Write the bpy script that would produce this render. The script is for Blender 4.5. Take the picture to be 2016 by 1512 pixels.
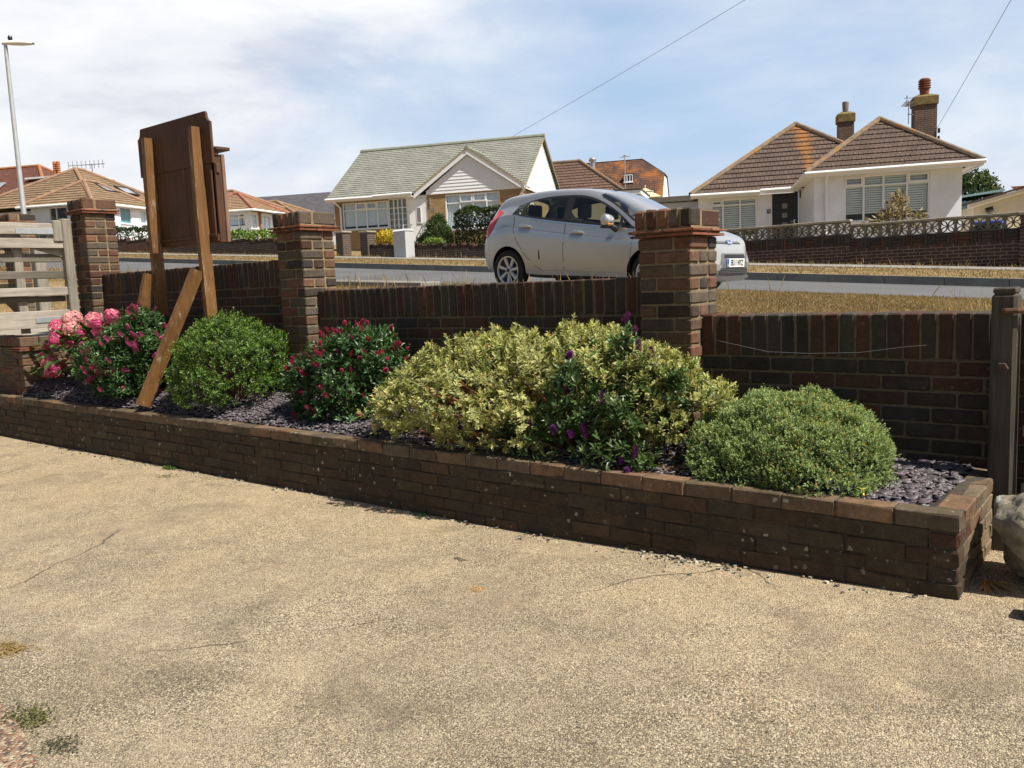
import bpy, bmesh, math, random
import numpy as np
from mathutils import Vector, Matrix
random.seed(7); RNG = np.random.default_rng(11)
R = math.radians
scene = bpy.context.scene
COL = scene.collection
for o in list(bpy.data.objects): bpy.data.objects.remove(o)

# ------------------------------------------------------------------ camera
EYE = 1.35
cd = bpy.data.cameras.new('camera'); cam = bpy.data.objects.new('camera', cd); COL.objects.link(cam)
F_PX, YAW, PIT, ROL = 1655.075, -38.80065, 6.86054, -2.40973
def cam_axes():
    y, p, r = R(YAW), R(PIT), R(ROL)
    fw = Vector((math.sin(y)*math.cos(p), math.cos(y)*math.cos(p), -math.sin(p)))
    ri = Vector((math.cos(y), -math.sin(y), 0)); up = ri.cross(fw)
    c, s = math.cos(r), math.sin(r)
    return c*ri + s*up, -s*ri + c*up, fw
_r, _u, _f = cam_axes()
M = Matrix((_r, _u, -_f)).transposed().to_4x4(); M.translation = (0, 0, EYE)
cam.matrix_world = M
cd.sensor_width = 36.0; cd.lens = 36.0*F_PX/2016.0
cd.clip_start = 0.05; cd.clip_end = 5000
scene.camera = cam

# ------------------------------------------------------------------ sun, sky, exposure
SUN_EL = 55.0
sd = Vector((math.cos(R(SUN_EL))*0.998, math.cos(R(SUN_EL))*0.06, math.sin(R(SUN_EL)))).normalized()
sl = bpy.data.lights.new('sun', 'SUN'); sl.energy = 4.8; sl.angle = R(0.53); sl.color = (1.0, 0.93, 0.80)
so = bpy.data.objects.new('sun', sl); COL.objects.link(so)
so.rotation_euler = sd.to_track_quat('Z', 'Y').to_euler(); so.location = (20, 2, 30)
scene.view_settings.view_transform = 'Standard'; scene.view_settings.look = 'None'
scene.view_settings.exposure = 0.55; scene.view_settings.gamma = 1.0
scene.view_settings.use_curve_mapping = False
scene.cycles.use_adaptive_sampling = True
scene.cycles.max_bounces = 8; scene.cycles.transparent_max_bounces = 16

class NT:
    """small node-tree helper"""
    def __init__(s, tree): s.t = tree; s.n = tree.nodes; s.l = tree.links
    def node(s, typ, **kw):
        n = s.n.new(typ)
        for k, v in kw.items():
            if k.startswith('i_'): n.inputs[k[2:].replace('_', ' ')].default_value = v
            else: setattr(n, k, v)
        return n
    def put(s, inp, val):
        if hasattr(val, 'node'): s.l.new(val, inp)
        else: inp.default_value = val
    def math(s, op, a, b=0.0, c=None, clamp=False):
        n = s.n.new('ShaderNodeMath'); n.operation = op; n.use_clamp = clamp
        s.put(n.inputs[0], a); s.put(n.inputs[1], b)
        if c is not None: s.put(n.inputs[2], c)
        return n.outputs[0]
    def mix(s, fac, a, b, mode='MIX'):
        n = s.n.new('ShaderNodeMix'); n.data_type = 'RGBA'; n.blend_type = mode
        s.put(n.inputs[0], fac)
        for i, v in ((6, a), (7, b)):
            if hasattr(v, 'node'): s.l.new(v, n.inputs[i])
            else: n.inputs[i].default_value = (*v, 1) if len(v) == 3 else v
        return n.outputs[2]
    def noise(s, vec, scale, detail=4, rough=0.55, dist=0.0, out=0):
        n = s.n.new('ShaderNodeTexNoise'); n.inputs['Scale'].default_value = scale
        n.inputs['Detail'].default_value = detail; n.inputs['Roughness'].default_value = rough
        n.inputs['Distortion'].default_value = dist
        if vec is not None: s.l.new(vec, n.inputs['Vector'])
        return n.outputs[out]
    def ramp(s, fac, stops):
        n = s.n.new('ShaderNodeValToRGB'); el = n.color_ramp.elements
        while len(el) < len(stops): el.new(0.5)
        for e, (p, c) in zip(el, stops):
            e.position = p; e.color = (*c, 1) if hasattr(c, '__len__') else (c, c, c, 1)
        s.put(n.inputs[0], fac); return n.outputs[0]
    def mapv(s, vec, scale=(1, 1, 1), rot=(0, 0, 0), loc=(0, 0, 0)):
        n = s.n.new('ShaderNodeMapping'); n.inputs['Scale'].default_value = scale
        n.inputs['Rotation'].default_value = rot; n.inputs['Location'].default_value = loc
        s.l.new(vec, n.inputs['Vector']); return n.outputs[0]

world = bpy.data.worlds.new('World'); scene.world = world; world.use_nodes = True
w = NT(world.node_tree); bg = w.n['Background']
sky = w.node('ShaderNodeTexSky', sky_type='NISHITA', sun_disc=False, sun_elevation=R(SUN_EL),
             sun_rotation=math.atan2(sd.x, sd.y), altitude=20.0, air_density=1.0, dust_density=1.6, ozone_density=1.2)
tc = w.node('ShaderNodeTexCoord').outputs['Generated']
sep = w.node('ShaderNodeSeparateXYZ'); w.l.new(tc, sep.inputs[0])
zz = w.math('MAXIMUM', sep.outputs[2], 0.0)
n1 = w.noise(w.mapv(tc, (1, 1, 2.6), loc=(0.35, 0.1, 0.2)), 2.5, 8, 0.56, 0.25)
n2 = w.noise(w.mapv(tc, (1, 1, 3.6), loc=(2.1, 0.7, 0.3)), 4.2, 7, 0.58, 0.2)
# the clear patch of sky lies towards north-north-west, a hand above the roofs
dv = w.node('ShaderNodeVectorMath', operation='DISTANCE')
w.l.new(w.mapv(tc, (1, 1, 2.2)), dv.inputs[0]); dv.inputs[1].default_value = (-0.44, 0.88, 0.36)
clear = w.math('MULTIPLY_ADD', dv.outputs['Value'], 1.85, -0.05)
thick = w.math('ADD', clear, w.math('MULTIPLY_ADD', n1, 1.7, -0.95))
hz = w.math('SUBTRACT', 1.0, w.math('MULTIPLY', zz, 5.5, clamp=True))
cov = w.ramp(w.math('ADD', thick, w.math('MULTIPLY', hz, 0.12)), [(0.0, 0.06), (0.42, 0.45), (0.80, 1.0)])
cov = w.math('MULTIPLY_ADD', cov, 0.94, 0.02, clamp=True)
shade = w.ramp(w.math('MULTIPLY_ADD', n2, 0.6, w.math('MULTIPLY', n1, 0.5)), [(0.40, (8.3, 8.6, 9.6)), (0.50, (10.3, 10.5, 11.1)), (0.62, (12.0, 12.0, 12.0))])
blue = w.ramp(zz, [(0.03, (8.8, 9.4, 10.5)), (0.14, (5.4, 7.5, 10.2)), (0.36, (3.4, 5.7, 9.2))])
# cloud and haze lie over the northern half of the sky; overhead and behind it is clear
bandz = w.math('MULTIPLY_ADD', zz, -2.6, 1.95, clamp=True)
bandy = w.math('MULTIPLY_ADD', sep.outputs[1], 1.6, 0.45, clamp=True)
clearsky = w.mix(1.0, sky.outputs[0], (1.07, 1.0, 0.95, 1), 'MULTIPLY')
w.l.new(w.mix(w.math('MULTIPLY', bandz, bandy), clearsky, w.mix(cov, blue, shade)), bg.inputs['Color'])
bg.inputs['Strength'].default_value = 0.058

# ------------------------------------------------------------------ materials
MATS = {}
def mat(name, col=(0.5, 0.5, 0.5), rough=0.6, var=0.0, vscale=8.0, bump=0.0, bscale=40.0, metal=0.0, spec=0.4,
        stretch=(1, 1, 1), attr=False, coord='Object', coat=0.0, spots=None, spotscale=25.0, spotlo=0.66):
    if name in MATS: return MATS[name]
    m = bpy.data.materials.new(name); m.use_nodes = True; t = NT(m.node_tree); b = t.n['Principled BSDF']
    b.inputs['Roughness'].default_value = rough; b.inputs['Metallic'].default_value = metal
    b.inputs['Specular IOR Level'].default_value = spec; b.inputs['Coat Weight'].default_value = coat
    co = t.node('ShaderNodeTexCoord').outputs[coord]
    c = (*col, 1)
    if attr: c = t.node('ShaderNodeAttribute', attribute_name='Col').outputs['Color']
    if var > 0:
        n = t.noise(t.mapv(co, stretch), vscale, 6, 0.6)
        g = t.ramp(n, [(0.25, 1-var), (0.75, 1+var)])
        c = t.mix(1.0, c, g, 'MULTIPLY')
    if spots:
        n = t.noise(co, spotscale, 4, 0.65)
        c = t.mix(t.ramp(n, [(spotlo, 0.0), (spotlo+0.05, 1.0)]), c, spots)
    if hasattr(c, 'node'): t.l.new(c, b.inputs['Base Color'])
    else: b.inputs['Base Color'].default_value = c
    if bump > 0:
        bn = t.node('ShaderNodeBump'); bn.inputs['Strength'].default_value = bump; bn.inputs['Distance'].default_value = 0.01
        t.l.new(t.noise(t.mapv(co, stretch), bscale, 5, 0.6), bn.inputs['Height']); t.l.new(bn.outputs[0], b.inputs['Normal'])
    MATS[name] = m; return m

def leaf_mat(name, rough=0.42, trans=0.28, spec=0.45):
    m = bpy.data.materials.new(name); m.use_nodes = True; t = NT(m.node_tree); b = t.n['Principled BSDF']
    c = t.node('ShaderNodeAttribute', attribute_name='Col').outputs['Color']
    t.l.new(c, b.inputs['Base Color']); b.inputs['Roughness'].default_value = rough; b.inputs['Specular IOR Level'].default_value = spec
    tr = t.node('ShaderNodeBsdfTranslucent'); t.l.new(t.mix(1.0, c, (1.25, 1.2, 0.6, 1), 'MULTIPLY'), tr.inputs[0])
    mx = t.node('ShaderNodeMixShader'); mx.inputs[0].default_value = trans
    t.l.new(b.outputs[0], mx.inputs[1]); t.l.new(tr.outputs[0], mx.inputs[2]); t.l.new(mx.outputs[0], t.n['Material Output'].inputs[0])
    return m

def glass_mat(name, tint=(0.55, 0.6, 0.6), refl=1.0):
    m = bpy.data.materials.new(name); m.use_nodes = True; t = NT(m.node_tree)
    t.n.remove(t.n['Principled BSDF'])
    tr = t.node('ShaderNodeBsdfTransparent'); tr.inputs[0].default_value = (*tint, 1)
    gl = t.node('ShaderNodeBsdfGlossy'); gl.inputs['Roughness'].default_value = 0.03
    lw = t.node('ShaderNodeLayerWeight'); lw.inputs[0].default_value = 0.5
    fres = t.math('MULTIPLY_ADD', t.math('POWER', lw.outputs['Facing'], 4.0), 0.9, 0.045)
    mx = t.node('ShaderNodeMixShader'); t.l.new(t.math('MULTIPLY', fres, refl, clamp=True), mx.inputs[0])
    t.l.new(tr.outputs[0], mx.inputs[1]); t.l.new(gl.outputs[0], mx.inputs[2]); t.l.new(mx.outputs[0], t.n['Material Output'].inputs[0])
    return m

def brickwork_mat(name, c1, c2, mortar, bw=0.225, bh=0.075, ms=0.011, bump=0.5, var=0.25, offset=0.5):
    """small scale brick or tile pattern for far walls, on the metric UV"""
    m = bpy.data.materials.new(name); m.use_nodes = True; t = NT(m.node_tree); b = t.n['Principled BSDF']
    uv = t.node('ShaderNodeTexCoord').outputs['UV']
    br = t.node('ShaderNodeTexBrick', offset=offset)
    for k, v in (('Scale', 1.0), ('Mortar Size', ms), ('Mortar Smooth', 0.15), ('Brick Width', bw), ('Row Height', bh), ('Bias', -0.1)): br.inputs[k].default_value = v
    br.inputs['Color1'].default_value = (*c1, 1); br.inputs['Color2'].default_value = (*c2, 1); br.inputs['Mortar'].default_value = (*mortar, 1)
    t.l.new(uv, br.inputs['Vector'])
    g = t.ramp(t.noise(uv, 3.0, 6, 0.65), [(0.25, 1-var), (0.75, 1+var)])
    g2 = t.ramp(t.noise(uv, 30.0, 3, 0.6), [(0.25, 1-var*0.6), (0.75, 1+var*0.6)])
    t.l.new(t.mix(1.0, t.mix(1.0, br.outputs[0], g, 'MULTIPLY'), g2, 'MULTIPLY'), b.inputs['Base Color'])
    b.inputs['Roughness'].default_value = 0.85; b.inputs['Specular IOR Level'].default_value = 0.2
    bn = t.node('ShaderNodeBump'); bn.inputs['Strength'].default_value = bump; bn.inputs['Distance'].default_value = 0.01; bn.invert = True
    t.l.new(br.outputs['Fac'], bn.inputs['Height']); t.l.new(bn.outputs[0], b.inputs['Normal'])
    return m

def roof_mat(name, c1, c2, gap, bw=0.3, bh=0.32, lichen=None, lich_lo=0.55, lscale=0.9, grad=None, ms=0.012):
    """interlocking tiles: brick pattern on the metric UV with rust-orange lichen in patches of its own shape"""
    m = bpy.data.materials.new(name); m.use_nodes = True; t = NT(m.node_tree); b = t.n['Principled BSDF']
    tcn = t.node('ShaderNodeTexCoord'); uv = tcn.outputs['UV']
    br = t.node('ShaderNodeTexBrick', offset=0.5)
    for k, v in (('Scale', 1.0), ('Mortar Size', ms), ('Mortar Smooth', 0.3), ('Brick Width', bw), ('Row Height', bh), ('Bias', 0.0)): br.inputs[k].default_value = v
    br.inputs['Color1'].default_value = (*c1, 1); br.inputs['Color2'].default_value = (*c2, 1); br.inputs['Mortar'].default_value = (*gap, 1)
    t.l.new(uv, br.inputs['Vector'])
    c = t.mix(1.0, br.outputs[0], t.ramp(t.noise(uv, 1.1, 6, 0.7), [(0.25, 0.72), (0.75, 1.28)]), 'MULTIPLY')
    c = t.mix(1.0, c, t.ramp(t.noise(uv, 14.0, 4, 0.7), [(0.25, 0.72), (0.75, 1.28)]), 'MULTIPLY')
    c = t.mix(t.ramp(t.noise(uv, 9.0, 3, 0.7), [(0.68, 0.0), (0.74, 0.55)]), c, (0.42, 0.40, 0.34))
    if lichen:
        f = t.noise(uv, lscale, 6, 0.72, 0.3)
        if grad: # streak below a ridge piece: centre u, half width, v lower limit (object space of the roof)
            ox, wd, zlo = grad
            sp = t.node('ShaderNodeSeparateXYZ'); t.l.new(tcn.outputs['Object'], sp.inputs[0])
            d = t.math('ABSOLUTE', t.math('SUBTRACT', sp.outputs[0], ox))
            k = t.math('SUBTRACT', 1.0, t.math('DIVIDE', d, wd), clamp=True)
            k2 = t.math('MULTIPLY_ADD', t.math('SUBTRACT', sp.outputs[2], zlo), 0.35, 0.0, clamp=True)
            f = t.math('ADD', t.math('MULTIPLY', f, 0.62), t.math('ADD', t.math('MULTIPLY', k, 0.38), t.math('MULTIPLY', k2, 0.22)))
        c = t.mix(t.ramp(f, [(lich_lo, 0.0), (lich_lo+0.14, 0.85)]), c, lichen)
    t.l.new(c, b.inputs['Base Color']); b.inputs['Roughness'].default_value = 0.85; b.inputs['Specular IOR Level'].default_value = 0.25
    bn = t.node('ShaderNodeBump'); bn.inputs['Strength'].default_value = 0.6; bn.inputs['Distance'].default_value = 0.02; bn.invert = True
    t.l.new(br.outputs['Fac'], bn.inputs['Height']); t.l.new(bn.outputs[0], b.inputs['Normal'])
    return m

def concrete_mat():
    m = bpy.data.materials.new('exposed_aggregate_concrete'); m.use_nodes = True; t = NT(m.node_tree); b = t.n['Principled BSDF']
    co = t.node('ShaderNodeTexCoord').outputs['Object']
    big = t.noise(co, 0.9, 6, 0.62, 0.4)
    mid = t.noise(co, 5.0, 6, 0.65)
    base = t.ramp(big, [(0.34, (0.185, 0.150, 0.106)), (0.48, (0.325, 0.262, 0.182)), (0.62, (0.44, 0.356, 0.246))])
    # sand washed to the low side along the planter
    gx = t.node('ShaderNodeSeparateXYZ'); t.l.new(co, gx.inputs[0])
    g = t.math('ADD', t.math('MULTIPLY', gx.outputs[1], 0.30), t.math('MULTIPLY', gx.outputs[0], -0.10))
    g = t.math('ADD', g, t.math('MULTIPLY_ADD', t.noise(co, 1.1, 6, 0.65, 0.5), 1.6, -1.50))
    base = t.mix(t.ramp(g, [(-0.0, 0.0), (0.65, 0.85)]), base, (0.53, 0.40, 0.245))
    base = t.mix(1.0, base, t.ramp(mid, [(0.25, 0.68), (0.75, 1.26)]), 'MULTIPLY')
    base = t.mix(1.0, base, t.ramp(t.noise(co, 24, 5, 0.7), [(0.28, 0.72), (0.72, 1.24)]), 'MULTIPLY')
    # stones of the aggregate
    v1 = t.node('ShaderNodeTexVoronoi', feature='F1'); v1.inputs['Scale'].default_value = 185.0; t.l.new(co, v1.inputs['Vector'])
    v2 = t.node('ShaderNodeTexVoronoi', feature='F1'); v2.inputs['Scale'].default_value = 340.0; t.l.new(co, v2.inputs['Vector'])
    sp = t.node('ShaderNodeSeparateColor'); t.l.new(v1.outputs['Color'], sp.inputs[0])
    sp2 = t.node('ShaderNodeSeparateColor'); t.l.new(v2.outputs['Color'], sp2.inputs[0])
    wear = t.ramp(t.noise(co, 1.6, 5, 0.6, 0.3), [(0.36, 0.30), (0.62, 0.95)])
    lite = t.math('MULTIPLY', t.ramp(sp.outputs[0], [(0.72, 0.0), (0.75, 0.95)]), wear)
    c = t.mix(lite, base, (0.72, 0.63, 0.46))
    dark = t.math('MULTIPLY', t.ramp(sp.outputs[1], [(0.64, 0.0), (0.68, 0.82)]), wear)
    c = t.mix(dark, c, (0.052, 0.043, 0.032))
    c = t.mix(t.math('MULTIPLY', t.ramp(sp.outputs[2], [(0.972, 0.0), (0.976, 1.0)]), 0.6), c, (0.30, 0.15, 0.08))
    c = t.mix(t.math('MULTIPLY', t.ramp(sp2.outputs[0], [(0.70, 0.0), (0.74, 0.8)]), 0.9), c, (0.075, 0.062, 0.046))
    c = t.mix(t.math('MULTIPLY', t.ramp(sp2.outputs[1], [(0.78, 0.0), (0.82, 0.75)]), 0.8), c, (0.62, 0.53, 0.37))
    # pale worn patches, dark damp stains and hairline cracks
    c = t.mix(t.ramp(t.noise(co, 2.6, 8, 0.75, 0.6), [(0.62, 0.0), (0.72, 0.55)]), c, (0.56, 0.475, 0.335))
    c = t.mix(t.ramp(t.noise(t.mapv(co, (1, 1, 1), loc=(7, 3, 0)), 1.4, 8, 0.72, 0.8), [(0.52, 0.0), (0.68, 0.48)]), c, (0.115, 0.098, 0.075))
    vc = t.node('ShaderNodeTexVoronoi', feature='DISTANCE_TO_EDGE'); vc.inputs['Scale'].default_value = 0.42
    wv = t.node('ShaderNodeVectorMath', operation='ADD'); nz = t.node('ShaderNodeTexNoise'); nz.inputs['Scale'].default_value = 3.0; nz.inputs['Detail'].default_value = 8
    t.l.new(co, nz.inputs['Vector']); sc = t.node('ShaderNodeVectorMath', operation='SCALE'); sc.inputs['Scale'].default_value = 0.28
    t.l.new(nz.outputs['Color'], sc.inputs[0]); t.l.new(co, wv.inputs[0]); t.l.new(sc.outputs[0], wv.inputs[1]); t.l.new(wv.outputs[0], vc.inputs['Vector'])
    crack = t.math('MULTIPLY', t.ramp(vc.outputs['Distance'], [(0.0, 1.0), (0.0035, 0.0)]), t.ramp(t.noise(co, 0.7, 2, 0.5), [(0.50, 0.0), (0.56, 0.9)]))
    c = t.mix(crack, c, (0.05, 0.04, 0.03))
    t.l.new(c, b.inputs['Base Color']); b.inputs['Roughness'].default_value = 0.9; b.inputs['Specular IOR Level'].default_value = 0.25
    h = t.math('ADD', t.math('MULTIPLY', v1.outputs['Distance'], -0.6), t.math('MULTIPLY', v2.outputs['Distance'], -0.35))
    h = t.math('ADD', h, t.math('MULTIPLY', mid, 0.8))
    bn = t.node('ShaderNodeBump'); bn.inputs['Strength'].default_value = 0.75; bn.inputs['Distance'].default_value = 0.012
    t.l.new(h, bn.inputs['Height']); t.l.new(bn.outputs[0], b.inputs['Normal'])
    return m

def ground_mat():
    m = bpy.data.materials.new('parched_turf'); m.use_nodes = True; t = NT(m.node_tree); b = t.n['Principled BSDF']
    co = t.node('ShaderNodeTexCoord').outputs['Object']
    c = t.ramp(t.noise(co, 1.3, 8, 0.7, 0.4), [(0.28, (0.13, 0.09, 0.045)), (0.48, (0.24, 0.17, 0.085)), (0.60, (0.33, 0.25, 0.14)), (0.72, (0.14, 0.135, 0.055))])
    c = t.mix(1.0, c, t.ramp(t.noise(t.mapv(co, (1, 2.2, 1)), 16, 6, 0.7), [(0.25, 0.55), (0.75, 1.4)]), 'MULTIPLY')
    t.l.new(c, b.inputs['Base Color']); b.inputs['Roughness'].default_value = 0.95; b.inputs['Specular IOR Level'].default_value = 0.1
    bn = t.node('ShaderNodeBump'); bn.inputs['Strength'].default_value = 0.9; bn.inputs['Distance'].default_value = 0.04
    t.l.new(t.noise(co, 22, 5, 0.7), bn.inputs['Height']); t.l.new(bn.outputs[0], b.inputs['Normal'])
    return m

def near_brick_mat(name, lichen=0.0, moss=0.0):
    m = bpy.data.materials.new(name); m.use_nodes = True; t = NT(m.node_tree); b = t.n['Principled BSDF']
    co = t.node('ShaderNodeTexCoord').outputs['Object']
    c = t.node('ShaderNodeAttribute', attribute_name='Col').outputs['Color']
    c = t.mix(1.0, c, t.ramp(t.noise(co, 26, 6, 0.7), [(0.25, 0.62), (0.75, 1.38)]), 'MULTIPLY')
    c = t.mix(1.0, c, t.ramp(t.noise(co, 3.5, 4, 0.6), [(0.3, 0.75), (0.7, 1.2)]), 'MULTIPLY')
    c = t.mix(t.ramp(t.noise(co, 75, 3, 0.6), [(0.66, 0.0), (0.70, 0.85)]), c, (0.035, 0.028, 0.024))
    if moss: c = t.mix(t.math('MULTIPLY', t.ramp(t.noise(co, 9, 6, 0.7), [(0.50, 0.0), (0.70, 1.0)]), moss), c, (0.060, 0.050, 0.030))
    if lichen:
        v = t.node('ShaderNodeTexVoronoi', feature='F1'); v.inputs['Scale'].default_value = 22.0
        wv = t.node('ShaderNodeVectorMath', operation='ADD'); nz = t.node('ShaderNodeTexNoise'); nz.inputs['Scale'].default_value = 40.0
        t.l.new(co, nz.inputs['Vector']); sc = t.node('ShaderNodeVectorMath', operation='SCALE'); sc.inputs['Scale'].default_value = 0.03
        t.l.new(nz.outputs['Color'], sc.inputs[0]); t.l.new(co, wv.inputs[0]); t.l.new(sc.outputs[0], wv.inputs[1]); t.l.new(wv.outputs[0], v.inputs['Vector'])
        sx = t.node('ShaderNodeSeparateColor'); t.l.new(v.outputs['Color'], sx.inputs[0])
        d = t.ramp(t.math('SUBTRACT', t.math('MULTIPLY', sx.outputs[0], 0.30), v.outputs['Distance']), [(0.02, 0.0), (0.05, 1.0)])
        d = t.math('MULTIPLY', d, t.ramp(t.noise(co, 2.2, 3, 0.6), [(0.44, 0.0), (0.58, lichen)]))
        c = t.mix(d, c, (0.30, 0.29, 0.25))
        c = t.mix(t.ramp(t.noise(co, 130, 2, 0.5), [(0.70, 0.0), (0.73, 0.5*lichen)]), c, (0.26, 0.25, 0.21))
        c = t.mix(t.ramp(t.noise(t.mapv(co, (1, 1, 1), loc=(3, 8, 1)), 7, 7, 0.75, 0.5), [(0.60, 0.0), (0.72, 0.45*lichen)]), c, (0.14, 0.125, 0.098))
    t.l.new(c, b.inputs['Base Color']); b.inputs['Roughness'].default_value = 0.82; b.inputs['Specular IOR Level'].default_value = 0.3
    bn = t.node('ShaderNodeBump'); bn.inputs['Strength'].default_value = 0.55; bn.inputs['Distance'].default_value = 0.006
    t.l.new(t.noise(co, 60, 6, 0.7), bn.inputs['Height']); t.l.new(bn.outputs[0], b.inputs['Normal'])
    return m

def wood_mat(name, c1, c2, axis=2, rough=0.7, wear=None, wear_lo=0.6):
    m = bpy.data.materials.new(name); m.use_nodes = True; t = NT(m.node_tree); b = t.n['Principled BSDF']
    co = t.node('ShaderNodeTexCoord').outputs['Object']
    s = [14.0, 14.0, 14.0]; s[axis] = 0.9
    n = t.noise(t.mapv(co, s), 3.2, 7, 0.62, 0.6)
    c = t.ramp(n, [(0.25, c1), (0.70, c2)])
    c = t.mix(1.0, c, t.ramp(t.noise(co, 2.6, 5, 0.6), [(0.3, 0.74), (0.7, 1.22)]), 'MULTIPLY')
    s2 = [30.0, 30.0, 30.0]; s2[axis] = 1.2
    c = t.mix(t.ramp(t.noise(t.mapv(co, s2), 3.0, 3, 0.5), [(0.66, 0.0), (0.72, 0.6)]), c, tuple(x*0.35 for x in c1))
    if wear:
        s3 = [9.0, 9.0, 9.0]; s3[axis] = 1.6
        c = t.mix(t.ramp(t.noise(t.mapv(co, s3), 2.2, 7, 0.75), [(wear_lo, 0.0), (wear_lo+0.08, 0.8)]), c, wear)
    t.l.new(c, b.inputs['Base Color']); b.inputs['Roughness'].default_value = rough; b.inputs['Specular IOR Level'].default_value = 0.3
    bn = t.node('ShaderNodeBump'); bn.inputs['Strength'].default_value = 0.4; bn.inputs['Distance'].default_value = 0.004
    t.l.new(n, bn.inputs['Height']); t.l.new(bn.outputs[0], b.inputs['Normal'])
    return m

# ------------------------------------------------------------------ mesh helpers
def _cb():
    V = {}; lst = []
    for sx in (-1, 1):
        for sy in (-1, 1):
            for sz in (-1, 1):
                for k in range(3): V[(sx, sy, sz, k)] = len(lst); lst.append((sx, sy, sz, k))
    Fs = []
    for k in range(3):
        o = [a for a in range(3) if a != k]
        for s in (-1, 1):
            q = []
            for a, b in ((-1, -1), (1, -1), (1, 1), (-1, 1)):
                c = [0, 0, 0]; c[k] = s; c[o[0]] = a; c[o[1]] = b; q.append(V[(*c, k)])
            Fs.append(q)
        for a in (-1, 1):
            for b in (-1, 1):
                c0 = [0, 0, 0]; c0[o[0]] = a; c0[o[1]] = b; c1 = list(c0); c0[k] = -1; c1[k] = 1
                Fs.append([V[(*c0, o[0])], V[(*c1, o[0])], V[(*c1, o[1])], V[(*c0, o[1])]])
    for sx in (-1, 1):
        for sy in (-1, 1):
            for sz in (-1, 1): Fs.append([V[(sx, sy, sz, k)] for k in range(3)])
    S = np.array([l[:3] for l in lst], float); K = np.array([l[3] for l in lst])
    P = S*1.0
    for i, k in enumerate(K):
        for a in range(3):
            if a != k: P[i, a] *= 0.8
    out = []
    for f in Fs:
        p = P[f]; n = np.cross(p[1]-p[0], p[2]-p[0])
        out.append(f if n @ p.mean(0) > 0 else f[::-1])
    return S, K, out
CB_S, CB_K, CB_F = _cb()

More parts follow.
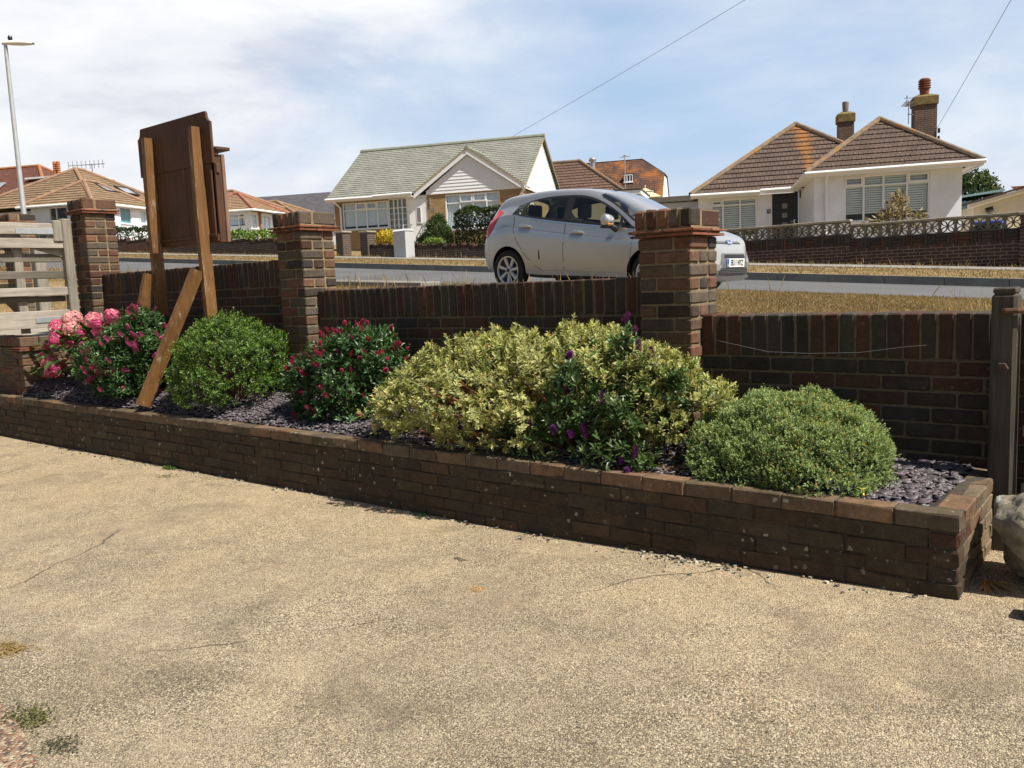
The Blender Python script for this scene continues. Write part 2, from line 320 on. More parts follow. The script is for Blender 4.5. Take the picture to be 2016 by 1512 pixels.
class MB:
    def __init__(s): s.v = []; s.f = []; s.m = []; s.c = []
    def add(s, vs, fs, m=0, c=(1, 1, 1)):
        b = len(s.v); s.v.extend([tuple(map(float, p)) for p in vs]); s.f.extend([[b+i for i in f] for f in fs])
        s.m.extend([m]*len(fs)); s.c.extend([c]*len(vs))
    def box(s, x0, x1, y0, y1, z0, z1, m=0, c=(1, 1, 1), ch=0.0, jit=0.0, rot=None, piv=None):
        ctr = np.array([(x0+x1)/2, (y0+y1)/2, (z0+z1)/2]); h = np.array([abs(x1-x0)/2, abs(y1-y0)/2, abs(z1-z0)/2])
        if ch > 0:
            e = min(ch, *(h*0.45)); P = CB_S*h
            for a in range(3): P[CB_K != a, a] -= e*CB_S[CB_K != a, a]
            F = CB_F
        else:
            P = np.array([(-1, -1, -1), (1, -1, -1), (1, 1, -1), (-1, 1, -1), (-1, -1, 1), (1, -1, 1), (1, 1, 1), (-1, 1, 1)], float)*h
            F = [[0, 3, 2, 1], [4, 5, 6, 7], [0, 1, 5, 4], [1, 2, 6, 5], [2, 3, 7, 6], [3, 0, 4, 7]]
        if jit: P = P + RNG.normal(0, jit, P.shape)
        if rot is not None:
            pv = np.array(piv) - ctr if piv is not None else np.zeros(3)
            P = (P - pv) @ np.array(rot).T + pv
        s.add(P + ctr, F, m, c)
    def prism(s, poly, d, m=0, c=(1, 1, 1)):
        """planar 3D polygon (any winding) extruded by vector d"""
        n = len(poly); P = [Vector(p) for p in poly]; d = Vector(d)
        nn = Vector((0, 0, 0))
        for i in range(n): nn += P[i].cross(P[(i+1) % n])
        if nn.dot(d) > 0: P = P[::-1]
        fs = [list(range(n)), [n+i for i in range(n)][::-1]] + [[i, n+i, n+(i+1) % n, (i+1) % n] for i in range(n)]
        fs = [fs[0], fs[1]] + [f[::-1] for f in [[i, (i+1) % n, n+(i+1) % n, n+i] for i in range(n)]]
        s.add([tuple(p) for p in P] + [tuple(p+d) for p in P], fs, m, c)
    def tube(s, pts, r, n=8, m=0, c=(1, 1, 1), cap=True):
        pts = [Vector(p) for p in pts]; rs = r if hasattr(r, '__len__') else [r]*len(pts)
        vs = []; ref = None
        for i, p in enumerate(pts):
            t = (pts[min(i+1, len(pts)-1)] - pts[max(i-1, 0)]).normalized()
            if ref is None:
                ref = Vector((0, 0, 1)) if abs(t.z) < 0.9 else Vector((1, 0, 0))
            a = t.cross(ref).normalized(); b = a.cross(t).normalized(); ref = b
            for k in range(n):
                th = 2*math.pi*k/n; vs.append(p + (a*math.cos(th) + b*math.sin(th))*rs[i])
        fs = []
        for i in range(len(pts)-1):
            for k in range(n): fs.append([i*n+k, i*n+(k+1) % n, (i+1)*n+(k+1) % n, (i+1)*n+k])
        if cap: fs.append(list(range(n))[::-1]); fs.append([(len(pts)-1)*n+k for k in range(n)])
        s.add(vs, fs, m, c)
    def lathe(s, prof, ctr=(0, 0, 0), axis='Z', n=24, m=0, c=(1, 1, 1), cap=True):
        vs = []
        for r_, h in prof:
            for k in range(n):
                a = 2*math.pi*k/n; x, y = r_*math.cos(a), r_*math.sin(a)
                p = (x, y, h) if axis == 'Z' else ((x, h, y) if axis == 'Y' else (h, x, y))
                vs.append((p[0]+ctr[0], p[1]+ctr[1], p[2]+ctr[2]))
        fs = []
        for i in range(len(prof)-1):
            for k in range(n): fs.append([i*n+k, i*n+(k+1) % n, (i+1)*n+(k+1) % n, (i+1)*n+k])
        if cap: fs.append(list(range(n))[::-1]); fs.append([(len(prof)-1)*n+k for k in range(n)])
        s.add(vs, fs, m, c)
    def build(s, name, mats, parent=None, loc=None, rz=0.0, smooth=False, sharp=35, uv=False, fix=False):
        me = bpy.data.meshes.new(name); me.from_pydata(s.v, [], s.f); 
        mats = mats if isinstance(mats, (list, tuple)) else [mats]
        for m in mats: me.materials.append(m)
        me.polygons.foreach_set('material_index', s.m)
        if fix:
            bm = bmesh.new(); bm.from_mesh(me); bmesh.ops.recalc_face_normals(bm, faces=bm.faces); bm.to_mesh(me); bm.free()
        at = me.color_attributes.new('Col', 'FLOAT_COLOR', 'POINT')
        cc = np.ones((len(s.v), 4), np.float32); cc[:, :3] = np.array(s.c, np.float32)[:, :3]
        at.data.foreach_set('color', cc.ravel())
        if uv: boxuv(me)
        if smooth:
            me.polygons.foreach_set('use_smooth', [True]*len(me.polygons)); me.set_sharp_from_angle(angle=R(sharp))
        me.update()
        return link(name, me, parent, loc, rz)

def boxuv(me):
    co = np.empty(len(me.vertices)*3, np.float32); me.vertices.foreach_get('co', co); co = co.reshape(-1, 3)
    ul = me.uv_layers.new(name='UVMap'); uvs = np.zeros((len(me.loops), 2), np.float32)
    for p in me.polygons:
        n = p.normal
        if abs(n.z) > 0.97: a, b = Vector((1, 0, 0)), Vector((0, 1, 0))
        else:
            a = Vector((-n.y, n.x, 0)).normalized(); b = n.cross(a)
            if b.z < 0: b = -b
        for li in p.loop_indices:
            c = co[me.loops[li].vertex_index]; uvs[li] = (a.x*c[0]+a.y*c[1]+a.z*c[2], b.x*c[0]+b.y*c[1]+b.z*c[2])
    ul.data.foreach_set('uv', uvs.ravel())

def link(name, data, parent=None, loc=None, rz=0.0):
    o = bpy.data.objects.new(name, data); COL.objects.link(o)
    if parent: o.parent = parent
    if loc is not None: o.location = loc
    if rz: o.rotation_euler = (0, 0, rz)
    return o
def tag(o, label, cat, group=None):
    o['label'] = label; o['category'] = cat
    if group: o['group'] = group
    return o
def thing(name, label, cat, loc=(0, 0, 0), rz=0.0, group=None):
    return tag(link(name, None, None, loc, rz), label, cat, group)
def struct(o): o['kind'] = 'structure'; return o
def stuff(o, label, cat): tag(o, label, cat); o['kind'] = 'stuff'; return o
def dup(o, parent=None, loc=None, rot=None, scale=None):
    c = o.copy(); COL.objects.link(c)
    if parent: c.parent = parent
    if loc is not None: c.location = loc
    if rot is not None: c.rotation_euler = rot
    if scale is not None: c.scale = (scale,)*3 if not hasattr(scale, '__len__') else scale
    return c
def add_part(name, data, parent, loc=(0, 0, 0), rot=(0, 0, 0), scale=1.0):
    o = link(name, data, parent, loc); o.rotation_euler = rot; o.scale = (scale,)*3 if not hasattr(scale, '__len__') else scale
    return o
def lerp(a, b, t): return a + (b-a)*t
def rotz(a): return np.array([[math.cos(a), -math.sin(a), 0], [math.sin(a), math.cos(a), 0], [0, 0, 1]])
def roty(a): return np.array([[math.cos(a), 0, math.sin(a)], [0, 1, 0], [-math.sin(a), 0, math.cos(a)]])
def rotx(a): return np.array([[1, 0, 0], [0, math.cos(a), -math.sin(a)], [0, math.sin(a), math.cos(a)]])

WHITE = mat('white_upvc', (0.82, 0.85, 0.90), 0.35, 0.05, 2.0)
BLACK = mat('black_paint', (0.015, 0.015, 0.017), 0.4)
DARK = mat('dark_interior', (0.02, 0.02, 0.022), 0.8)
MORTAR = mat('buff_mortar', (0.21, 0.163, 0.10), 0.95, 0.3, 30, 0.5, 90)
MORTAR_OLD = mat('grey_brown_mortar', (0.06, 0.048, 0.034), 0.95, 0.4, 30, 0.5, 90)
MORTAR_W = mat('dark_buff_mortar', (0.135, 0.106, 0.070), 0.95, 0.35, 30, 0.5, 90)
GLASS = glass_mat('window_glass', (0.86, 0.93, 0.95), 1.3)
BLIND = mat('pale_blind', (0.77, 0.81, 0.90), 0.6, 0.06, 3)

# ------------------------------------------------------------------ terrain
def road_z(x, y): return 1.107 - 0.0625*(max(min(x, 60), -110)+6.38) + 0.02*(y-9.1)
def drive_z(x): 
    return float(np.interp(x, [-9, -2.7, -0.65, 1.5], [-0.02, 0.02, 0.08, 0.10]))
def near_verge_z(x): return float(np.interp(x, [-110, -20, -10.77, -4.18, -1.43, 3, 60], [7.75, 2.05, 1.48, 1.17, 1.005, 0.73, -2.8]))
def ramp_z(y): return float(np.interp(y, [-5, 1, 4, 9.1], [0.55, 0.75, 0.98, 1.45]))
def ground_z(x, y):
    if y < 4.45:
        if x < -9.40 and y > 3.6: return ramp_z(y) - 0.02
        return drive_z(x) - 0.03
    if y < 9.2:
        if -14.0 < x < -9.40: return lerp(ramp_z(y), near_verge_z(x), max(0, min(1, (y-4.4)/5.0))) - 0.02
        return near_verge_z(x) - 0.03*(9.2-y)/4.7
    if y < 15.1: return road_z(x, y) - 0.05
    yy = min(y, 60)
    z = road_z(x, 15) + 0.12 + 0.02*(yy-15)
    return z
KERB_N0, KERB_N1, KERB_F0, KERB_F1 = 9.12, 9.25, 15.0, 15.13
xs = [-2500, -600, -200] + list(np.arange(-110, -14, 4)) + [-14.0, -13, -12, -11, -10, -9.43, -9.37] + list(np.arange(-9, 3.1, 0.5)) + [5, 10, 20, 40, 60, 200, 600, 2500]
ys = [-2500, -300, -50, -10, -4, -1, 0, 1, 2, 3, 3.45, 3.59, 3.66, 4.0, 4.42, 4.47, 4.6, 5, 6, 7, 8, 9.10, 9.21, 12, 14.9, 15.04, 15.11, 16, 17, 18, 20, 22, 25, 30, 40, 60, 120, 400, 2500]
mb = MB(); nx = len(xs)
for y in ys:
    for x in xs: mb.v.append((x, y, ground_z(x, y) - (max(0, y-120)*0.01))); mb.c.append((1, 1, 1))
for j in range(len(ys)-1):
    for i in range(nx-1): mb.f.append([j*nx+i, j*nx+i+1, (j+1)*nx+i+1, (j+1)*nx+i]); mb.m.append(0)
struct(mb.build('ground', ground_mat(), smooth=False))

def sheet(name, x0, x1, y0, y1, zf, m, nx=60, ny=4, dz=0.0):
    b = MB(); X = np.linspace(x0, x1, nx); Y = np.linspace(y0, y1, ny)
    for y in Y:
        for x in X: b.v.append((x, y, zf(x, y)+dz)); b.c.append((1, 1, 1))
    for j in range(ny-1):
        for i in range(nx-1): b.f.append([j*nx+i, j*nx+i+1, (j+1)*nx+i+1, (j+1)*nx+i]); b.m.append(0)
    return struct(b.build(name, m))
CONC = concrete_mat()
sheet('driveway', -16, 6, -4, 3.44, lambda x, y: drive_z(x), CONC, 120, 4)
sheet('driveway', -0.74, 6, 3.44, 4.40, lambda x, y: drive_z(x), CONC, 12, 3)
ASPH = mat('road_asphalt', (0.098, 0.10, 0.106), 0.75, 0.22, 0.5, 0.3, 120, spec=0.5)
sheet('road', -110, 60, KERB_N1, KERB_F0, road_z, ASPH, 80, 6)
PAVE = mat('pavement_tarmac', (0.24, 0.235, 0.22), 0.9, 0.2, 1.5, 0.3, 60)
sheet('pavement', -110, 60, 18.7, 20.25, lambda x, y: ground_z(x, y), PAVE, 80, 3, dz=0.012)
def gravel_mat():
    m = bpy.data.materials.new('pink_gravel'); m.use_nodes = True; t = NT(m.node_tree); b = t.n['Principled BSDF']; co = t.node('ShaderNodeTexCoord').outputs['Object']
    v = t.node('ShaderNodeTexVoronoi', feature='F1'); v.inputs['Scale'].default_value = 95.0; t.l.new(co, v.inputs['Vector'])
    q = t.node('ShaderNodeSeparateColor'); t.l.new(v.outputs['Color'], q.inputs[0])
    t.l.new(t.ramp(q.outputs[0], [(.1, (.09, .07, .06)), (.35, (.24, .13, .075)), (.6, (.30, .21, .14)), (.85, (.42, .35, .25))]), b.inputs['Base Color']); b.inputs['Roughness'].default_value = .9
    bn = t.node('ShaderNodeBump'); bn.invert = True; bn.inputs['Strength'].default_value = .9; bn.inputs['Distance'].default_value = .012; t.l.new(v.outputs['Distance'], bn.inputs['Height']); t.l.new(bn.outputs[0], b.inputs['Normal']); return m
gb = MB(); ge = [(-4.5, 1.12), (-3.4, 1.03), (-3.0, .985), (-2.8, .955), (-2.68, .93), (-2.55, .90), (-2.48, .85), (-2.44, .78), (-2.3, .5), (-2.1, .2)]
gb.add([(x, y, drive_z(x)+.005) for x, y in ge]+[(-4.5, .2, drive_z(-4.5)+.005)], [list(range(len(ge)+1))[::-1]]); struct(gb.build('gravel_path', gravel_mat()))
sheet('entrance_ramp', -13.6, -9.5, 3.72, 9.1, lambda x, y: max(ramp_z(y), ground_z(x, y)), mat('ramp_concrete', (0.30, 0.27, 0.22), 0.9, 0.3, 3, 0.4, 50), 12, 14, dz=0.012)
KERB = mat('kerb_stone', (0.20, 0.195, 0.18), 0.85, 0.25, 3, 0.3, 40)
def kerb(name, y0, y1, top):
    b = MB(); X = np.linspace(-100, 50, 165)
    for a, c in zip(X[:-1], X[1:]):
        vs = [(a+.004, y0, 0), (c-.004, y0, 0), (c-.004, y1, 0), (a+.004, y1, 0)]
        b.add([(x, y, road_z(x, y)-.1) for x, y, _ in vs] + [(x, y, top(x)) for x, y, _ in vs], [[0, 3, 2, 1], [4, 5, 6, 7], [0, 1, 5, 4], [1, 2, 6, 5], [2, 3, 7, 6], [3, 0, 4, 7]])
    return struct(b.build(name, KERB))
kerb('kerb', KERB_F0, KERB_F1, lambda x: road_z(x, 15)+0.135)
kerb('kerb', KERB_N0, KERB_N1, lambda x: min(near_verge_z(x)-0.02, road_z(x, 9.2)+0.12))

# ------------------------------------------------------------------ near brickwork
BR = near_brick_mat('stock_brick', 0.15, 0.25)
BR_OLD = near_brick_mat('weathered_planter_brick', 1.0, 0.9)
TILE = mat('clay_creasing_tile', (0.23, 0.078, 0.042), 0.8, 0.35, 14, 0.4, 60, spots=(0.07, 0.045, 0.034), spotscale=14, spotlo=0.52)
PAL = [(0.0652, 0.032, 0.0209), (0.0466, 0.0349, 0.0288), (0.0388, 0.0335, 0.0314), (0.0714, 0.0335, 0.0222), (0.0528, 0.0335, 0.0236), (0.0838, 0.0349, 0.0222), (0.0451, 0.0365, 0.0288), (0.059, 0.0365, 0.0249), (0.0435, 0.0335, 0.0261)]  # wall palette held darker than the pillars', deep shade put into the colour
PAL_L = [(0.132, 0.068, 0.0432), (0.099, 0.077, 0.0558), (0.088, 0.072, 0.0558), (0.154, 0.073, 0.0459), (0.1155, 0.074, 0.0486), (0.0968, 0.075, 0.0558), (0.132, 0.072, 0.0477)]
PAL_OLD = [(0.0576, 0.0404, 0.0256), (0.0529, 0.0387, 0.0256), (0.064, 0.0404, 0.0243), (0.0465, 0.0356, 0.0243), (0.0608, 0.0434, 0.027), (0.0672, 0.0404, 0.0243)]
def bc(pal=PAL, v=0.16): 
    c = random.choice(pal); k = 1 + random.uniform(-v, v); return (c[0]*k, c[1]*k, c[2]*k)
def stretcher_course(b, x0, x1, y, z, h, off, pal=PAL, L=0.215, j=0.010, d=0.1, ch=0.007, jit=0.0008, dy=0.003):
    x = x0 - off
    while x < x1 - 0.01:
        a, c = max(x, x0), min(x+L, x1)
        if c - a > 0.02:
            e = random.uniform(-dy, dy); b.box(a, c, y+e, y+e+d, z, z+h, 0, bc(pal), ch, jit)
        x += L + j

def garden_wall(label, x0, x1, top, base, first_off, ncourse, yf=4.333):
    t = thing('garden_wall', label, 'wall', ((x0+x1)/2, yf+.1, base), group='stepped sections of the front garden wall')
    ox, oy, oz = t.location
    b = MB(); b.box(x0-ox, x1-ox, yf+.006-oy, yf+.205-oy, base-.15-oz, top-.005-.215-oz, 1)
    z = top - 0.225 - 0.075
    for k in range(ncourse):
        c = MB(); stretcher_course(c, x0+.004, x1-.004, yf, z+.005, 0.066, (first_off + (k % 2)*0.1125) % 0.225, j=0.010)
        b.add([(p[0]-ox, p[1]-oy, p[2]-oz) for p in c.v], c.f, 0); b.c[-len(c.v):] = c.c
        z -= 0.075
    b.build('wall_courses', [BR, MORTAR_W], t)
    b = MB(); b.box(x0+.002-ox, x1-.002-ox, yf+.005-oy, yf+.207-oy, top-.219-oz, top-.007-oz, 1)
    x = x0 + 0.004
    while x < x1 - 0.03:
        wd = min(0.0655, x1-.003-x); e = random.uniform(-.003, .003)
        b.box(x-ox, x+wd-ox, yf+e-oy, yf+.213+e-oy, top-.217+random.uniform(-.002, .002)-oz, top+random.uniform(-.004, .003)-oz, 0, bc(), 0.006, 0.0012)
        x += 0.075
    b.build('coping', [BR, MORTAR_W], t)
    return t
garden_wall('lowest brick wall section beside the grey gate post, behind the domed green shrub', -2.106, 1.40, 1.125, 0.25, 0.06, 9)
garden_wall('brick wall section between the two nearer pillars, in front of the silver car', -5.443, -2.436, 1.352, 0.28, 0.02, 11)
garden_wall('brick wall section behind the wooden notice board, farthest of its row', -8.998, -5.777, 1.62, 0.32, 0.11, 14)

def pillar(label, x0, y0, base, top, seed):
    random.seed(seed); W_ = 0.327; x1, y1 = x0+W_, y0+W_
    t = thing('brick_pillar', label, 'pillar', (x0+W_/2, y0+W_/2, base), group='brick pillars of the front garden wall')
    def add(b, c): b.add([(p[0]-x0-W_/2, p[1]-y0-W_/2, p[2]-base) for p in c.v], c.f); b.m[-len(c.f):] = c.m; b.c[-len(c.v):] = c.c
    shaft_top = top - 0.105 - 0.046
    c = MB(); c.box(x0+.009, x1-.009, y0+.009, y1-.009, base-.1, shaft_top-.002, 1)
    n = int((shaft_top-base)/0.075)+1; z = shaft_top - 0.075
    S, H, J = 0.2115, 0.1035, 0.012
    for k in range(n):
        e = lambda: random.uniform(-.0025, .0025)
        if k % 2 == 0: bl = [(x0, x0+S, y0, y0+H), (x0+S+J, x1, y0, y0+S), (x0, x0+H, y0+H+J, y1), (x0+H+J, x1, y0+S+J, y1)]
        else: bl = [(x0, x0+H, y0, y0+S), (x0+H+J, x1, y0, y0+H), (x0+H+J, x1, y0+H+J, y0+2*H+J-.008), (x0+H+J, x1, y0+2*H+J+.004, y1), (x0, x0+H, y0+S+J, y1)]
        for a in bl:
            q, r_ = e(), e()
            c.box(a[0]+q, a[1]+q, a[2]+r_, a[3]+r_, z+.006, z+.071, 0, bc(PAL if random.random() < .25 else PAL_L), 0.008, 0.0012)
        z -= 0.075
    b = MB(); add(b, c); b.build('shaft', [BR, MORTAR], t)
    c = MB(); zt = shaft_top
    c.box(x0-.012, x1+.012, y0-.012, y1+.012, zt+.002, zt+.043, 1)
    for lay, (ov, zz_) in enumerate(((0.034, zt+.001), (0.042, zt+.025))):
        for i in range(2):
            for j in range(2):
                xa = lerp(x0-ov, x1+ov, i*.5)+.002; xb = lerp(x0-ov, x1+ov, i*.5+.5)-.002
                ya = lerp(y0-ov, y1+ov, j*(.55 if lay else .42))+.002; yb = (lerp(y0-ov, y1+ov, .55 if lay else .42)-.002) if j == 0 else y1+ov
                c.box(xa, xb, ya, yb, zz_, zz_+.014+random.uniform(-.002, .002), 0, (1, 1, 1), .003, .0012)
    b = MB(); add(b, c); b.build('tile_ledge', [TILE, MORTAR], t)
    c = MB(); zc = top-.105; o = 0.016
    c.box(x0-o+.008, x1+o-.008, y0-o+.008, y1+o-.008, zc-.004, top-.008, 1)
    wd = (W_+2*o)/5
    for i in range(5):
        sp = 0.40 if i % 2 else 0.56
        if i == 4: sp = 0.36
        xa = x0-o+i*wd; ym = lerp(y0-o, y1+o, sp)
        for ya, yb in ((y0-o, ym-.006), (ym+.006, y1+o)):
            q = random.uniform(-.003, .003)
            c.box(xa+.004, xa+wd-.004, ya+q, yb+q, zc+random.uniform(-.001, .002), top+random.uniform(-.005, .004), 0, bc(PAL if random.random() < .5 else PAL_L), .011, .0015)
    b = MB(); add(b, c); b.build('cap', [BR, MORTAR], t)
    return t
pillar('brick pillar with red tile ledge in front of the silver car', -2.433, 4.212, 0.35, 1.716, 3)
pillar('brick pillar with red tile ledge between notice board and silver car', -5.772, 4.212, 0.40, 1.978, 5)
pillar('brick pillar at the driveway gate, beside the pink hydrangea', -9.327, 4.212, 0.45, 2.408, 9)
random.seed(21)

# planter (front run and right-hand return), tight jointed and weathered
PT = 0.41
b = MB(); N7 = 7; ch_ = 0.0685
for k in range(N7):
    z = PT - (k+1)*ch_; off = (k % 2)*0.118
    x = -10.6 - off
    while x < (-0.70 if k % 2 == 0 else -.80):
        end = -0.628 if k % 2 == 0 else -0.737
        L = 0.222 + random.uniform(-.006, .006); a, c_ = x, min(x+L, end)
        if end - c_ < .07: c_ = end
        if k == 0: L2 = L
        if c_-a > .03:
            e = random.uniform(-.0035, .0035)
            col_ = bc(PAL_OLD, .22) if k else tuple(v*2.3 for v in bc(PAL_OLD, .2))  # top course lightened, standing in for sun on its upper faces
            zt_ = random.uniform(-.002, .003)
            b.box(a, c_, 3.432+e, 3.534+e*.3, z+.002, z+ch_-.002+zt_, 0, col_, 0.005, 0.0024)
        x += L + 0.005
    if k % 2: b.box(-.733, -.629, 3.434, 3.650, z+.003, z+ch_-.003, 0, (0.062, 0.026, 0.018) if k == 1 else bc(PAL_OLD, .2), .010, .0022)
    y = 3.542 if k % 2 == 0 else 3.658
    while y < 4.31:
        c_ = min(y+.222, 4.325); e = random.uniform(-.003, .003)
        if c_-y > .03: b.box(-.732+e, -.630+e, y, c_, z+.003, z+ch_-.003, 0, tuple(v*3.0 for v in bc(PAL_OLD, .2)), .006, .002)  # return bricks lightened, sunlight on that side put into their colour
        y += .228
b.box(-10.6, -.742, 3.4375, 3.530, -.12, PT-.004, 1); b.box(-.735, -.636, 3.4375, 4.32, -.12, PT-.005, 1)
pl = b.build('planter_wall', [BR_OLD, MORTAR_OLD]); tag(pl, 'long low weathered brick planter wall edging the concrete drive', 'planter')

# end wall on the left of the bed, holding the entrance ramp
t = thing('retaining_wall', 'short retaining wall with a tiled pier under the wooden gate, left of the hydrangea', 'wall', (-9.45, 3.6, 0))
def courses(b, x0, x1, y0, y1, ztop, n, along):
    z = ztop - .075
    for k in range(n):
        p = (y0 if along == 'y' else x0) - (k % 2)*.11; hi = y1 if along == 'y' else x1
        while p < hi-.02:
            a, c_ = max(p, y0 if along == 'y' else x0), min(p+.215, hi); e = random.uniform(-.002, .002)
            if c_-a > .03:
                if along == 'y': b.box(x0, x1+e, a, c_, z+.004, z+.070, 0, bc(PAL_L), .007, .001)
                else: b.box(a, c_, y0+e, y1, z+.004, z+.070, 0, bc(PAL_L), .007, .001)
            p += .225
        z -= .075
b = MB(); b.box(.02, .105, .32, .60, -.1, .90, 1); courses(b, .03, .112, .315, .60, .905, 12, 'y')
b.box(-1.5, -.02, .012, .09, -.1, .90, 1); courses(b, -1.5, -.015, .0, .095, .905, 12, 'x')
b.build('wall_courses', [BR, MORTAR], t)
b = MB(); y = .315
while y < .57: b.box(-.10, .116, y+.003, y+.068, .908, 1.012+random.uniform(-.003, .003), 0, bc(PAL_L), .009, .001); y += .075
x = -1.5
while x < -.08: b.box(x+.003, x+.068, -.004, .20, .908, 1.012+random.uniform(-.003, .003), 0, bc(PAL_L), .009, .001); x += .075
b.build('coping', [BR, MORTAR], t)
b = MB(); b.box(.0, .212, -.035, .295, -.1, .865, 1); courses(b, .12, .225, -.05, .312, .865, 12, 'y'); courses(b, -.02, .119, -.05, .05, .865, 12, 'x')
for zz_ in (.867, .888): b.box(-.03, .252, -.08, .34, zz_, zz_+.015, 2, (1, 1, 1), .003, .001)
for i in range(2): b.box(-.01, .232, -.058+i*.186, .122+i*.186, .905, 1.008, 0, bc(PAL_L), .010, .001)
b.build('pier', [BR, MORTAR, TILE], t)

# ------------------------------------------------------------------ slate bed
def slate_z(x, y):
    k = max(0, min(1, (y-3.53)/0.55)); k = k*k*(3-2*k); k = .45*max(0, min(1, (y-3.52)/.09)) + .55*k
    return 0.385 + float(np.interp(x, [-9.3, -6.5, -4, -.7], [0.26, 0.15, 0.07, 0.02]))*k + 0.012*math.sin(7*x)*math.sin(9*y)
b = MB(); X = np.linspace(-9.35, -.735, 90); Y = np.linspace(3.53, 4.34, 10)
for y in Y:
    for x in X: b.v.append((x, y, slate_z(x, y)-.008)); b.c.append((1, 1, 1))
for j in range(9):
    for i in range(89): b.f.append([j*90+i, j*90+i+1, (j+1)*90+i+1, (j+1)*90+i]); b.m.append(0)
struct(b.build('planting_soil', mat('dark_soil', (0.035, 0.028, 0.03), 0.95, 0.3, 20)))
def np_mesh(name, V, F4, C, mats, parent=None):
    """V (N,3), F4 (M,4) quads (or -1 in the last column for a triangle), C (N,3)"""
    me = bpy.data.meshes.new(name); tri = F4[:, 3] < 0; cnt = np.where(tri, 3, 4)
    me.vertices.add(len(V)); me.vertices.foreach_set('co', V.astype(np.float32).ravel())
    idx = F4.ravel()[F4.ravel() >= 0]
    me.loops.add(len(idx)); me.loops.foreach_set('vertex_index', idx.astype(np.int32))
    me.polygons.add(len(F4)); st = np.concatenate([[0], np.cumsum(cnt)[:-1]]); me.polygons.foreach_set('loop_start', st.astype(np.int32))
    me.update(calc_edges=True); me.validate()
    at = me.color_attributes.new('Col', 'FLOAT_COLOR', 'POINT'); cc = np.ones((len(V), 4), np.float32); cc[:, :3] = C
    at.data.foreach_set('color', cc.ravel())
    for m in (mats if isinstance(mats, (list, tuple)) else [mats]): me.materials.append(m)
    return link(name, me, parent)
def chips(n):
    Vs = []; Fs = []; Cs = []; base = 0
    K = 6
    for i in range(n):
        x = RNG.uniform(-9.3, -.75); y = RNG.uniform(3.545, 4.32)
        L = RNG.uniform(.015, .034)*(1.25 if x > -1.6 else 1.0); asp = RNG.uniform(.4, .75); th = RNG.uniform(.003, .007)
        ang = np.sort(RNG.uniform(0, 2*math.pi, K)); rr = RNG.uniform(.65, 1.0, K)*L
        P = np.stack([np.cos(ang)*rr, np.sin(ang)*rr*asp, np.zeros(K)], 1)
        P = np.concatenate([P, P*0.94 + [0, 0, th]])
        Q = rotz(RNG.uniform(0, 6.28)) @ rotx(RNG.normal(0, .22)) @ roty(RNG.normal(0, .22))
        P = P @ Q.T + [x, y, slate_z(x, y) + RNG.uniform(0, .016)]
        Vs.append(P); g = RNG.uniform(.65, 1.45); c = np.array([.100, .083, .098])*g
        if RNG.random() < .12: c = np.array([.12, .12, .125])*g
        if RNG.random() < .05: c = np.array([.10, .075, .085])*g
        Cs.append(np.tile(c, (2*K, 1)))
        for q in ([K, K+1, K+2, K+3], [K+3, K+4, K+5, K]): Fs.append([base+v for v in q])
        for k in range(K): Fs.append([base+k, base+(k+1) % K, base+K+(k+1) % K, base+K+k])
        base += 2*K
    return np.concatenate(Vs), np.array(Fs), np.concatenate(Cs)
V, Fq, C = chips(19000)
stuff(np_mesh('slate_chippings', V, Fq, C, mat('plum_slate', attr=True, rough=0.5, spec=0.5, bump=0.25, bscale=80)), 'plum grey slate chippings covering the planter bed', 'slate chippings')

# ------------------------------------------------------------------ foliage
LEAF = leaf_mat('glossy_leaf', 0.38, 0.22, 0.5)
LEAF_SOFT = leaf_mat('soft_leaf', 0.5, 0.3, 0.35)
PETAL = leaf_mat('petal', 0.6, 0.35, 0.2)
STEM = mat('woody_stem', (0.10, 0.065, 0.04), 0.9, 0.3, 30)
STEM_OR = mat('dry_orange_twig', (0.30, 0.14, 0.05), 0.9, 0.3, 30)
def unit(a): return a/np.maximum(np.linalg.norm(a, axis=-1, keepdims=True), 1e-9)
def leaves(pos, d, nrm, L, W, c, ce=None, seg=2, curl=0.25, fold=0.25, rng=RNG):
    """leaf blades: pos base, d growth direction, nrm upper side; c mid colour, ce margin colour"""
    n = len(pos); d = unit(d); s = unit(np.cross(d, nrm)); u = np.cross(s, d)
    L = np.broadcast_to(L, (n,))[:, None]; W = np.broadcast_to(W, (n,))[:, None]
    if ce is None: ce = c
    def at(t, k): return pos + d*L*t + s*W*k*0.5 + u*(L*(-curl*t*t) + W*abs(k)*fold)
    if seg == 1:
        P = [at(0, 0), at(.5, -1), at(1, 0), at(.5, 1)]; Cc = [c, ce, c, ce]
        F = [[0, 1, 2, -1], [0, 2, 3, -1]]
    else:
        P = [at(0, 0), at(.3, -.85), at(.3, 0), at(.3, .85), at(.7, -.85), at(.7, 0), at(.7, .85), at(1, 0)]
        Cc = [c, ce, c, ce, ce, c, ce, ce]
        F = [[0, 2, 1, -1], [0, 3, 2, -1], [1, 2, 5, 4], [2, 3, 6, 5], [4, 5, 7, -1], [5, 6, 7, -1]]
    k = len(P); V = np.stack(P, 1).reshape(-1, 3); CC = np.stack(Cc, 1).reshape(-1, 3)
    F = np.array(F); off = (np.arange(n)*k)[:, None, None]
    FF = np.where(F[None] >= 0, F[None]+off, -1).reshape(-1, 4)
    return V, FF, CC
class LB:
    def __init__(s): s.V = []; s.F = []; s.C = []; s.n = 0
    def add(s, V, F, C): s.V.append(V); s.F.append(np.where(F >= 0, F+s.n, -1)); s.C.append(C); s.n += len(V)
    def build(s, name, mats, parent=None): return np_mesh(name, np.concatenate(s.V), np.concatenate(s.F), np.concatenate(s.C), mats, parent)
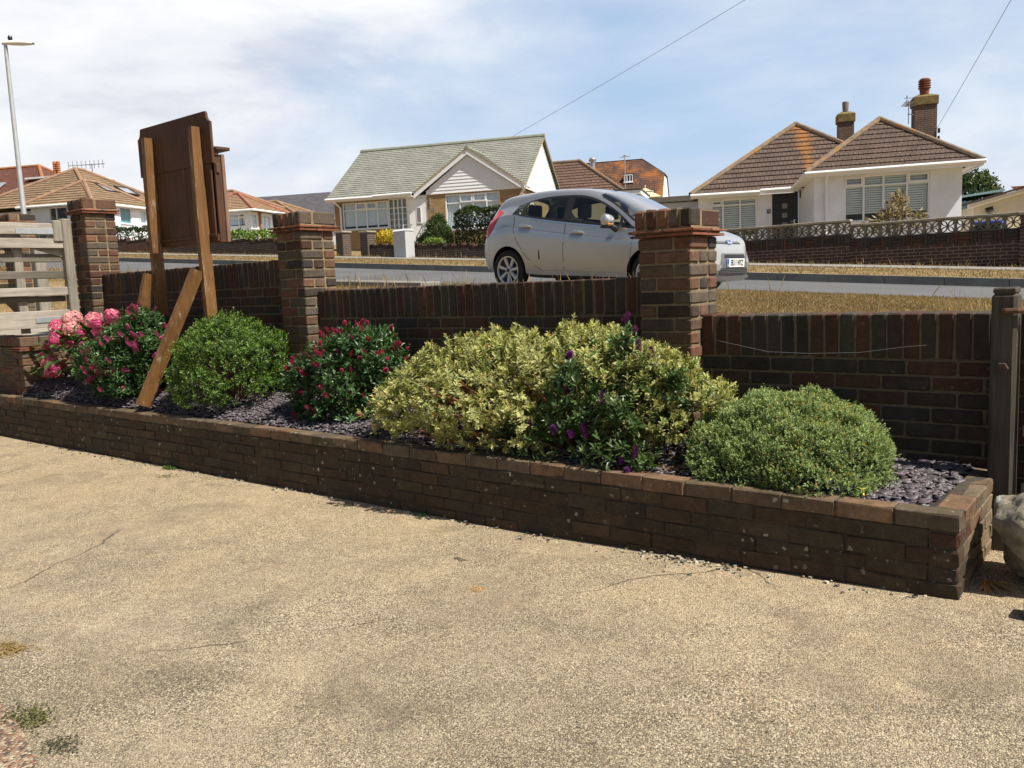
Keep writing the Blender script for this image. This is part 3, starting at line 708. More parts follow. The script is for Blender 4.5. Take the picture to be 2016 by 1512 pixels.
def lumps_points(lumps, n, inner=0.72, rng=RNG, zmin=None, wob=0.10, stray=.07):
    """points in the outer shell of a union of ellipsoids, with outward normals and depth (1 = outside)"""
    area = np.array([l[3]*l[4]+l[4]*l[5]+l[3]*l[5] for l in lumps]); pr = area/area.sum()
    P = []; N_ = []; D = []; got = 0
    while got < n:
        m = n*2; li = rng.choice(len(lumps), m, p=pr); L = np.array(lumps)[li]
        v = unit(rng.normal(size=(m, 3))); v[:, 2] = np.where(v[:, 2] < -.45, -v[:, 2], v[:, 2])
        dep = 1-(1-inner)*rng.random(m)**1.6; dep = np.where(rng.random(m) < stray, rng.uniform(1.0, 1.13, m), dep)
        wobb = 1 + wob*np.sin(5*v[:, 0]+li*2.1)*np.sin(6*v[:, 1]+1.3*li)+wob*.8*np.sin(11*v[:, 2]+7*v[:, 0]+li)+wob*.75*np.sin(17*v[:, 0]+li)*np.sin(19*v[:, 1]+2*li)*np.sin(15*v[:, 2])
        p = L[:, :3] + v*L[:, 3:6]*(dep*wobb)[:, None]
        nn = unit(v/L[:, 3:6])
        ok = np.ones(m, bool)
        for k, l in enumerate(lumps):
            q = (p - np.array(l[:3]))/np.array(l[3:6]); ok &= ~((np.linalg.norm(q, axis=1) < .80) & (li != k))
        if zmin is not None: ok &= p[:, 2] > zmin
        P.append(p[ok]); N_.append(nn[ok]); D.append(dep[ok]); got += ok.sum()
    return np.concatenate(P)[:n], np.concatenate(N_)[:n], np.concatenate(D)[:n]
def tufted(P, N_, K, amp, rad, rng=RNG):
    c = P[rng.choice(len(P), K, replace=False)]; d = np.min(np.linalg.norm(P[:, None]-c[None], axis=2), axis=1)
    return P + N_*(amp*(np.clip(1-(d/rad)**2, -.6, 1)))[:, None]
def shoots(P, axis, nl, shoot_len, L, W, tilt0, tilt1, col, edge=None, seg=2, jcol=0.18, curl=.25, fold=.25, rng=RNG, tipcol=None):
    """decussate shoots: nl leaves up each axis, the lower ones opener than the tip"""
    m = len(P); axis = unit(axis)
    ref = unit(np.cross(axis, rng.normal(size=(m, 3)))); r2 = np.cross(axis, ref)
    out = LB(); shade = 1 + rng.normal(0, jcol, m)
    for k in range(nl):
        t = k/(max(nl-1, 1)); ph = (k//2)*math.pi/2 + (k % 2)*math.pi
        ph = ph + rng.normal(0, .25, m)
        rad = ref*np.cos(ph)[:, None] + r2*np.sin(ph)[:, None]
        tl = lerp(tilt0, tilt1, t) + rng.normal(0, .14, m)
        d = axis*np.cos(tl)[:, None] + rad*np.sin(tl)[:, None]
        pos = P + axis*(shoot_len*(t-1))[:, None] if hasattr(shoot_len, '__len__') else P + axis*(shoot_len*(t-1))
        sz = (1 - .35*max(0, t-.6)/.4)*(1 + rng.normal(0, .15, m))
        g = np.clip(shade + rng.normal(0, .08, m), .45, 1.8)[:, None]
        c = np.array(col)*g
        if tipcol is not None: c = lerp(c, np.array(tipcol)*g, t**2)
        ce = None if edge is None else np.array(edge)*g
        out.add(*leaves(pos, d, axis - d*.2, L*sz, W*sz, c, ce, seg, curl, fold, rng))
    return out
def up_axis(N_, k=.5, j=.35, rng=RNG): return unit(N_*(1-k) + np.array([0, 0, k]) + rng.normal(0, j, N_.shape))
def stems(root, base, tips, r0, r1, m, n=5, name='stem', bend=.1):
    b = MB()
    for tp in tips:
        bs = np.array(base) + RNG.normal(0, .02, 3)*[1, 1, 0]; tp = np.array(tp)
        mid = lerp(bs, tp, .5) + RNG.normal(0, bend, 3)*np.linalg.norm(tp-bs)*.5
        b.tube([bs, lerp(bs, mid, .6), lerp(mid, tp, .3), tp], [r0, lerp(r0, r1, .4), lerp(r0, r1, .7), r1], n)
    return b.build(name, m, root)
def rel(l, o): return [(a[0]-o[0], a[1]-o[1], a[2]-o[2], *a[3:]) for a in l]

# --- variegated hebe, cream edged leaves -----------------------------------
o = Vector((-2.85, 3.86, .40))
t = thing('variegated_hebe', 'broad shrub with cream and yellow edged leaves spilling over the planter edge', 'shrub', o)
lum = rel([(-3.36, 3.80, .70, .56, .42, .30), (-3.62, 3.72, .58, .42, .34, .25), (-2.78, 3.92, .72, .52, .36, .34), (-2.30, 3.92, .70, .40, .34, .30), (-2.02, 3.90, .62, .30, .28, .26), (-3.05, 3.62, .52, .45, .22, .22), (-3.32, 3.90, .86, .22, .22, .20), (-2.62, 3.95, .90, .24, .22, .18)], o)
P, N_, D = lumps_points(lum, 2700, .72, zmin=-.02); P = tufted(P, N_, 90, .045, .13)
L_ = shoots(P, up_axis(N_, .45, .30), 12, .055, .032, .0125, 1.25, .35, (0.095, 0.155, 0.05), (0.60, 0.575, 0.25), 2, .18, .2, .18, tipcol=(0.30, .36, .12))
dry = RNG.random(len(P)) < .10
L2 = shoots(P[dry]+[0, 0, .01], up_axis(N_[dry], .4, .3), 8, .035, .020, .008, 1.1, .3, (0.36, 0.20, 0.075), (0.52, .36, .17), 2, .2)
grn = RNG.random(len(P)) < np.where(P[:, 0] > .35, .34, .08)
L3 = shoots(P[grn], up_axis(N_[grn], .4, .3), 10, .06, .032, .012, 1.2, .3, (0.08, 0.16, 0.035), (0.12, .20, .05), 2, .2)
def merge(*ls):
    out = LB()
    for l in ls:
        base = out.n
        out.V += l.V; out.C += l.C; out.F += [np.where(f >= 0, f+base, -1) for f in l.F]; out.n += l.n
    return out
merge(L_, L2, L3).build('foliage', LEAF_SOFT, t)
stems(t, (.3, .02, -.03), [tuple(p*.9) for p in P[RNG.choice(len(P), 70)]], .009, .003, STEM_OR)
stems(t, (-.55, -.05, -.03), [tuple(p*.9) for p in P[RNG.choice(len(P), 50)]], .009, .003, STEM)

def spike_mesh(name, col, n=70, L=.055, r=.013, tip=.5, rng=RNG):
    k = np.arange(n); tt = (k+.5)/n; ph = k*2.39996
    prof = r*np.sqrt(np.clip(1-(tt*1.0)**2.2, .05, 1))
    pos = np.stack([np.cos(ph)*prof*.35, np.sin(ph)*prof*.35, tt*L], 1)
    d = np.stack([np.cos(ph), np.sin(ph), .5+tt*tip], 1)
    g = np.clip(1+rng.normal(0, .25, n), .5, 1.7)[:, None]
    V, F, C = leaves(pos, d, np.tile([0, 0, 1.], (n, 1)), prof*1.15+.004, .007, np.array(col)*g, np.array(col)*g*1.25, 1, .1, .2)
    me_o = np_mesh(name, V, F, C, PETAL); me = me_o.data; bpy.data.objects.remove(me_o); return me
def orient(d):
    return Vector(d).to_track_quat('Z', 'Y').to_euler()
def hebe(o, lum, nsh, label, fcol, nfl, colr, L=.050, W=.0165, spike=(.055, .013), group=None, fl_up=.5, name='hebe_shrub', bias=None, clusters=None):
    t = thing(name, label, 'shrub', o)
    lum = rel(lum, o)
    P, N_, D = lumps_points(lum, nsh, .62, zmin=-.06)
    A = up_axis(N_, .45, .35)
    lf = shoots(P, A, 10, .075, L, W, 1.35, .35, colr, tuple(v*1.08 for v in colr), 2, .22, .28, .16, tipcol=tuple(v*1.35 for v in colr))
    lf.build('foliage', LEAF, t)
    stems(t, (0, 0, -.03), [tuple(p*.92) for p in P[RNG.choice(len(P), 60)]], .009, .003, STEM)
    ms = [spike_mesh('flower_spike', tuple(v*k for v in fcol), 80, spike[0]*q, spike[1]) for k, q in ((1, 1), (1.25, .8), (.8, 1.15))]
    front = np.where((D > .82) & ((N_ @ np.array([.55, -.75, .35])) > -.15))[0]
    if clusters is None:
        idx = RNG.choice(front, min(nfl, len(front)), replace=False)
        for q, i in enumerate(idx):
            d = unit(A[i] + np.array([.1, -.15, .25])*fl_up)
            add_part('flower_spike', ms[q % 3], t, P[i]+A[i]*.012, orient(d), RNG.uniform(.75, 1.2))
    else:
        for q, c in enumerate(clusters):
            p = np.array(c[:3]) - np.array(o)
            add_part('flower_spike', ms[q % 3], t, p, orient((RNG.normal(0, .35), RNG.normal(-.2, .35), 1)), RNG.uniform(.8, 1.25))
    return t
# hebe with magenta spikes behind the brace of the notice board
hebe(Vector((-7.42, 3.72, .50)), [(-7.46, 3.73, .80, .43, .28, .29), (-7.24, 3.80, 1.03, .26, .24, .23), (-7.72, 3.70, .76, .26, .24, .23), (-7.06, 3.78, .82, .20, .20, .24), (-7.42, 3.66, .60, .44, .20, .16), (-7.88, 3.68, .74, .26, .20, .24)], 1250,
     'dark green shrub with mauve pink flower spikes behind the board brace', (0.38, 0.08, 0.20), 95, (0.050, 0.105, 0.032), spike=(.06, .015))
# crimson hebe between green shrub and variegated shrub
hebe(Vector((-4.70, 3.95, .45)), [(-4.72, 3.95, .74, .44, .34, .27), (-4.56, 4.0, .90, .30, .28, .20), (-4.98, 3.88, .66, .22, .26, .22), (-4.40, 3.97, .76, .24, .24, .20), (-4.70, 3.84, .52, .46, .24, .15)], 900,
     'dark green shrub with crimson flower spikes against the middle pillar', (0.33, 0.045, 0.11), 100, (0.048, 0.10, 0.034), L=.048, W=.016, spike=(.042, .0105))
# purple hebe in front of the variegated one
pc = [(-2.28, 3.78, 1.12), (-2.20, 3.76, 1.07), (-2.16, 3.72, .98), (-2.10, 3.74, .94), (-2.52, 3.62, .93), (-2.52, 3.62, .88), (-2.48, 3.55, .76), (-2.78, 3.50, .60), (-2.70, 3.50, .58), (-2.98, 3.52, .66), (-2.42, 3.50, .55), (-2.34, 3.50, .55), (-2.26, 3.50, .44), (-2.14, 3.50, .44), (-2.06, 3.50, .47), (-2.10, 3.48, .40), (-2.55, 3.5, .56), (-2.26, 3.52, .72)]
hebe(Vector((-2.45, 3.68, .42)), [(-2.34, 3.74, .60, .30, .20, .26), (-2.26, 3.78, .92, .075, .075, .20), (-2.10, 3.76, .76, .10, .10, .18), (-2.66, 3.58, .50, .40, .13, .18), (-2.26, 3.54, .46, .30, .11, .13), (-2.50, 3.60, .74, .15, .10, .20), (-1.98, 3.72, .80, .10, .10, .12), (-2.22, 3.58, .64, .14, .09, .14)], 520,
     'dark glossy shrub with deep purple flower spikes growing through the variegated shrub', (0.11, 0.022, 0.15), 20, (0.064, 0.112, 0.034), L=.046, W=.015, spike=(.055, .014), clusters=pc)
# --- rounded green shrub ----------------------------------------------------
o = Vector((-6.08, 3.86, .44))
t = thing('rounded_shrub', 'dense bright green dome shrub right of the board brace', 'shrub', o)
lum = rel([(-6.08, 3.88, .76, .54, .42, .38), (-6.0, 3.84, .92, .34, .30, .27), (-5.82, 3.82, .70, .34, .30, .30), (-6.34, 3.84, .64, .34, .30, .26), (-6.05, 3.66, .58, .40, .22, .22), (-5.78, 3.95, .84, .26, .26, .24)], o)
P, N_, D = lumps_points(lum, 3500, .72, zmin=-.04, wob=.09, stray=.03); P = tufted(P, N_, 70, .035, .11)
lf = shoots(P, up_axis(N_, .35, .38), 9, .05, .024, .0095, 1.2, .35, (0.062, 0.13, 0.022), None, 1, .26, .2, .2, tipcol=(0.16, 0.26, 0.04))
lf.build('foliage', LEAF, t)
stems(t, (0, 0, -.05), [tuple(p*.9) for p in P[RNG.choice(len(P), 70)]], .009, .003, STEM)
# --- fine leaved dome -------------------------------------------------------
o = Vector((-1.43, 3.84, .40))
t = thing('domed_shrub', 'low grey green dome of tiny leaves at the right end of the planter', 'shrub', o)
lum = rel([(-1.43, 3.88, .50, .46, .36, .29), (-1.40, 3.74, .46, .40, .28, .25), (-1.14, 3.80, .46, .20, .28, .22), (-1.72, 3.82, .46, .22, .28, .24), (-1.36, 3.92, .58, .32, .26, .22), (-1.55, 3.88, .60, .24, .24, .19), (-1.25, 3.60, .41, .27, .17, .18), (-1.52, 3.60, .41, .26, .17, .18), (-1.40, 3.57, .37, .36, .13, .12)], o)
P, N_, D = lumps_points(lum, 13500, .80, zmin=-.05, wob=.07, stray=.015); P = tufted(P, N_, 130, .026, .075)*[.97, .95, .95]
lf = shoots(P, up_axis(N_, .30, .38), 9, .032, .0125, .0062, 1.15, .3, (0.135, 0.215, 0.075), None, 1, .24, .1, .15, tipcol=(0.42, 0.50, 0.22))
og = (RNG.random(len(P)) < .05*np.clip(1.2+np.sin(P[:, 0]*9)*1.4, 0, 3)) & (N_[:, 2] > .15)
l2 = shoots(P[og]+N_[og]*.004, up_axis(N_[og], .3, .3), 6, .014, .009, .005, .9, .3, (0.38, 0.26, 0.06), None, 1, .2)
merge(lf, l2).build('foliage', LEAF_SOFT, t)
stems(t, (0, 0, -.05), [tuple(p*.9) for p in P[RNG.choice(len(P), 90)]], .008, .002, STEM)
# --- hydrangea --------------------------------------------------------------
def mophead(cols, r, n=150, rng=RNG):
    k = np.arange(n); z = 1-1.65*(k+.5)/n; ph = k*2.39996; s = np.sqrt(1-z*z)
    N_ = np.stack([np.cos(ph)*s, np.sin(ph)*s, z], 1); N_ = unit(N_ + rng.normal(0, .09, N_.shape))
    out = LB(); ref = unit(np.cross(N_, rng.normal(size=N_.shape))); r2 = np.cross(N_, ref)
    cc = np.array(cols)[rng.integers(0, len(cols), n)]*np.clip(1+rng.normal(0, .16, n), .6, 1.5)[:, None]
    rr = r*(1+rng.normal(0, .05, n))
    for q in range(4):
        a = q*math.pi/2
        d = ref*math.cos(a) + r2*math.sin(a) + N_*.15
        out.add(*leaves(N_*rr[:, None]*[1, 1, .85], d, N_, r*.20, r*.20, cc, cc*[1.15, 1.2, 1.2], 1, .15, .12))
    ob = out.build('flower_head', PETAL); me = ob.data; bpy.data.objects.remove(ob); return me
o = Vector((-8.62, 3.86, .55))
t = thing('hydrangea', 'hydrangea with large pink mophead flowers beside the wooden gate', 'shrub', o)
lum = rel([(-8.62, 3.88, .82, .34, .32, .30), (-8.92, 3.84, .74, .24, .28, .24), (-8.25, 3.90, .90, .26, .26, .24)], o)
P, N_, D = lumps_points(lum, 420, .6, zmin=-.02)
cl = np.array([0.055, 0.115, 0.026])*np.clip(1+RNG.normal(0, .25, 420), .5, 1.7)[:, None]
LBo = LB(); LBo.add(*leaves(P, unit(N_ + [0, 0, -.15] + RNG.normal(0, .4, P.shape)), unit(N_*.4+[0, 0, 1]), RNG.uniform(.07, .12, 420), RNG.uniform(.045, .07, 420), cl, cl*1.1, 2, .25, .12))
LBo.build('foliage', LEAF, t)
stems(t, (0, 0, -.05), [tuple(p*.9) for p in P[RNG.choice(420, 30)]], .008, .003, STEM)
pink = [(0.60, 0.14, 0.26), (0.66, 0.22, 0.33), (0.54, 0.09, 0.21)]; pale = [(0.68, 0.34, 0.36), (0.70, 0.46, 0.42), (0.66, 0.25, 0.32)]; deep = [(0.48, 0.07, 0.19), (0.56, 0.11, 0.24), (0.42, .055, .16)]
heads = [mophead(pink, .095), mophead(pale, .105), mophead(deep, .075), mophead(pink+pale, .085)]
for px_, py_, pz_, k, s_ in [(-8.50, 3.76, 1.165, 1, 1.1), (-8.78, 3.74, 1.09, 0, 1.1), (-8.40, 3.70, 1.08, 1, .9), (-8.12, 3.78, 1.165, 3, 1.1), (-7.86, 3.84, 1.20, 0, .9), (-7.98, 3.76, 1.12, 2, .9), (-8.62, 3.66, 1.0, 0, 1.0), (-9.0, 3.74, .93, 2, 1.1), (-8.52, 3.58, .97, 2, .8),
                          (-9.12, 3.74, .78, 0, 1.05), (-8.82, 3.64, .76, 3, 1.1), (-8.92, 3.76, .70, 2, 1.0), (-8.66, 3.60, .67, 0, .95), (-9.02, 3.68, .63, 2, .8), (-8.50, 3.56, .72, 2, .7), (-8.78, 3.82, .92, 2, .9), (-8.2, 3.7, 1.04, 2, .7)]:
    add_part('flower_head', heads[k], t, Vector((px_, py_, pz_))-o, (RNG.normal(0, .2)+.3, RNG.normal(0, .25)+.2, RNG.uniform(0, 6)), s_*.86)

# fallen leaves under the shrubs
b = LB(); n = 420
xx = RNG.choice([-2.9, -2.3, -2.1, -1.9, -3.2], n) + RNG.normal(0, .2, n); yy = np.clip(3.58 + np.abs(RNG.normal(0, .12, n)), 3.55, 4.2)
pp = np.stack([xx, yy, np.array([slate_z(a, c)+.022 for a, c in zip(xx, yy)])], 1)
cl = np.array([0.34, 0.17, 0.06])*np.clip(1+RNG.normal(0, .35, n), .35, 1.9)[:, None]
b.add(*leaves(pp, np.concatenate([RNG.normal(size=(n, 2)), RNG.normal(0, .25, (n, 1))], 1), np.tile([0, 0, 1.], (n, 1)), RNG.uniform(.018, .035, n), .009, cl, None, 1, .2, .2))
stuff(b.build('fallen_leaves', LEAF_SOFT), 'dry orange brown leaf litter beneath the variegated shrub', 'leaf litter')

def weed(label, loc, n, L, W, col, spread, flat=.5, group=None, rng=RNG):
    t = thing('weed', label, 'weed', loc, 0, group)
    th = rng.uniform(0, 6.28, n); d = np.stack([np.cos(th), np.sin(th), rng.uniform(.1, 1.2, n)*flat], 1)
    p = np.stack([rng.normal(0, spread, n), rng.normal(0, spread*.6, n), rng.uniform(0, .012, n)], 1)
    c = np.array(col)*np.clip(1+rng.normal(0, .3, n), .4, 1.8)[:, None]
    b = LB(); b.add(*leaves(p, d, np.tile([0, 0, 1.], (n, 1)), rng.uniform(.5, 1.2, n)*L, W, c, None, 1, .35, .15)); b.build('leaves', LEAF_SOFT, t)
    return t
dz = drive_z
weed('mossy green weed patch in the bottom left corner of the drive', (-2.86, 1.0, dz(-2.8)), 420, .013, .006, (0.13, 0.135, 0.045), .055, .35)
weed('dull grey green weed beside the mossy patch in the corner', (-2.58, .985, dz(-2.6)), 220, .014, .005, (0.10, 0.10, 0.065), .035, .3)
weed('straw coloured grass tuft at the left edge of the drive', (-3.52, 1.19, dz(-3.5)), 150, .035, .0035, (0.36, 0.26, 0.11), .04, .5)
weed('tiny green weed at the planter foot below the green shrub', (-6.25, 3.40, dz(-6.2)), 120, .025, .012, (0.06, 0.12, 0.03), .035, .9)
weed('small bluish weed at the planter foot below the variegated shrub', (-3.45, 3.40, dz(-3.4)), 60, .022, .012, (0.06, 0.13, 0.07), .02, .9)
weed('dry yellow tuft lying in the middle of the drive', (-2.36, 2.63, dz(-2.3)), 40, .018, .004, (0.55, 0.36, 0.11), .018, .3)
weed('trailing green weed on the drive near the green shrub', (-6.0, 3.22, dz(-6)), 60, .022, .009, (0.13, 0.16, 0.05), .06, .3)
n = 260; gx_ = np.concatenate([RNG.uniform(-9, -.7, 180), RNG.normal(-1.75, .14, 80)]); gy_ = 3.425 - np.abs(RNG.normal(0, .06, n)); b = LB(); GV = []; GF = []; GC = []
for i in range(n):
    r_ = RNG.uniform(.003, .0095); P_ = CB_S*r_*[1, RNG.uniform(.6, 1), RNG.uniform(.5, .8)]*(1+RNG.normal(0, .08, (24, 3))); P_ = P_ @ rotz(RNG.uniform(0, 6)).T + [gx_[i], gy_[i], drive_z(gx_[i])+r_*.5]
    k_ = RNG.uniform(.3, 1); cg = np.array([.52, .47, .38])*k_
    for f_ in CB_F: GF.append([q+24*i for q in f_]+([-1] if len(f_) == 3 else []))
    GV.append(P_); GC.append(np.tile(cg, (24, 1)))
stuff(np_mesh('grit', np.concatenate(GV), np.array(GF), np.concatenate(GC), mat('loose_grit', attr=True, rough=.9)), 'loose pale grit and pebbles along the foot of the planter wall', 'grit')
# dark twig on the drive, dried palm leaves by the rock, yellow tag on the slate
b = MB(); b.tube([(-.03, 0, .004), (0, .006, .008), (.03, .0, .006), (.045, .01, .004)], .003, 6); b.tube([(-.01, .004, .008), (.02, -.012, .006), (.035, -.01, .004)], .0025, 6)
tag(b.build('twig', mat('grey_twig', (0.13, 0.12, 0.10), 0.9), None, (-2.72, 2.91, dz(-2.7))), 'small grey twig lying on the drive', 'twig')
t = thing('dried_leaf', 'curled tan dried leaves on the ground beside the rock', 'leaf', (-.575, 3.60, dz(-.57)+.012))
lb = LB(); n = 9
lb.add(*leaves(np.array([[0, .08, .0]]*n)+RNG.normal(0, .008, (n, 3))*[1, 1, .3], np.stack([np.linspace(-.3, .8, n), np.linspace(-1, -.35, n), RNG.normal(.06, .12, n)], 1), np.tile([0, 0, 1.], (n, 1)), RNG.uniform(.06, .15, n), .016, np.tile([.46, .27, .10], (n, 1))*RNG.uniform(.7, 1.2, (n, 1)), None, 2, .12, .3))
lb.build('leaflets', LEAF_SOFT, t)
b = MB(); b.tube([(-.05, .03, .02), (-.02, .0, .03), (0, -.015, .025), (.008, -.045, .012)], .004, 6); b.tube([(-.012, -.002, .028), (0.002, .012, .03)], .003, 5)
tag(b.build('yellow_cord', mat('yellow_cord', (0.75, 0.62, 0.03), 0.5), None, (-1.02, 3.60, .40)), 'short piece of yellow cord lying on the slate', 'cord')
# lumpy rock by the gate post
bm = bmesh.new(); bmesh.ops.create_icosphere(bm, subdivisions=5, radius=1)
from mathutils import noise as mnoise
for v in bm.verts:
    p = v.co.copy(); d = 1 + .30*mnoise.noise(p*1.3+Vector((3, 1, 2))) + .14*mnoise.noise(p*3.1) + .06*mnoise.noise(p*8) + .03*mnoise.noise(p*19)
    v.co = Vector((p.x*.19*d, p.y*.21*d, p.z*.185*d))
me = bpy.data.meshes.new('rock'); bm.to_mesh(me); bm.free(); me.polygons.foreach_set('use_smooth', [True]*len(me.polygons))
def rock_mat():
    m = bpy.data.materials.new('lichened_rock'); m.use_nodes = True; tt = NT(m.node_tree); pb = tt.n['Principled BSDF']; co = tt.node('ShaderNodeTexCoord').outputs['Object']
    c = tt.ramp(tt.noise(co, 9, 8, .7, .5), [(.3, (.13, .115, .085)), (.5, (.26, .235, .18)), (.7, (.40, .37, .30))])
    c = tt.mix(tt.ramp(tt.noise(tt.mapv(co, (1, 1, 1), loc=(4, 2, 9)), 6, 7, .7, .6), [(.56, 0.), (.62, .85)]), c, (.68, .66, .60))
    c = tt.mix(tt.ramp(tt.noise(co, 45, 4, .7), [(.60, 0.), (.68, .8)]), c, (.05, .045, .035))
    tt.l.new(c, pb.inputs['Base Color']); pb.inputs['Roughness'].default_value = .9
    bn = tt.node('ShaderNodeBump'); bn.inputs['Strength'].default_value = .9; bn.inputs['Distance'].default_value = .02; tt.l.new(tt.noise(co, 26, 8, .7), bn.inputs['Height']); tt.l.new(bn.outputs[0], pb.inputs['Normal'])
    return m
me.materials.append(rock_mat()); tag(link('rock', me, None, (-.355, 3.77, .28), 0.6), 'pale lichen covered rock at the foot of the gate post', 'rock')
b = MB(); b.box(-.06, .12, -.05, .05, 0, .07, 0, (.22, .17, .12), .01, .003)
tag(b.build('loose_brick', [BR_OLD], None, (-.345, 3.40, dz(-.3))), 'loose brick under the pale rock at the frame edge', 'brick')
b = MB(); b.tube([(-2.03, 4.327, .99), (-1.85, 4.322, .955), (-1.72, 4.320, .93), (-1.5, 4.32, .925), (-1.25, 4.32, .935), (-1.05, 4.322, .965), (-.95, 4.327, .975)], 0.0011, 6)
tag(b.build('wire', mat('galvanised_wire', (0.28, 0.28, 0.28), .5, metal=.5)), 'thin sagging wire fixed along the lowest brick wall section', 'wire')

# dry grass on the verges
def grass(name, n, x0, x1, y0, y1, Lr, W, label, stalks=0, zf=ground_z, cat='grass', bare=None):
    x = RNG.uniform(x0, x1, n); y = RNG.uniform(y0, y1, n)
    z = np.array([zf(a, c) for a, c in zip(x, y)])
    d = np.stack([RNG.normal(0, .55, n), RNG.normal(0, .55, n), np.ones(n)], 1)
    pal = np.array([(0.27, .195, .10), (0.22, .155, .08), (.34, .265, .15), (.17, .155, .07), (.12, .135, .05), (.26, .165, .075)])
    patch = np.sin(x*1.7+y*2.1)*np.sin(x*.6-y*1.3)+.5*np.sin(x*4.3-y*3.1)*np.sin(y*5.2+x)
    ci = np.where(RNG.random(n) < .12+.18*(patch > .4), RNG.integers(3, 5, n), RNG.choice([0, 1, 2, 5], n))
    c = pal[ci]*np.clip(1.1+.22*patch+RNG.normal(0, .2, n), .5, 1.7)[:, None]
    b = LB(); b.add(*leaves(np.stack([x, y, z-.004], 1), d, RNG.normal(size=(n, 3)), RNG.uniform(*Lr, n), W, c, None, 1, .3, .1))
    if stalks:
        m = stalks; x = RNG.uniform(x0, x1, m); y = RNG.uniform(y0, y1, m); keep = np.sin(x*3.1)+np.sin(x*1.3+1) > -.3; x, y = x[keep], y[keep]; m = len(x)
        z = np.array([zf(a, c) for a, c in zip(x, y)]); d = np.stack([RNG.normal(0, .28, m), RNG.normal(0, .2, m), np.ones(m)], 1)
        c = np.array([.40, .31, .18])*np.clip(1+RNG.normal(0, .15, m), .6, 1.4)[:, None]
        b.add(*leaves(np.stack([x, y, z], 1), d, RNG.normal(size=(m, 3)), RNG.uniform(.10, .26, m), W*.9, c, None, 1, .15, .1))
    return stuff(b.build(name, LEAF_SOFT), label, cat)
grass('grass', 70000, -4.4, -.4, 4.62, 9.08, (.012, .04), .004, 'parched yellow grass on the verge behind the lowest wall section', 160)
grass('grass', 26000, -14, -4.4, 4.9, 9.08, (.025, .07), .005, 'parched grass on the verge between the garden wall and the road', 700)
grass('grass', 16000, -24, -13.2, 4.6, 9.08, (.03, .09), .007, 'tall parched grass around the street lamp beyond the gate', 900)
grass('grass', 26000, -45, 2, 15.16, 18.66, (.03, .07), .012, 'parched grass strip along the far kerb of the road', 300)
grass('grass', 5000, -60, 2, 20.02, 20.38, (.03, .12), .010, 'ragged grass at the foot of the far garden walls', 300)

# ------------------------------------------------------------------ notice board seen from behind
OAK_D = wood_mat('stained_board_wood', (0.055, 0.026, 0.014), (0.10, 0.047, 0.025), 2, 0.6, wear=(.14, .085, .06), wear_lo=.60)
OAK_L = wood_mat('varnished_post_wood', (0.115, 0.055, 0.021), (0.205, 0.105, 0.038), 2, 0.55, wear=(0.38, 0.31, 0.23), wear_lo=.57)
OAK_S = wood_mat('faded_case_wood', (0.15, 0.085, 0.06), (0.26, 0.17, 0.125), 2, 0.6, wear=(.36, .30, .27), wear_lo=.6)
o = Vector((-6.86, 3.99, .38))
t = thing('notice_board', 'tall brown wooden notice board seen from behind, on two braced posts', 'notice board', o)
Y0 = 4.055   # back face of the case
def lb(*a): return (a[0]-o.x, a[1]-o.x, a[2]-o.y, a[3]-o.y, a[4]-o.z, a[5]-o.z)
for x, top, ln in ((-7.265, 2.755, .02), (-6.505, 2.745, .06)):
    b = MB(); xa, xb = x-.027, x+.027
    # post: square foot, its face tapered towards the top so that the cut face catches the sun
    zs = [.30, 1.45, 2.10, top]; fr = [3.955, 3.955, 3.955, 3.975]
    V = []
    for z_, f_ in zip(zs, fr):
        k = ln*(1-(z_-.30)/(top-.30)) - o.x
        V += [(xa+k, f_-o.y, z_-o.z), (xb+k, f_-o.y, z_-o.z), (xb+k, Y0-.003-o.y, z_-o.z), (xa+k, Y0-.003-o.y, z_-o.z)]
    Fc = [[3, 2, 1, 0], [12, 13, 14, 15]]
    for k in range(3):
        for q in range(4): Fc.append([k*4+q, k*4+(q+1) % 4, k*4+4+(q+1) % 4, k*4+4+q])
    b.add(V, Fc); b.build('post', OAK_L, t)
for x, xf, yb, zb_ in ((-6.488, -6.74, 3.535, .565), (-7.262, -7.45, 3.74, .60)):
    b = MB(); p0 = Vector((x, 3.945, 1.56)); p1 = Vector((xf, yb, zb_)); d = (p1-p0).normalized(); nrm = Vector((0, d.z, -d.y)).normalized()
    w_ = .026; h_ = .052
    V = [p + Vector((sx*w_, 0, 0)) + nrm*sn*h_ - Vector(o) for p in (p0 + Vector((0, -.02, 0)), p1 + d*.12) for sx, sn in ((-1, -1), (1, -1), (1, 1), (-1, 1))]
    b.add(V, [[0, 3, 2, 1], [4, 5, 6, 7], [0, 1, 5, 4], [1, 2, 6, 5], [2, 3, 7, 6], [3, 0, 4, 7]]); b.build('brace', OAK_L, t, fix=True)
# header board with scooped corners
xl, xr = -7.50, -6.335
pts = [(xl, 2.44), (xr, 2.44), (xr, 2.765)]
pts += [(xr-.055+.055*math.sin(-a)-.0, 2.765+.0+.075-.075*math.cos(a)) for a in np.linspace(0, math.pi/2, 6)][1:] 
pts = [(xl, 2.44), (xr, 2.44), (xr, 2.775)] + [(xr - .05*math.sin(a), 2.775+.07*(1-math.cos(a))) for a in np.linspace(.2, 1.57, 6)] + [(xr-.06, 2.862), (xl+.06, 2.862)] + [(xl + .05*math.sin(a), 2.775+.07*(1-math.cos(a))) for a in np.linspace(1.57, .2, 6)] + [(xl, 2.775)]
b = MB(); b.prism([(p[0]-o.x, Y0-o.y, p[1]-o.z) for p in pts], (0, .022, 0)); b.build('header_board', OAK_D, t, fix=True)
b = MB()
b.box(*lb(xl, xr, Y0+.0245, Y0+.065, 2.50, 2.535), ch=.004); b.build('top_rail', OAK_D, t)
b = MB()
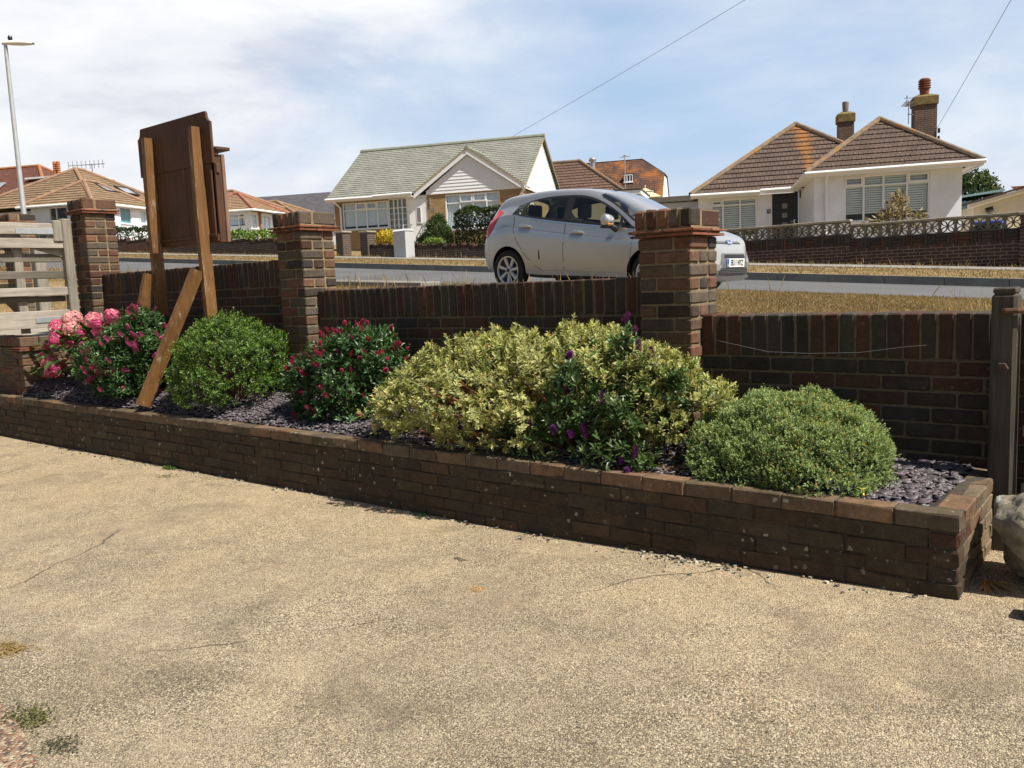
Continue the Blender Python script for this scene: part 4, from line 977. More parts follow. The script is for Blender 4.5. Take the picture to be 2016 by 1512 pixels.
xs_ = [-7.475, -7.11, -6.76, -6.37]
for a, c in zip(xs_[:-1], xs_[1:]): b.box(*lb(a+.002, c-.002, Y0+.001, Y0+.016, 1.86, 2.438), ch=.003)
b.build('back_board', OAK_D, t)
b = MB(); b.box(*lb(xl+.01, xr-.01, Y0, Y0+.02, 1.80, 1.858), ch=.003); b.box(*lb(xl+.02, xr-.02, Y0-.012, Y0-.001, 1.835, 1.862), ch=.003); b.build('bottom_rail', OAK_D, t)
for xa, xb in ((-6.368, -6.345), (-7.497, -7.475)):
    b = MB(); b.box(*lb(xa, xb, Y0+.024, Y0+.085, 1.79, 2.498), ch=.003); b.build('case_side', OAK_D, t)
b = MB(); b.box(*lb(xl+.0, xr+.0, Y0+.087, Y0+.118, 1.79, 2.515), ch=.004); b.build('door_frame', OAK_S, t)
b = MB(); b.box(*lb(-7.54, -6.31, Y0+.024, Y0+.16, 2.545, 2.572), ch=.005); b.build('shelf_canopy', OAK_D, t)
b = MB(); b.box(*lb(-6.344, -6.33, Y0+.03, Y0+.06, 2.36, 2.44), ch=.003); b.build('hinge', mat('rusty_iron', (.10, .05, .03), .8, .3, 20), t)

# ------------------------------------------------------------------ gates and posts
OLD = wood_mat('weathered_gate_wood', (0.24, 0.215, 0.185), (0.42, 0.385, 0.335), 1, 0.85)
OLD_V = wood_mat('weathered_stile_wood', (0.16, 0.145, 0.12), (0.30, 0.275, 0.235), 2, 0.85)
OLD_R = wood_mat('shaded_rail_wood', (0.085, 0.078, 0.062), (0.17, 0.155, 0.125), 1, 0.85)  # darker copy of the gate wood, painting shade onto the set-back rails
GALV = mat('galvanised_strap', (0.42, 0.46, 0.48), 0.5, 0.15, 12, metal=.6)
o = Vector((-9.24, 4.13, 1.02))
t = thing('field_gate', 'weathered grey wooden gate standing open beside the hydrangea', 'gate', o, 0, 'wooden entrance gates')
def rail(nm, z0, z1, y0, y1, x=.0, th=.028): 
    b = MB(); b.box(x-th, x+th, y0, y1, z0, z1, 0, (1, 1, 1), .005, .001); return b.build(nm, OLD if x > -.03 else OLD_R, t)
b = MB(); b.box(-.045, .045, -.065, .03, -.02, 1.19, 0, (1, 1, 1), .01, .001); b.box(-.03, .045, -.16, -.066, .95, 1.17, 0, (1, 1, 1), .01); b.build('hinge_stile', OLD_V, t)
for z0, z1 in ((1.02, 1.14), (.885, .985), (.40, .485), (.07, .245)): rail('rail', z0, z1, -2.6, -.066)
for z0, z1 in ((.745, .83), (.575, .655), (.335, .395)): rail('rail', z0, z1, -2.6, -.066, -.06, .02)
for y in (-.49, -1.0, -1.6, -2.2): 
    b = MB(); b.box(-.078, -.040, y-.042, y+.042, .02, 1.03, 0, (1, 1, 1), .004); b.build('upright', OLD_V, t)
b = MB(); b.box(-.038, -.03+.001, -2.5, -.05, -.045, .045, 0, (1, 1, 1), .003, 0, rotx(-.27), (0, -.05, 0)); 
b.v = [(p[0], p[1], p[2]+.84) for p in b.v]; b.build('diagonal_brace', OLD, t)
for z, y1, y0 in ((1.055, -.075, -.52), (.15, -.075, -.42)):
    b = MB(); b.box(.0295, .036, y0, y1, z-.028, z+.028, 0, (1, 1, 1), .003); b.build('hinge_strap', GALV, t)
b = MB(); b.lathe([(.03, -.01), (.04, .0), (.04, .03), (.02, .045)], (.05, -1.02, .72), 'X', 12); b.build('latch', mat('dark_iron', (.06, .065, .07), .5, metal=.5), t)
t = thing('gate_post', 'pale grey timber post seen through the bars of the open gate', 'post', (-11.75, 4.85, 1.0))
b = MB(); b.box(-.07, .07, -.07, .07, -.1, 1.05, 0, (1, 1, 1), .012); b.build('shaft', OLD_V, t)
b = MB(); b.box(-.076, .076, -.076, .076, 1.051, 1.08, 0, (1, 1, 1), .012); b.build('cap', OLD_V, t)
pillar('far brick gate pillar glimpsed through the grey gate bars', -13.35, 5.05, 1.0, 2.62, 31)
random.seed(77)
# grey post at the right with the edge of its gate
o = Vector((-.608, 4.215, .05)); t = thing('gate_post', 'weathered grey timber gate post at the right end of the planter', 'post', o)
b = MB(); 
b.box(-.048, .048, -.07, .07, 0, 1.165, 0, (1, 1, 1), .012, .001)
b.prism([(-.047, -.07, 1.166), (-.047, .07, 1.166), (-.03, .06, 1.195), (-.03, -.06, 1.195)], (.094, 0, 0)) if False else b.box(-.044, .044, -.066, .066, 1.1655, 1.19, 0, (1, 1, 1), .011, .001)
b.build('shaft', wood_mat('dark_weathered_post', (0.04, 0.034, 0.028), (0.085, 0.075, 0.062), 2, 0.85, wear=(.36, .35, .31), wear_lo=.66), t)
b = MB(); b.lathe([(.0, -.02), (.024, -.018), (.026, .0), (.026, .02)], (0, -.078, .845), 'Y', 6); b.build('bolt_head', mat('dark_rust', (.05, .03, .022), .8, .3, 30), t)
b = MB(); b.tube([(.0, -.074, 1.09), (.012, -.086, 1.092), (.05, -.086, 1.093), (.11, -.03, 1.094)], .012, 8); b.build('hinge_pin', mat('rusty_iron', (.10, .05, .03), .8, .3, 20), t)
t = thing('picket_gate', 'dark grey gate cut off by the right edge of the picture', 'gate', (-.545, 4.22, .10))
for z0, z1 in ((1.005, 1.055), (.735, .785), (.49, .54), (.23, .28)):
    b = MB(); b.box(.012, 1.2, -.02, .02, z0, z1, 0, (1, 1, 1), .004); b.build('rail', wood_mat('dark_rail_wood', (.13, .12, .105), (.24, .22, .20), 0, .85), t)
for k in range(4):
    b = MB(); b.box(.07+k*.3, .15+k*.3, .021, .045, .1, 1.1, 0, (1, 1, 1), .004); b.build('upright', OLD_V, t)

# ------------------------------------------------------------------ street lamp and street furniture
STEEL = mat('galvanised_column', (0.40, 0.42, 0.43), 0.5, 0.12, 6, metal=.35)
t = thing('street_lamp', 'tall grey steel street lamp with a white lantern head', 'street lamp', (-18.75, 7.55, 1.95))
b = MB(); b.lathe([(.062, -.1), (.062, .9), (.052, .95), (.036, 4.52), (.032, 4.56)], n=16); b.build('column', STEEL, t, smooth=True)
b = MB(); hz_ = 4.60
prof = [(0, .045, .05), (.14, .075, .07), (.3, .10, .085), (.55, .13, .085), (.78, .115, .06), (.92, .06, .03)]
for (xa, wa, ha), (xb, wb_, hb) in zip(prof[:-1], prof[1:]):
    ra = []; 
    for x_, w_, h_ in ((xa, wa, ha), (xb, wb_, hb)):
        for k in range(12):
            a = 2*math.pi*k/12; ra.append((x_-.08, w_*math.cos(a), hz_ - .09*x_ + h_*math.sin(a)*(1.0 if math.sin(a) > 0 else .55)))
    b.add(ra, [[k, (k+1) % 12, 12+(k+1) % 12, 12+k] for k in range(12)])
b.add([(-.08, .045*math.cos(2*math.pi*k/12), hz_+.05*math.sin(2*math.pi*k/12)) for k in range(12)], [list(range(12))])
ob = b.build('lantern', mat('lantern_white', (.72, .73, .72), .4), t, smooth=True, fix=True); ob.rotation_euler = (0, 0, R(30)); ob.scale = (.74, .74, .74); ob.location = (0, 0, 4.60*.26)
b = MB(); b.lathe([(.04, 0), (.045, .05), (.03, .085), (.0, .09)], (.10, .06, hz_+.05), n=12); b.build('photocell', BLACK, t)
t = thing('utility_cabinet', 'white roadside cabinet box in front of the low garden wall', 'cabinet', (-20.66, 20.21, road_z(-20.7, 15)+.2))
b = MB(); b.box(-.29, .29, -.21, .21, 0, .90, 0, (1, 1, 1), .01); b.build('housing', mat('cabinet_paint', (.47, .48, .50), .5, .05, 3), t)
b = MB(); b.prism([(-.31, -.23, .901), (-.31, .23, .901), (-.31, .14, .965), (-.31, -.14, .965)], (.62, 0, 0)); b.build('lid', mat('cabinet_lid', (.6, .62, .64), .5), t, fix=True)
t = thing('street_sign', 'small white street name sign on a black post by the left hedge', 'sign', (-41.2, 20.5, road_z(-41.2, 15)+.25))
for x in (.45, -.45):
    b = MB(); b.box(x-.05, x+.05, -.05, .05, 0, .95); b.build('leg', BLACK, t)
b = MB(); b.box(-.62, .62, -.075, -.051, .52, 1.0); b.build('plate', WHITE, t)

# ------------------------------------------------------------------ far garden walls
FB = brickwork_mat('far_dark_brick', (0.085, 0.042, 0.034), (0.060, 0.036, 0.033), (0.17, 0.13, 0.10), var=.35)
FB2 = brickwork_mat('far_garden_brick', (0.10, 0.066, 0.055), (0.065, 0.052, 0.05), (0.16, 0.14, 0.12), var=.3)
COPE = mat('concrete_coping', (0.33, 0.30, 0.235), 0.9, 0.3, 5, 0.3, 30)
SCREEN = mat('screen_block_concrete', (0.20, 0.175, 0.13), 0.9, 0.3, 6, 0.3, 40)
def screen_block():
    b = MB(); s = .295; d = .045; f = .021
    b.box(0, s, -d, d, 0, f); b.box(0, s, -d, d, s-f, s); b.box(0, f, -d, d, f+.001, s-f-.001); b.box(s-f, s, -d, d, f+.001, s-f-.001)
    c = s/2
    for q in range(4):
        a = q*math.pi/2 + math.pi/4; L_ = (s/2-f)*1.36
        for sg in (-1, 1):
            pts = []
            for k in range(7):
                u = k/6; off = sg*.040*math.sin(math.pi*u); r_ = .012+u*(L_-.012)
                pts.append((c + r_*math.cos(a) - off*math.sin(a), c + r_*math.sin(a) + off*math.cos(a)))
            for p0, p1 in zip(pts[:-1], pts[1:]):
                dx, dz_ = p1[0]-p0[0], p1[1]-p0[1]; n = math.hypot(dx, dz_); nx_, nz = -dz_/n*.0085, dx/n*.0085
                e = .002
                V = [(p[0]+s_*nx_ + (dx/n*e*k2), y, p[1]+s_*nz + (dz_/n*e*k2)) for y in (-d*.8, d*.8) for p, s_, k2 in ((p0, 1, -1), (p0, -1, -1), (p1, -1, 1), (p1, 1, 1))]
                b.add(V, [[0, 3, 2, 1], [4, 5, 6, 7], [0, 1, 5, 4], [1, 2, 6, 5], [2, 3, 7, 6], [3, 0, 4, 7]])
    b.box(c-.02, c+.02, -d*.7, d*.7, c-.02, c+.02)
    return b
SB = screen_block()
def screen_wall(label, x0, x1, top, yf=20.5):
    base = min(road_z(x1, 15), road_z(x0, 15)) - .1
    t = thing('screen_wall', label, 'wall', ((x0+x1)/2, yf, base), 0, 'garden wall topped with pierced concrete blocks'); ox = (x0+x1)/2
    zb = top-.04-.30
    b = MB(); b.box(x0-ox+.001, x1-ox-.001, -.11, .11, 0, zb-base-.235); b.build('brick_base', FB, t, uv=True)
    # chequered panel course of three upright, three lying bricks
    b = MB(); x = x0-ox; k = 0; zz_ = zb-base-.234
    b.box(x0-ox+.002, x1-ox-.002, -.09, .09, zz_, zb-base-.002, 1)
    while x < x1-ox-.02:
        for i in range(3):
            if k % 2 == 0: 
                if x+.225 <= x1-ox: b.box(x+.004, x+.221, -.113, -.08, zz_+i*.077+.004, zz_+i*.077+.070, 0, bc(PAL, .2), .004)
            else:
                if x+i*.075+.07 <= x1-ox: b.box(x+i*.075+.004, x+i*.075+.070, -.113, -.08, zz_+.004, zz_+.226, 0, bc(PAL, .2), .004)
        x += .225; k += 1
    b.build('panel_course', [BR, MORTAR_OLD], t)
    n = int((x1-x0)/.3); s0 = (x1-x0)/n; b = MB(); Vb = np.array(SB.v)
    for k in range(n): b.add(Vb*[s0/.3, 1, 1] + [x0-ox+k*s0+.002, 0, zb-base], SB.f)
    b.build('block_screen', SCREEN, t)
    b = MB(); x = x0-ox
    while x < x1-ox-.05: 
        e = min(x+.6, x1-ox); b.box(x+.002, e-.002, -.115, .115, top-base-.041, top-base+.004, 0, (1, 1, 1), .008, .001); x += .6
    b.build('coping', COPE, t)
screen_wall('pierced block garden wall section left of the step, in front of the dark door', -9.45, -6.15, 2.475)
screen_wall('pierced block garden wall section right of the step, under the large bay window', -6.145, -2.72, 2.365)
def brick_pier(label, x, y, w_, base, top, m=None, cap=COPE, group=None, cat='pillar'):
    t = thing('brick_pier', label, cat, (x, y, base), 0, group); h = top-base
    b = MB(); b.box(-w_/2, w_/2, -w_/2, w_/2, -.1, h-.06); b.build('shaft', m or FB2, t, uv=True)
    b = MB(); b.box(-w_/2-.04, w_/2+.04, -w_/2-.04, w_/2+.04, h-.059, h, 0, (1, 1, 1), .012); b.build('cap', cap, t)
brick_pier('dark brick pier ending the pierced block wall at the right edge', -2.50, 20.5, .44, .95, 2.36, FB)
brick_pier('brick pier with a pale cap behind the bonnet of the silver car', -9.75, 20.5, .36, 1.5, 2.78)
def low_wall(label, x0, x1, h, y=20.6, sold=True, m=None, n=6, group='low brick garden walls across the road'):
    zb = road_z((x0+x1)/2, 15)+.2; t = thing('garden_wall', label, 'wall', ((x0+x1)/2, y, zb), 0, group); ox = (x0+x1)/2
    b = MB(); 
    for k in range(n):
        a, c = lerp(x0, x1, k/n)-ox, lerp(x0, x1, (k+1)/n)-ox; zc = road_z((a+c)/2+ox, 15)+.2-zb
        b.box(a+.001, c-.001, -.11, .11, zc-.3, zc+h-.11)
    b.build('wall_courses', m or FB2, t, uv=True)
    b = MB(); x = x0-ox; k = 0
    while x < x1-ox-.02:
        kk = min(n-1, int((x+ox-x0)/(x1-x0)*n)); zc = road_z(lerp(x0, x1, (kk+.5)/n), 15)+.2-zb
        hh = .11 + (.045 if (k//3) % 2 == 0 and sold else 0)
        b.box(x+.004, min(x+.071, x1-ox), -.113, .113, zc+h-.109, zc+h-.109+hh, 0, bc(PAL, .2), .006); x += .075; k += 1
    b.build('coping', [BR], t)
low_wall('low brick wall under the dark clipped hedge, behind the silver car', -20.3, -11.2, .45, n=8)
low_wall('short low brick wall between white cabinet and gate pier', -22.68, -20.31, .44, n=3)
low_wall('dark brick wall under bright laurel leaves, behind the notice board', -36.5, -26.9, .62, n=6, y=20.8)
low_wall('low reddish brick wall under the long dark hedge at the left', -60, -37.2, .62, n=12, y=21.2, m=brickwork_mat('far_red_brick', (.20, .10, .075), (.15, .085, .07), (.2, .17, .14)))
for x_, l_ in ((-22.88, 'right hand pier of the garden gateway across the road, next to the yellow bush'), (-24.2, 'left hand pier of the garden gateway across the road')):
    brick_pier(l_, x_, 20.6, .38, road_z(x_, 15)+.15, road_z(x_, 15)+1.13, FB2, COPE, 'gateway piers')

# hedges and garden shrubs across the road
def blob_leaves(name, lumps, n, L, W, cols, parent, tilt=.55, inner=.8, mat_=LEAF, zmin=None):
    P, N_, D = lumps_points(lumps, n, inner, zmin=zmin, wob=.08)
    d = unit(N_*.5 + [0, 0, .35] + RNG.normal(0, tilt, P.shape)); nn = unit(N_ + RNG.normal(0, .5, P.shape))
    c = np.array(cols)[RNG.integers(0, len(cols), n)]*np.clip(1+RNG.normal(0, .25, n), .4, 1.8)[:, None]
    b = LB(); b.add(*leaves(P, d, nn, RNG.uniform(.7, 1.3, n)*L, W, c, c*1.1, 1, .2, .2)); return b.build(name, mat_, parent)
def bush(nm, label, o, lumps, n, L, W, cols, cat='shrub', group=None, tilt=.55, trunk=True, inner=.8):
    t = thing(nm, label, cat, o, 0, group); blob_leaves('foliage', lumps, n, L, W, cols, t, tilt, inner, zmin=-.05)
    if trunk:
        b = MB(); l = lumps[0]
        for k in range(5): a = k*1.26; b.tube([(l[0], l[1], -.1), (l[0]+.1*math.cos(a), l[1]+.1*math.sin(a), l[2]*.5), (l[0]+l[3]*.5*math.cos(a), l[1]+l[4]*.5*math.sin(a), l[2]+l[5]*.3)], [.035, .028, .01], 6)
        b.build('stem', STEM, t)
    return t
HG = [(.030, .055, .018), (.040, .075, .022), (.022, .042, .015)]
def hedge(label, x0, x1, y, z0, z1, dy, n, L, W, cols, slope=True, group=None):
    """clipped hedge: leaves over the faces and inside edge of a soft box"""
    zb = road_z((x0+x1)/2, 15)+.2; t = thing('hedge', label, 'hedge', ((x0+x1)/2, y, zb), 0, group); hw = (x1-x0)/2
    f = RNG.random(n); P = np.empty((n, 3)); N_ = np.zeros((n, 3))
    P[:, 0] = RNG.uniform(-hw, hw, n); P[:, 1] = RNG.uniform(-dy, dy, n); P[:, 2] = RNG.uniform(z0, z1, n)
    ar = np.array([(x1-x0)*(z1-z0), (x1-x0)*2*dy, 2*dy*(z1-z0)]); ar = np.cumsum(ar/ar.sum()); dep = RNG.random(n)**2*.10
    a = f < ar[0]; b_ = (f >= ar[0]) & (f < ar[1]); c_ = f >= ar[1]
    P[a, 1] = -dy + dep[a]; N_[a, 1] = -1; P[b_, 2] = z1 - dep[b_]; N_[b_, 2] = 1; P[c_, 0] = hw - dep[c_]; N_[c_, 0] = 1
    lump_ = .07*np.sin(P[:, 0]*2.1)*np.sin(P[:, 2]*3+P[:, 0]) + .05*np.sin(P[:, 0]*5.3+P[:, 1]*4)
    # rounded shoulders
    rr = .22; dx = np.maximum(np.abs(P[:, 0])-(hw-rr), 0); dyy = np.maximum(np.abs(P[:, 1])-(dy-rr), 0); dzz = np.maximum(P[:, 2]-(z1-rr), 0)
    q = np.sqrt(dx**2+dyy**2+dzz**2); s = np.where(q > rr, rr/np.maximum(q, 1e-6), 1)
    P[:, 0] = np.sign(P[:, 0])*(np.minimum(np.abs(P[:, 0]), hw-rr)+dx*s); P[:, 1] = np.sign(P[:, 1])*(np.minimum(np.abs(P[:, 1]), dy-rr)+dyy*s); P[:, 2] = np.minimum(P[:, 2], z1-rr)+dzz*s
    P += N_*lump_[:, None]
    if slope: P[:, 2] += -.0625*P[:, 0]
    c = np.array(cols)[RNG.integers(0, len(cols), n)]*np.clip(1+RNG.normal(0, .28, n), .35, 1.9)[:, None]
    d = unit(N_*.4+[0, 0, .3]+RNG.normal(0, .6, P.shape)); b = LB(); b.add(*leaves(P, d, unit(N_+RNG.normal(0, .5, P.shape)), RNG.uniform(.7, 1.3, n)*L, W, c, c*1.1, 1, .2, .2)); b.build('foliage', LEAF, t)
    b = MB(); X = np.linspace(-hw+.2, hw-.2, 12)
    for x_ in X: b.tube([(x_, 0, -.1), (x_+.05, .02, z0+.2), (x_+RNG.normal(0, .1), -.05, z1*.8)], [.03, .025, .012], 6)
    b.build('stem', STEM, t)
hedge('clipped dark green hedge in front of the white gabled bungalow', -19.35, -16.7, 21.62, .30, 1.66, .42, 7500, .085, .05, HG+[(.07, .11, .03)], slope=False)
hedge('long dark hedge along the far left garden wall', -58, -37.5, 21.9, .35, 1.25, .4, 11000, .11, .06, [(.035, .06, .02), (.05, .08, .026), (.028, .05, .018)])
bush('laurel_shrub', 'bright yellow green laurel leaves above the dark brick wall', (-31.7, 21.1, road_z(-31.7, 15)+.25), [(-4.3, 0, .62+.26, .7, .3, .20), (-3.0, 0, .62+.18, .9, .35, .30), (-1.4, 0, .66+.08, .9, .35, .32), (.2, 0, .62, .9, .35, .30), (1.8, 0, .62-.1, .9, .35, .30), (3.4, 0, .60-.2, .9, .35, .28)], 2600, .17, .065, [(.15, .24, .03), (.11, .20, .03), (.20, .29, .05), (.08, .15, .025)], inner=.6)
bush('conifer_shrub', 'ragged dark green conifer bush left of the clipped hedge', (-20.4, 21.6, road_z(-20.4, 15)+.25), [(0, 0, .5, .66, .5, .45), (-.02, 0, .85, .42, .38, .42), (.05, 0, 1.12, .22, .22, .30), (.32, -.1, .65, .32, .3, .4), (-.5, -.1, .42, .34, .3, .3)], 3400, .13, .030, [(.045, .085, .024), (.06, .11, .03), (.03, .06, .02), (.09, .13, .035)], tilt=.4, inner=.6)
bush('golden_shrub', 'bright yellow golden bush behind the short low wall', (-22.5, 21.2, road_z(-22.5, 15)+.3), [(0, 0, .52, .50, .35, .33), (-.42, -.05, .42, .34, .3, .24), (.4, 0, .48, .40, .3, .28)], 1500, .11, .05, [(.62, .47, .035), (.52, .42, .05), (.70, .55, .06), (.42, .38, .05)], inner=.6)
bush('low_shrub', 'small lime green plant leaning over the low wall by the hedge', (-20.0, 20.95, road_z(-20.0, 15)+.25), [(0, 0, .45, .45, .2, .16)], 420, .10, .05, [(.14, .23, .04), (.2, .29, .05)], inner=.5, trunk=False)
bush('dried_shrub', 'dried up brown shrub below the bay window', (-5.65, 22.2, 1.5), [(0, 0, .95, .42, .3, .42), (.1, 0, 1.3, .22, .2, .3), (-.5, 0, .8, .25, .2, .25), (.55, 0, .9, .16, .15, .25)], 620, .11, .05, [(.28, .23, .12), (.20, .16, .08), (.36, .29, .16)], inner=.3)
bush('garden_tree', 'bushy green tree beside the right bungalow corner', (-9.4, 52.3, 1.6), [(0, 0, 3.2, 1.4, 1.3, 1.4), (-.6, -.4, 2.6, 1.1, 1, 1.1), (.7, -.3, 2.7, .9, .9, 1.0)], 3600, .26, .12, [(.06, .095, .03), (.085, .12, .04), (.04, .07, .025), (.11, .14, .05)], cat='tree', inner=.55)
tt_ = thing('wheelie_bin', 'blue lidded bin half seen through the pierced blocks', 'bin', (-3.55, 22.0, 1.35))
b = MB(); b.box(-.27, .27, -.3, .3, .08, .86, 0, (1, 1, 1), .03); b.build('bin_body', mat('bin_dark', (.03, .06, .05), .5), tt_)
b = MB(); b.box(-.29, .29, -.34, .34, .862, .93, 0, (1, 1, 1), .03); b.build('lid', mat('bin_blue', (.03, .10, .55), .4), tt_)

# ------------------------------------------------------------------ houses
def clip(poly, b0, keep_above):
    out = []
    for i in range(len(poly)):
        p, q = poly[i], poly[(i+1) % len(poly)]; dp, dq = p[1]-b0, q[1]-b0
        if not keep_above: dp, dq = -dp, -dq
        if dp >= 0: out.append(p)
        if (dp > 0 and dq < 0) or (dp < 0 and dq > 0): k = dp/(dp-dq); out.append((p[0]+(q[0]-p[0])*k, p[1]+(q[1]-p[1])*k))
    return out
def roof_face(b, poly, course=.32, lift=.035, m=0):
    """planar convex roof slope laid in overlapping courses"""
    P = [Vector(p) for p in poly]; n = (P[1]-P[0]).cross(P[2]-P[0]).normalized()
    if n.z < 0: n = -n
    s = (Vector((0, 0, 1)) - n*n.z).normalized(); a = s.cross(n); o = P[0]
    Q = [((p-o).dot(a), (p-o).dot(s)) for p in P]; lo = min(q[1] for q in Q); hi = max(q[1] for q in Q)
    k = 0
    while lo + k*course < hi - .01:
        b0, b1 = lo+k*course, min(hi, lo+(k+1)*course)
        c = clip(clip(Q, b0, True), b1, False)
        if len(c) >= 3:
            def pt(q, extra=0): return o + a*q[0] + s*q[1] + n*(lift*(1-(q[1]-b0)/course) + extra)
            V = [pt(q) for q in c]; area = 0
            for i in range(len(c)): area += c[i][0]*c[(i+1) % len(c)][1]-c[(i+1) % len(c)][0]*c[i][1]
            idx = list(range(len(c))); 
            if (V[1]-V[0]).cross(V[2]-V[1]).dot(n) < 0: idx = idx[::-1]
            b.add(V, [idx], m)
            low = [q for q in c if abs(q[1]-b0) < 1e-5]
            if len(low) >= 2:
                l0, l1 = min(low), max(low); b.add([pt(l0, -lift*1.05), pt(l1, -lift*1.05), pt(l1), pt(l0)], [[0, 1, 2, 3]], m)
        k += 1
def ridge(b, p0, p1, r=.11, m=0, step=.42):
    p0, p1 = Vector(p0), Vector(p1); L = (p1-p0).length; n = max(1, int(L/step)); d = (p1-p0)/n
    for k in range(n):
        a = p0+d*k; c = a+d*1.03; b.tube([a, c], [r*1.0, r*1.07], 8, m)
def wall(root, name, x0, x1, y, z0, z1, m, opens=(), th=.2, rz=0.0, org=(0, 0), uv=True):
    """straight wall along local x with rectangular openings; faces -y"""
    b = MB(); xs_ = sorted({x0, x1, *[o_[0] for o_ in opens], *[o_[1] for o_ in opens]})
    for a, c in zip(xs_[:-1], xs_[1:]):
        zs = [z0]; 
        for o_ in sorted(opens, key=lambda q: q[2]):
            if o_[0] <= a+1e-6 and o_[1] >= c-1e-6: zs += [o_[2], o_[3]]
        zs.append(z1)
        for i in range(0, len(zs), 2):
            if zs[i+1]-zs[i] > .005: b.box(a, c, y, y+th, zs[i], zs[i+1])
    return b.build(name, m, root, (org[0], org[1], 0), rz, uv=uv)
def window(root, org, rz, w_, h, mull=(), transom=None, top_open=(), z=0.0, blind=.9, fr=.055, sill=True, frame_mat=None, blind_mat=None, slats=True, name='window'):
    """frame (with mullions, transom and opening lights), pane and slatted blind in local facade space"""
    fm = frame_mat or WHITE; b = MB(); y0, y1 = .03, .10
    b.box(0, w_, y0, y1, 0, fr); b.box(0, w_, y0, y1, h-fr, h); b.box(0, fr, y0, y1, fr, h-fr); b.box(w_-fr, w_, y0, y1, fr, h-fr)
    xs_ = [0]+list(mull)+[w_]
    for x in mull: b.box(x-fr*.55, x+fr*.55, y0+.003, y1-.003, fr, h-fr)
    if transom:
        for a, c in zip(xs_[:-1], xs_[1:]): b.box(a+(fr if a == 0 else fr*.55), c-(fr if c == w_ else fr*.55), y0+.006, y1-.006, transom-fr*.45, transom+fr*.45)
    for i in top_open: # opening fanlights stand a little proud
        a, c = xs_[i]+.03, xs_[i+1]-.03; z0, z1 = (transom or fr)+.02, h-.035; e = .05
        b.box(a, c, .004, y0-.002, z0, z0+e); b.box(a, c, .004, y0-.002, z1-e, z1); b.box(a, a+e, .004, y0-.002, z0+e, z1-e); b.box(c-e, c, .004, y0-.002, z0+e, z1-e)
    if sill: b.box(-.05, w_+.05, -.06, .029, -.045, .0)
    f = b.build(name, fm, root, (org[0], org[1], z), rz)
    b = MB(); b.add([(fr*.5, .062, fr*.5), (w_-fr*.5, .062, fr*.5), (w_-fr*.5, .062, h-fr*.5), (fr*.5, .062, h-fr*.5)], [[0, 1, 2, 3]]); b.build('pane', GLASS, f)
    if blind:
        b = MB(); zt = h-.06; zb = zt - (h-.1)*blind; n = int((zt-zb)/.075)
        if slats:
            for k in range(n): zz_ = zt - k*.075; b.add([(.06, .125, zz_), (w_-.06, .125, zz_), (w_-.06, .150, zz_-.058), (.06, .150, zz_-.058)], [[0, 1, 2, 3]])
        else:
            nx_ = int(w_/.09)
            for k in range(nx_): a = .05+k*(w_-.1)/nx_; e = (w_-.1)/nx_; b.add([(a, .15, zt), (a+e*.5, .12, zt), (a+e*.5, .12, zb), (a, .15, zb), (a+e, .15, zt), (a+e, .15, zb)], [[0, 1, 2, 3], [1, 4, 5, 2]])
        b.build('blind', blind_mat or BLIND, f)
    b = MB(); b.box(.02, w_-.02, .75, .77, .0, h); b.build('room_back', DARK, f)
    return f
def pipe(root, pts, r=.035, name='downpipe'):
    b = MB(); b.tube(pts, r, 10); return b.build(name, WHITE, root, smooth=True)
def gutter(root, p0, p1, r=.06):
    b = MB(); b.tube([p0, p1], r, 10); return b.build('gutter', WHITE, root, smooth=True)
def text_mesh(c, name, m, parent, loc, rot, scale=(1, 1, 1)):
    tmp = link(name, c); me_ = bpy.data.meshes.new_from_object(tmp.evaluated_get(bpy.context.evaluated_depsgraph_get())); bpy.data.objects.remove(tmp)
    me_.materials.clear(); me_.materials.append(m); o_ = link(name, me_, parent, loc); o_.rotation_euler = rot; o_.scale = scale; return o_
def digits(root, txt, loc, rz, size, m, name='house_number'):
    c = bpy.data.curves.new(name, 'FONT'); c.body = txt; c.size = size; c.extrude = .006; c.align_x = 'CENTER'; c.align_y = 'CENTER'; 
    return text_mesh(c, name, m, root, loc, (R(90), 0, rz))
def chimney_stack(root, x, y, w_, z0, z1, m, cap_m, pots=1, potm=None, name='chimney', d=None, pot_h=.5, tall=True, pr_=1.0):
    d = d or w_; b = MB(); b.box(x-w_/2, x+w_/2, y-d/2, y+d/2, z0, z1-.42); o_ = b.build(name, m, root, uv=True)
    b = MB(); b.box(x-w_/2-.05, x+w_/2+.05, y-d/2-.05, y+d/2+.05, z1-.419, z1-.08, 0, (1, 1, 1), .02)
    b.prism([(x-w_/2-.02, y-d/2-.02, z1-.079), (x+w_/2+.02, y-d/2-.02, z1-.079), (x+w_/2*.5, y, z1+.05), (x-w_/2*.5, y, z1+.05)], (0, d+.04, 0)); b.build('crown', cap_m, o_, fix=True)
    for k in range(pots):
        px_ = x + (k-(pots-1)/2)*.3; b = MB(); h = pot_h
        pr = [(.10, 0), (.12, h*.3)]
        if tall:
            for q in range(4): z_ = h*(.35+.14*q); pr += [(.11, z_), (.15, z_+.02), (.15, z_+.05), (.11, z_+.07)]
        pr += [(.13, h*.92), (.09, h)]
        b.lathe([(q_*pr_, z_) for q_, z_ in pr], (px_, y, z1+.02), n=14); b.build('chimney_pot', potm or TERRA, o_)
    return o_
TERRA = mat('terracotta', (.34, .11, .05), .85, .25, 9)
RENDER_W = mat('white_render', (0.77, 0.82, 0.90), 0.9, 0.14, 1.1, 0.5, 45)
RENDER_C = mat('cream_render', (0.62, 0.56, 0.42), 0.9, 0.08, 2, 0.3, 40)
YB = brickwork_mat('yellow_stock_brickwork', (0.36, 0.235, 0.115), (0.28, 0.175, 0.085), (0.33, 0.26, 0.16), var=.22)
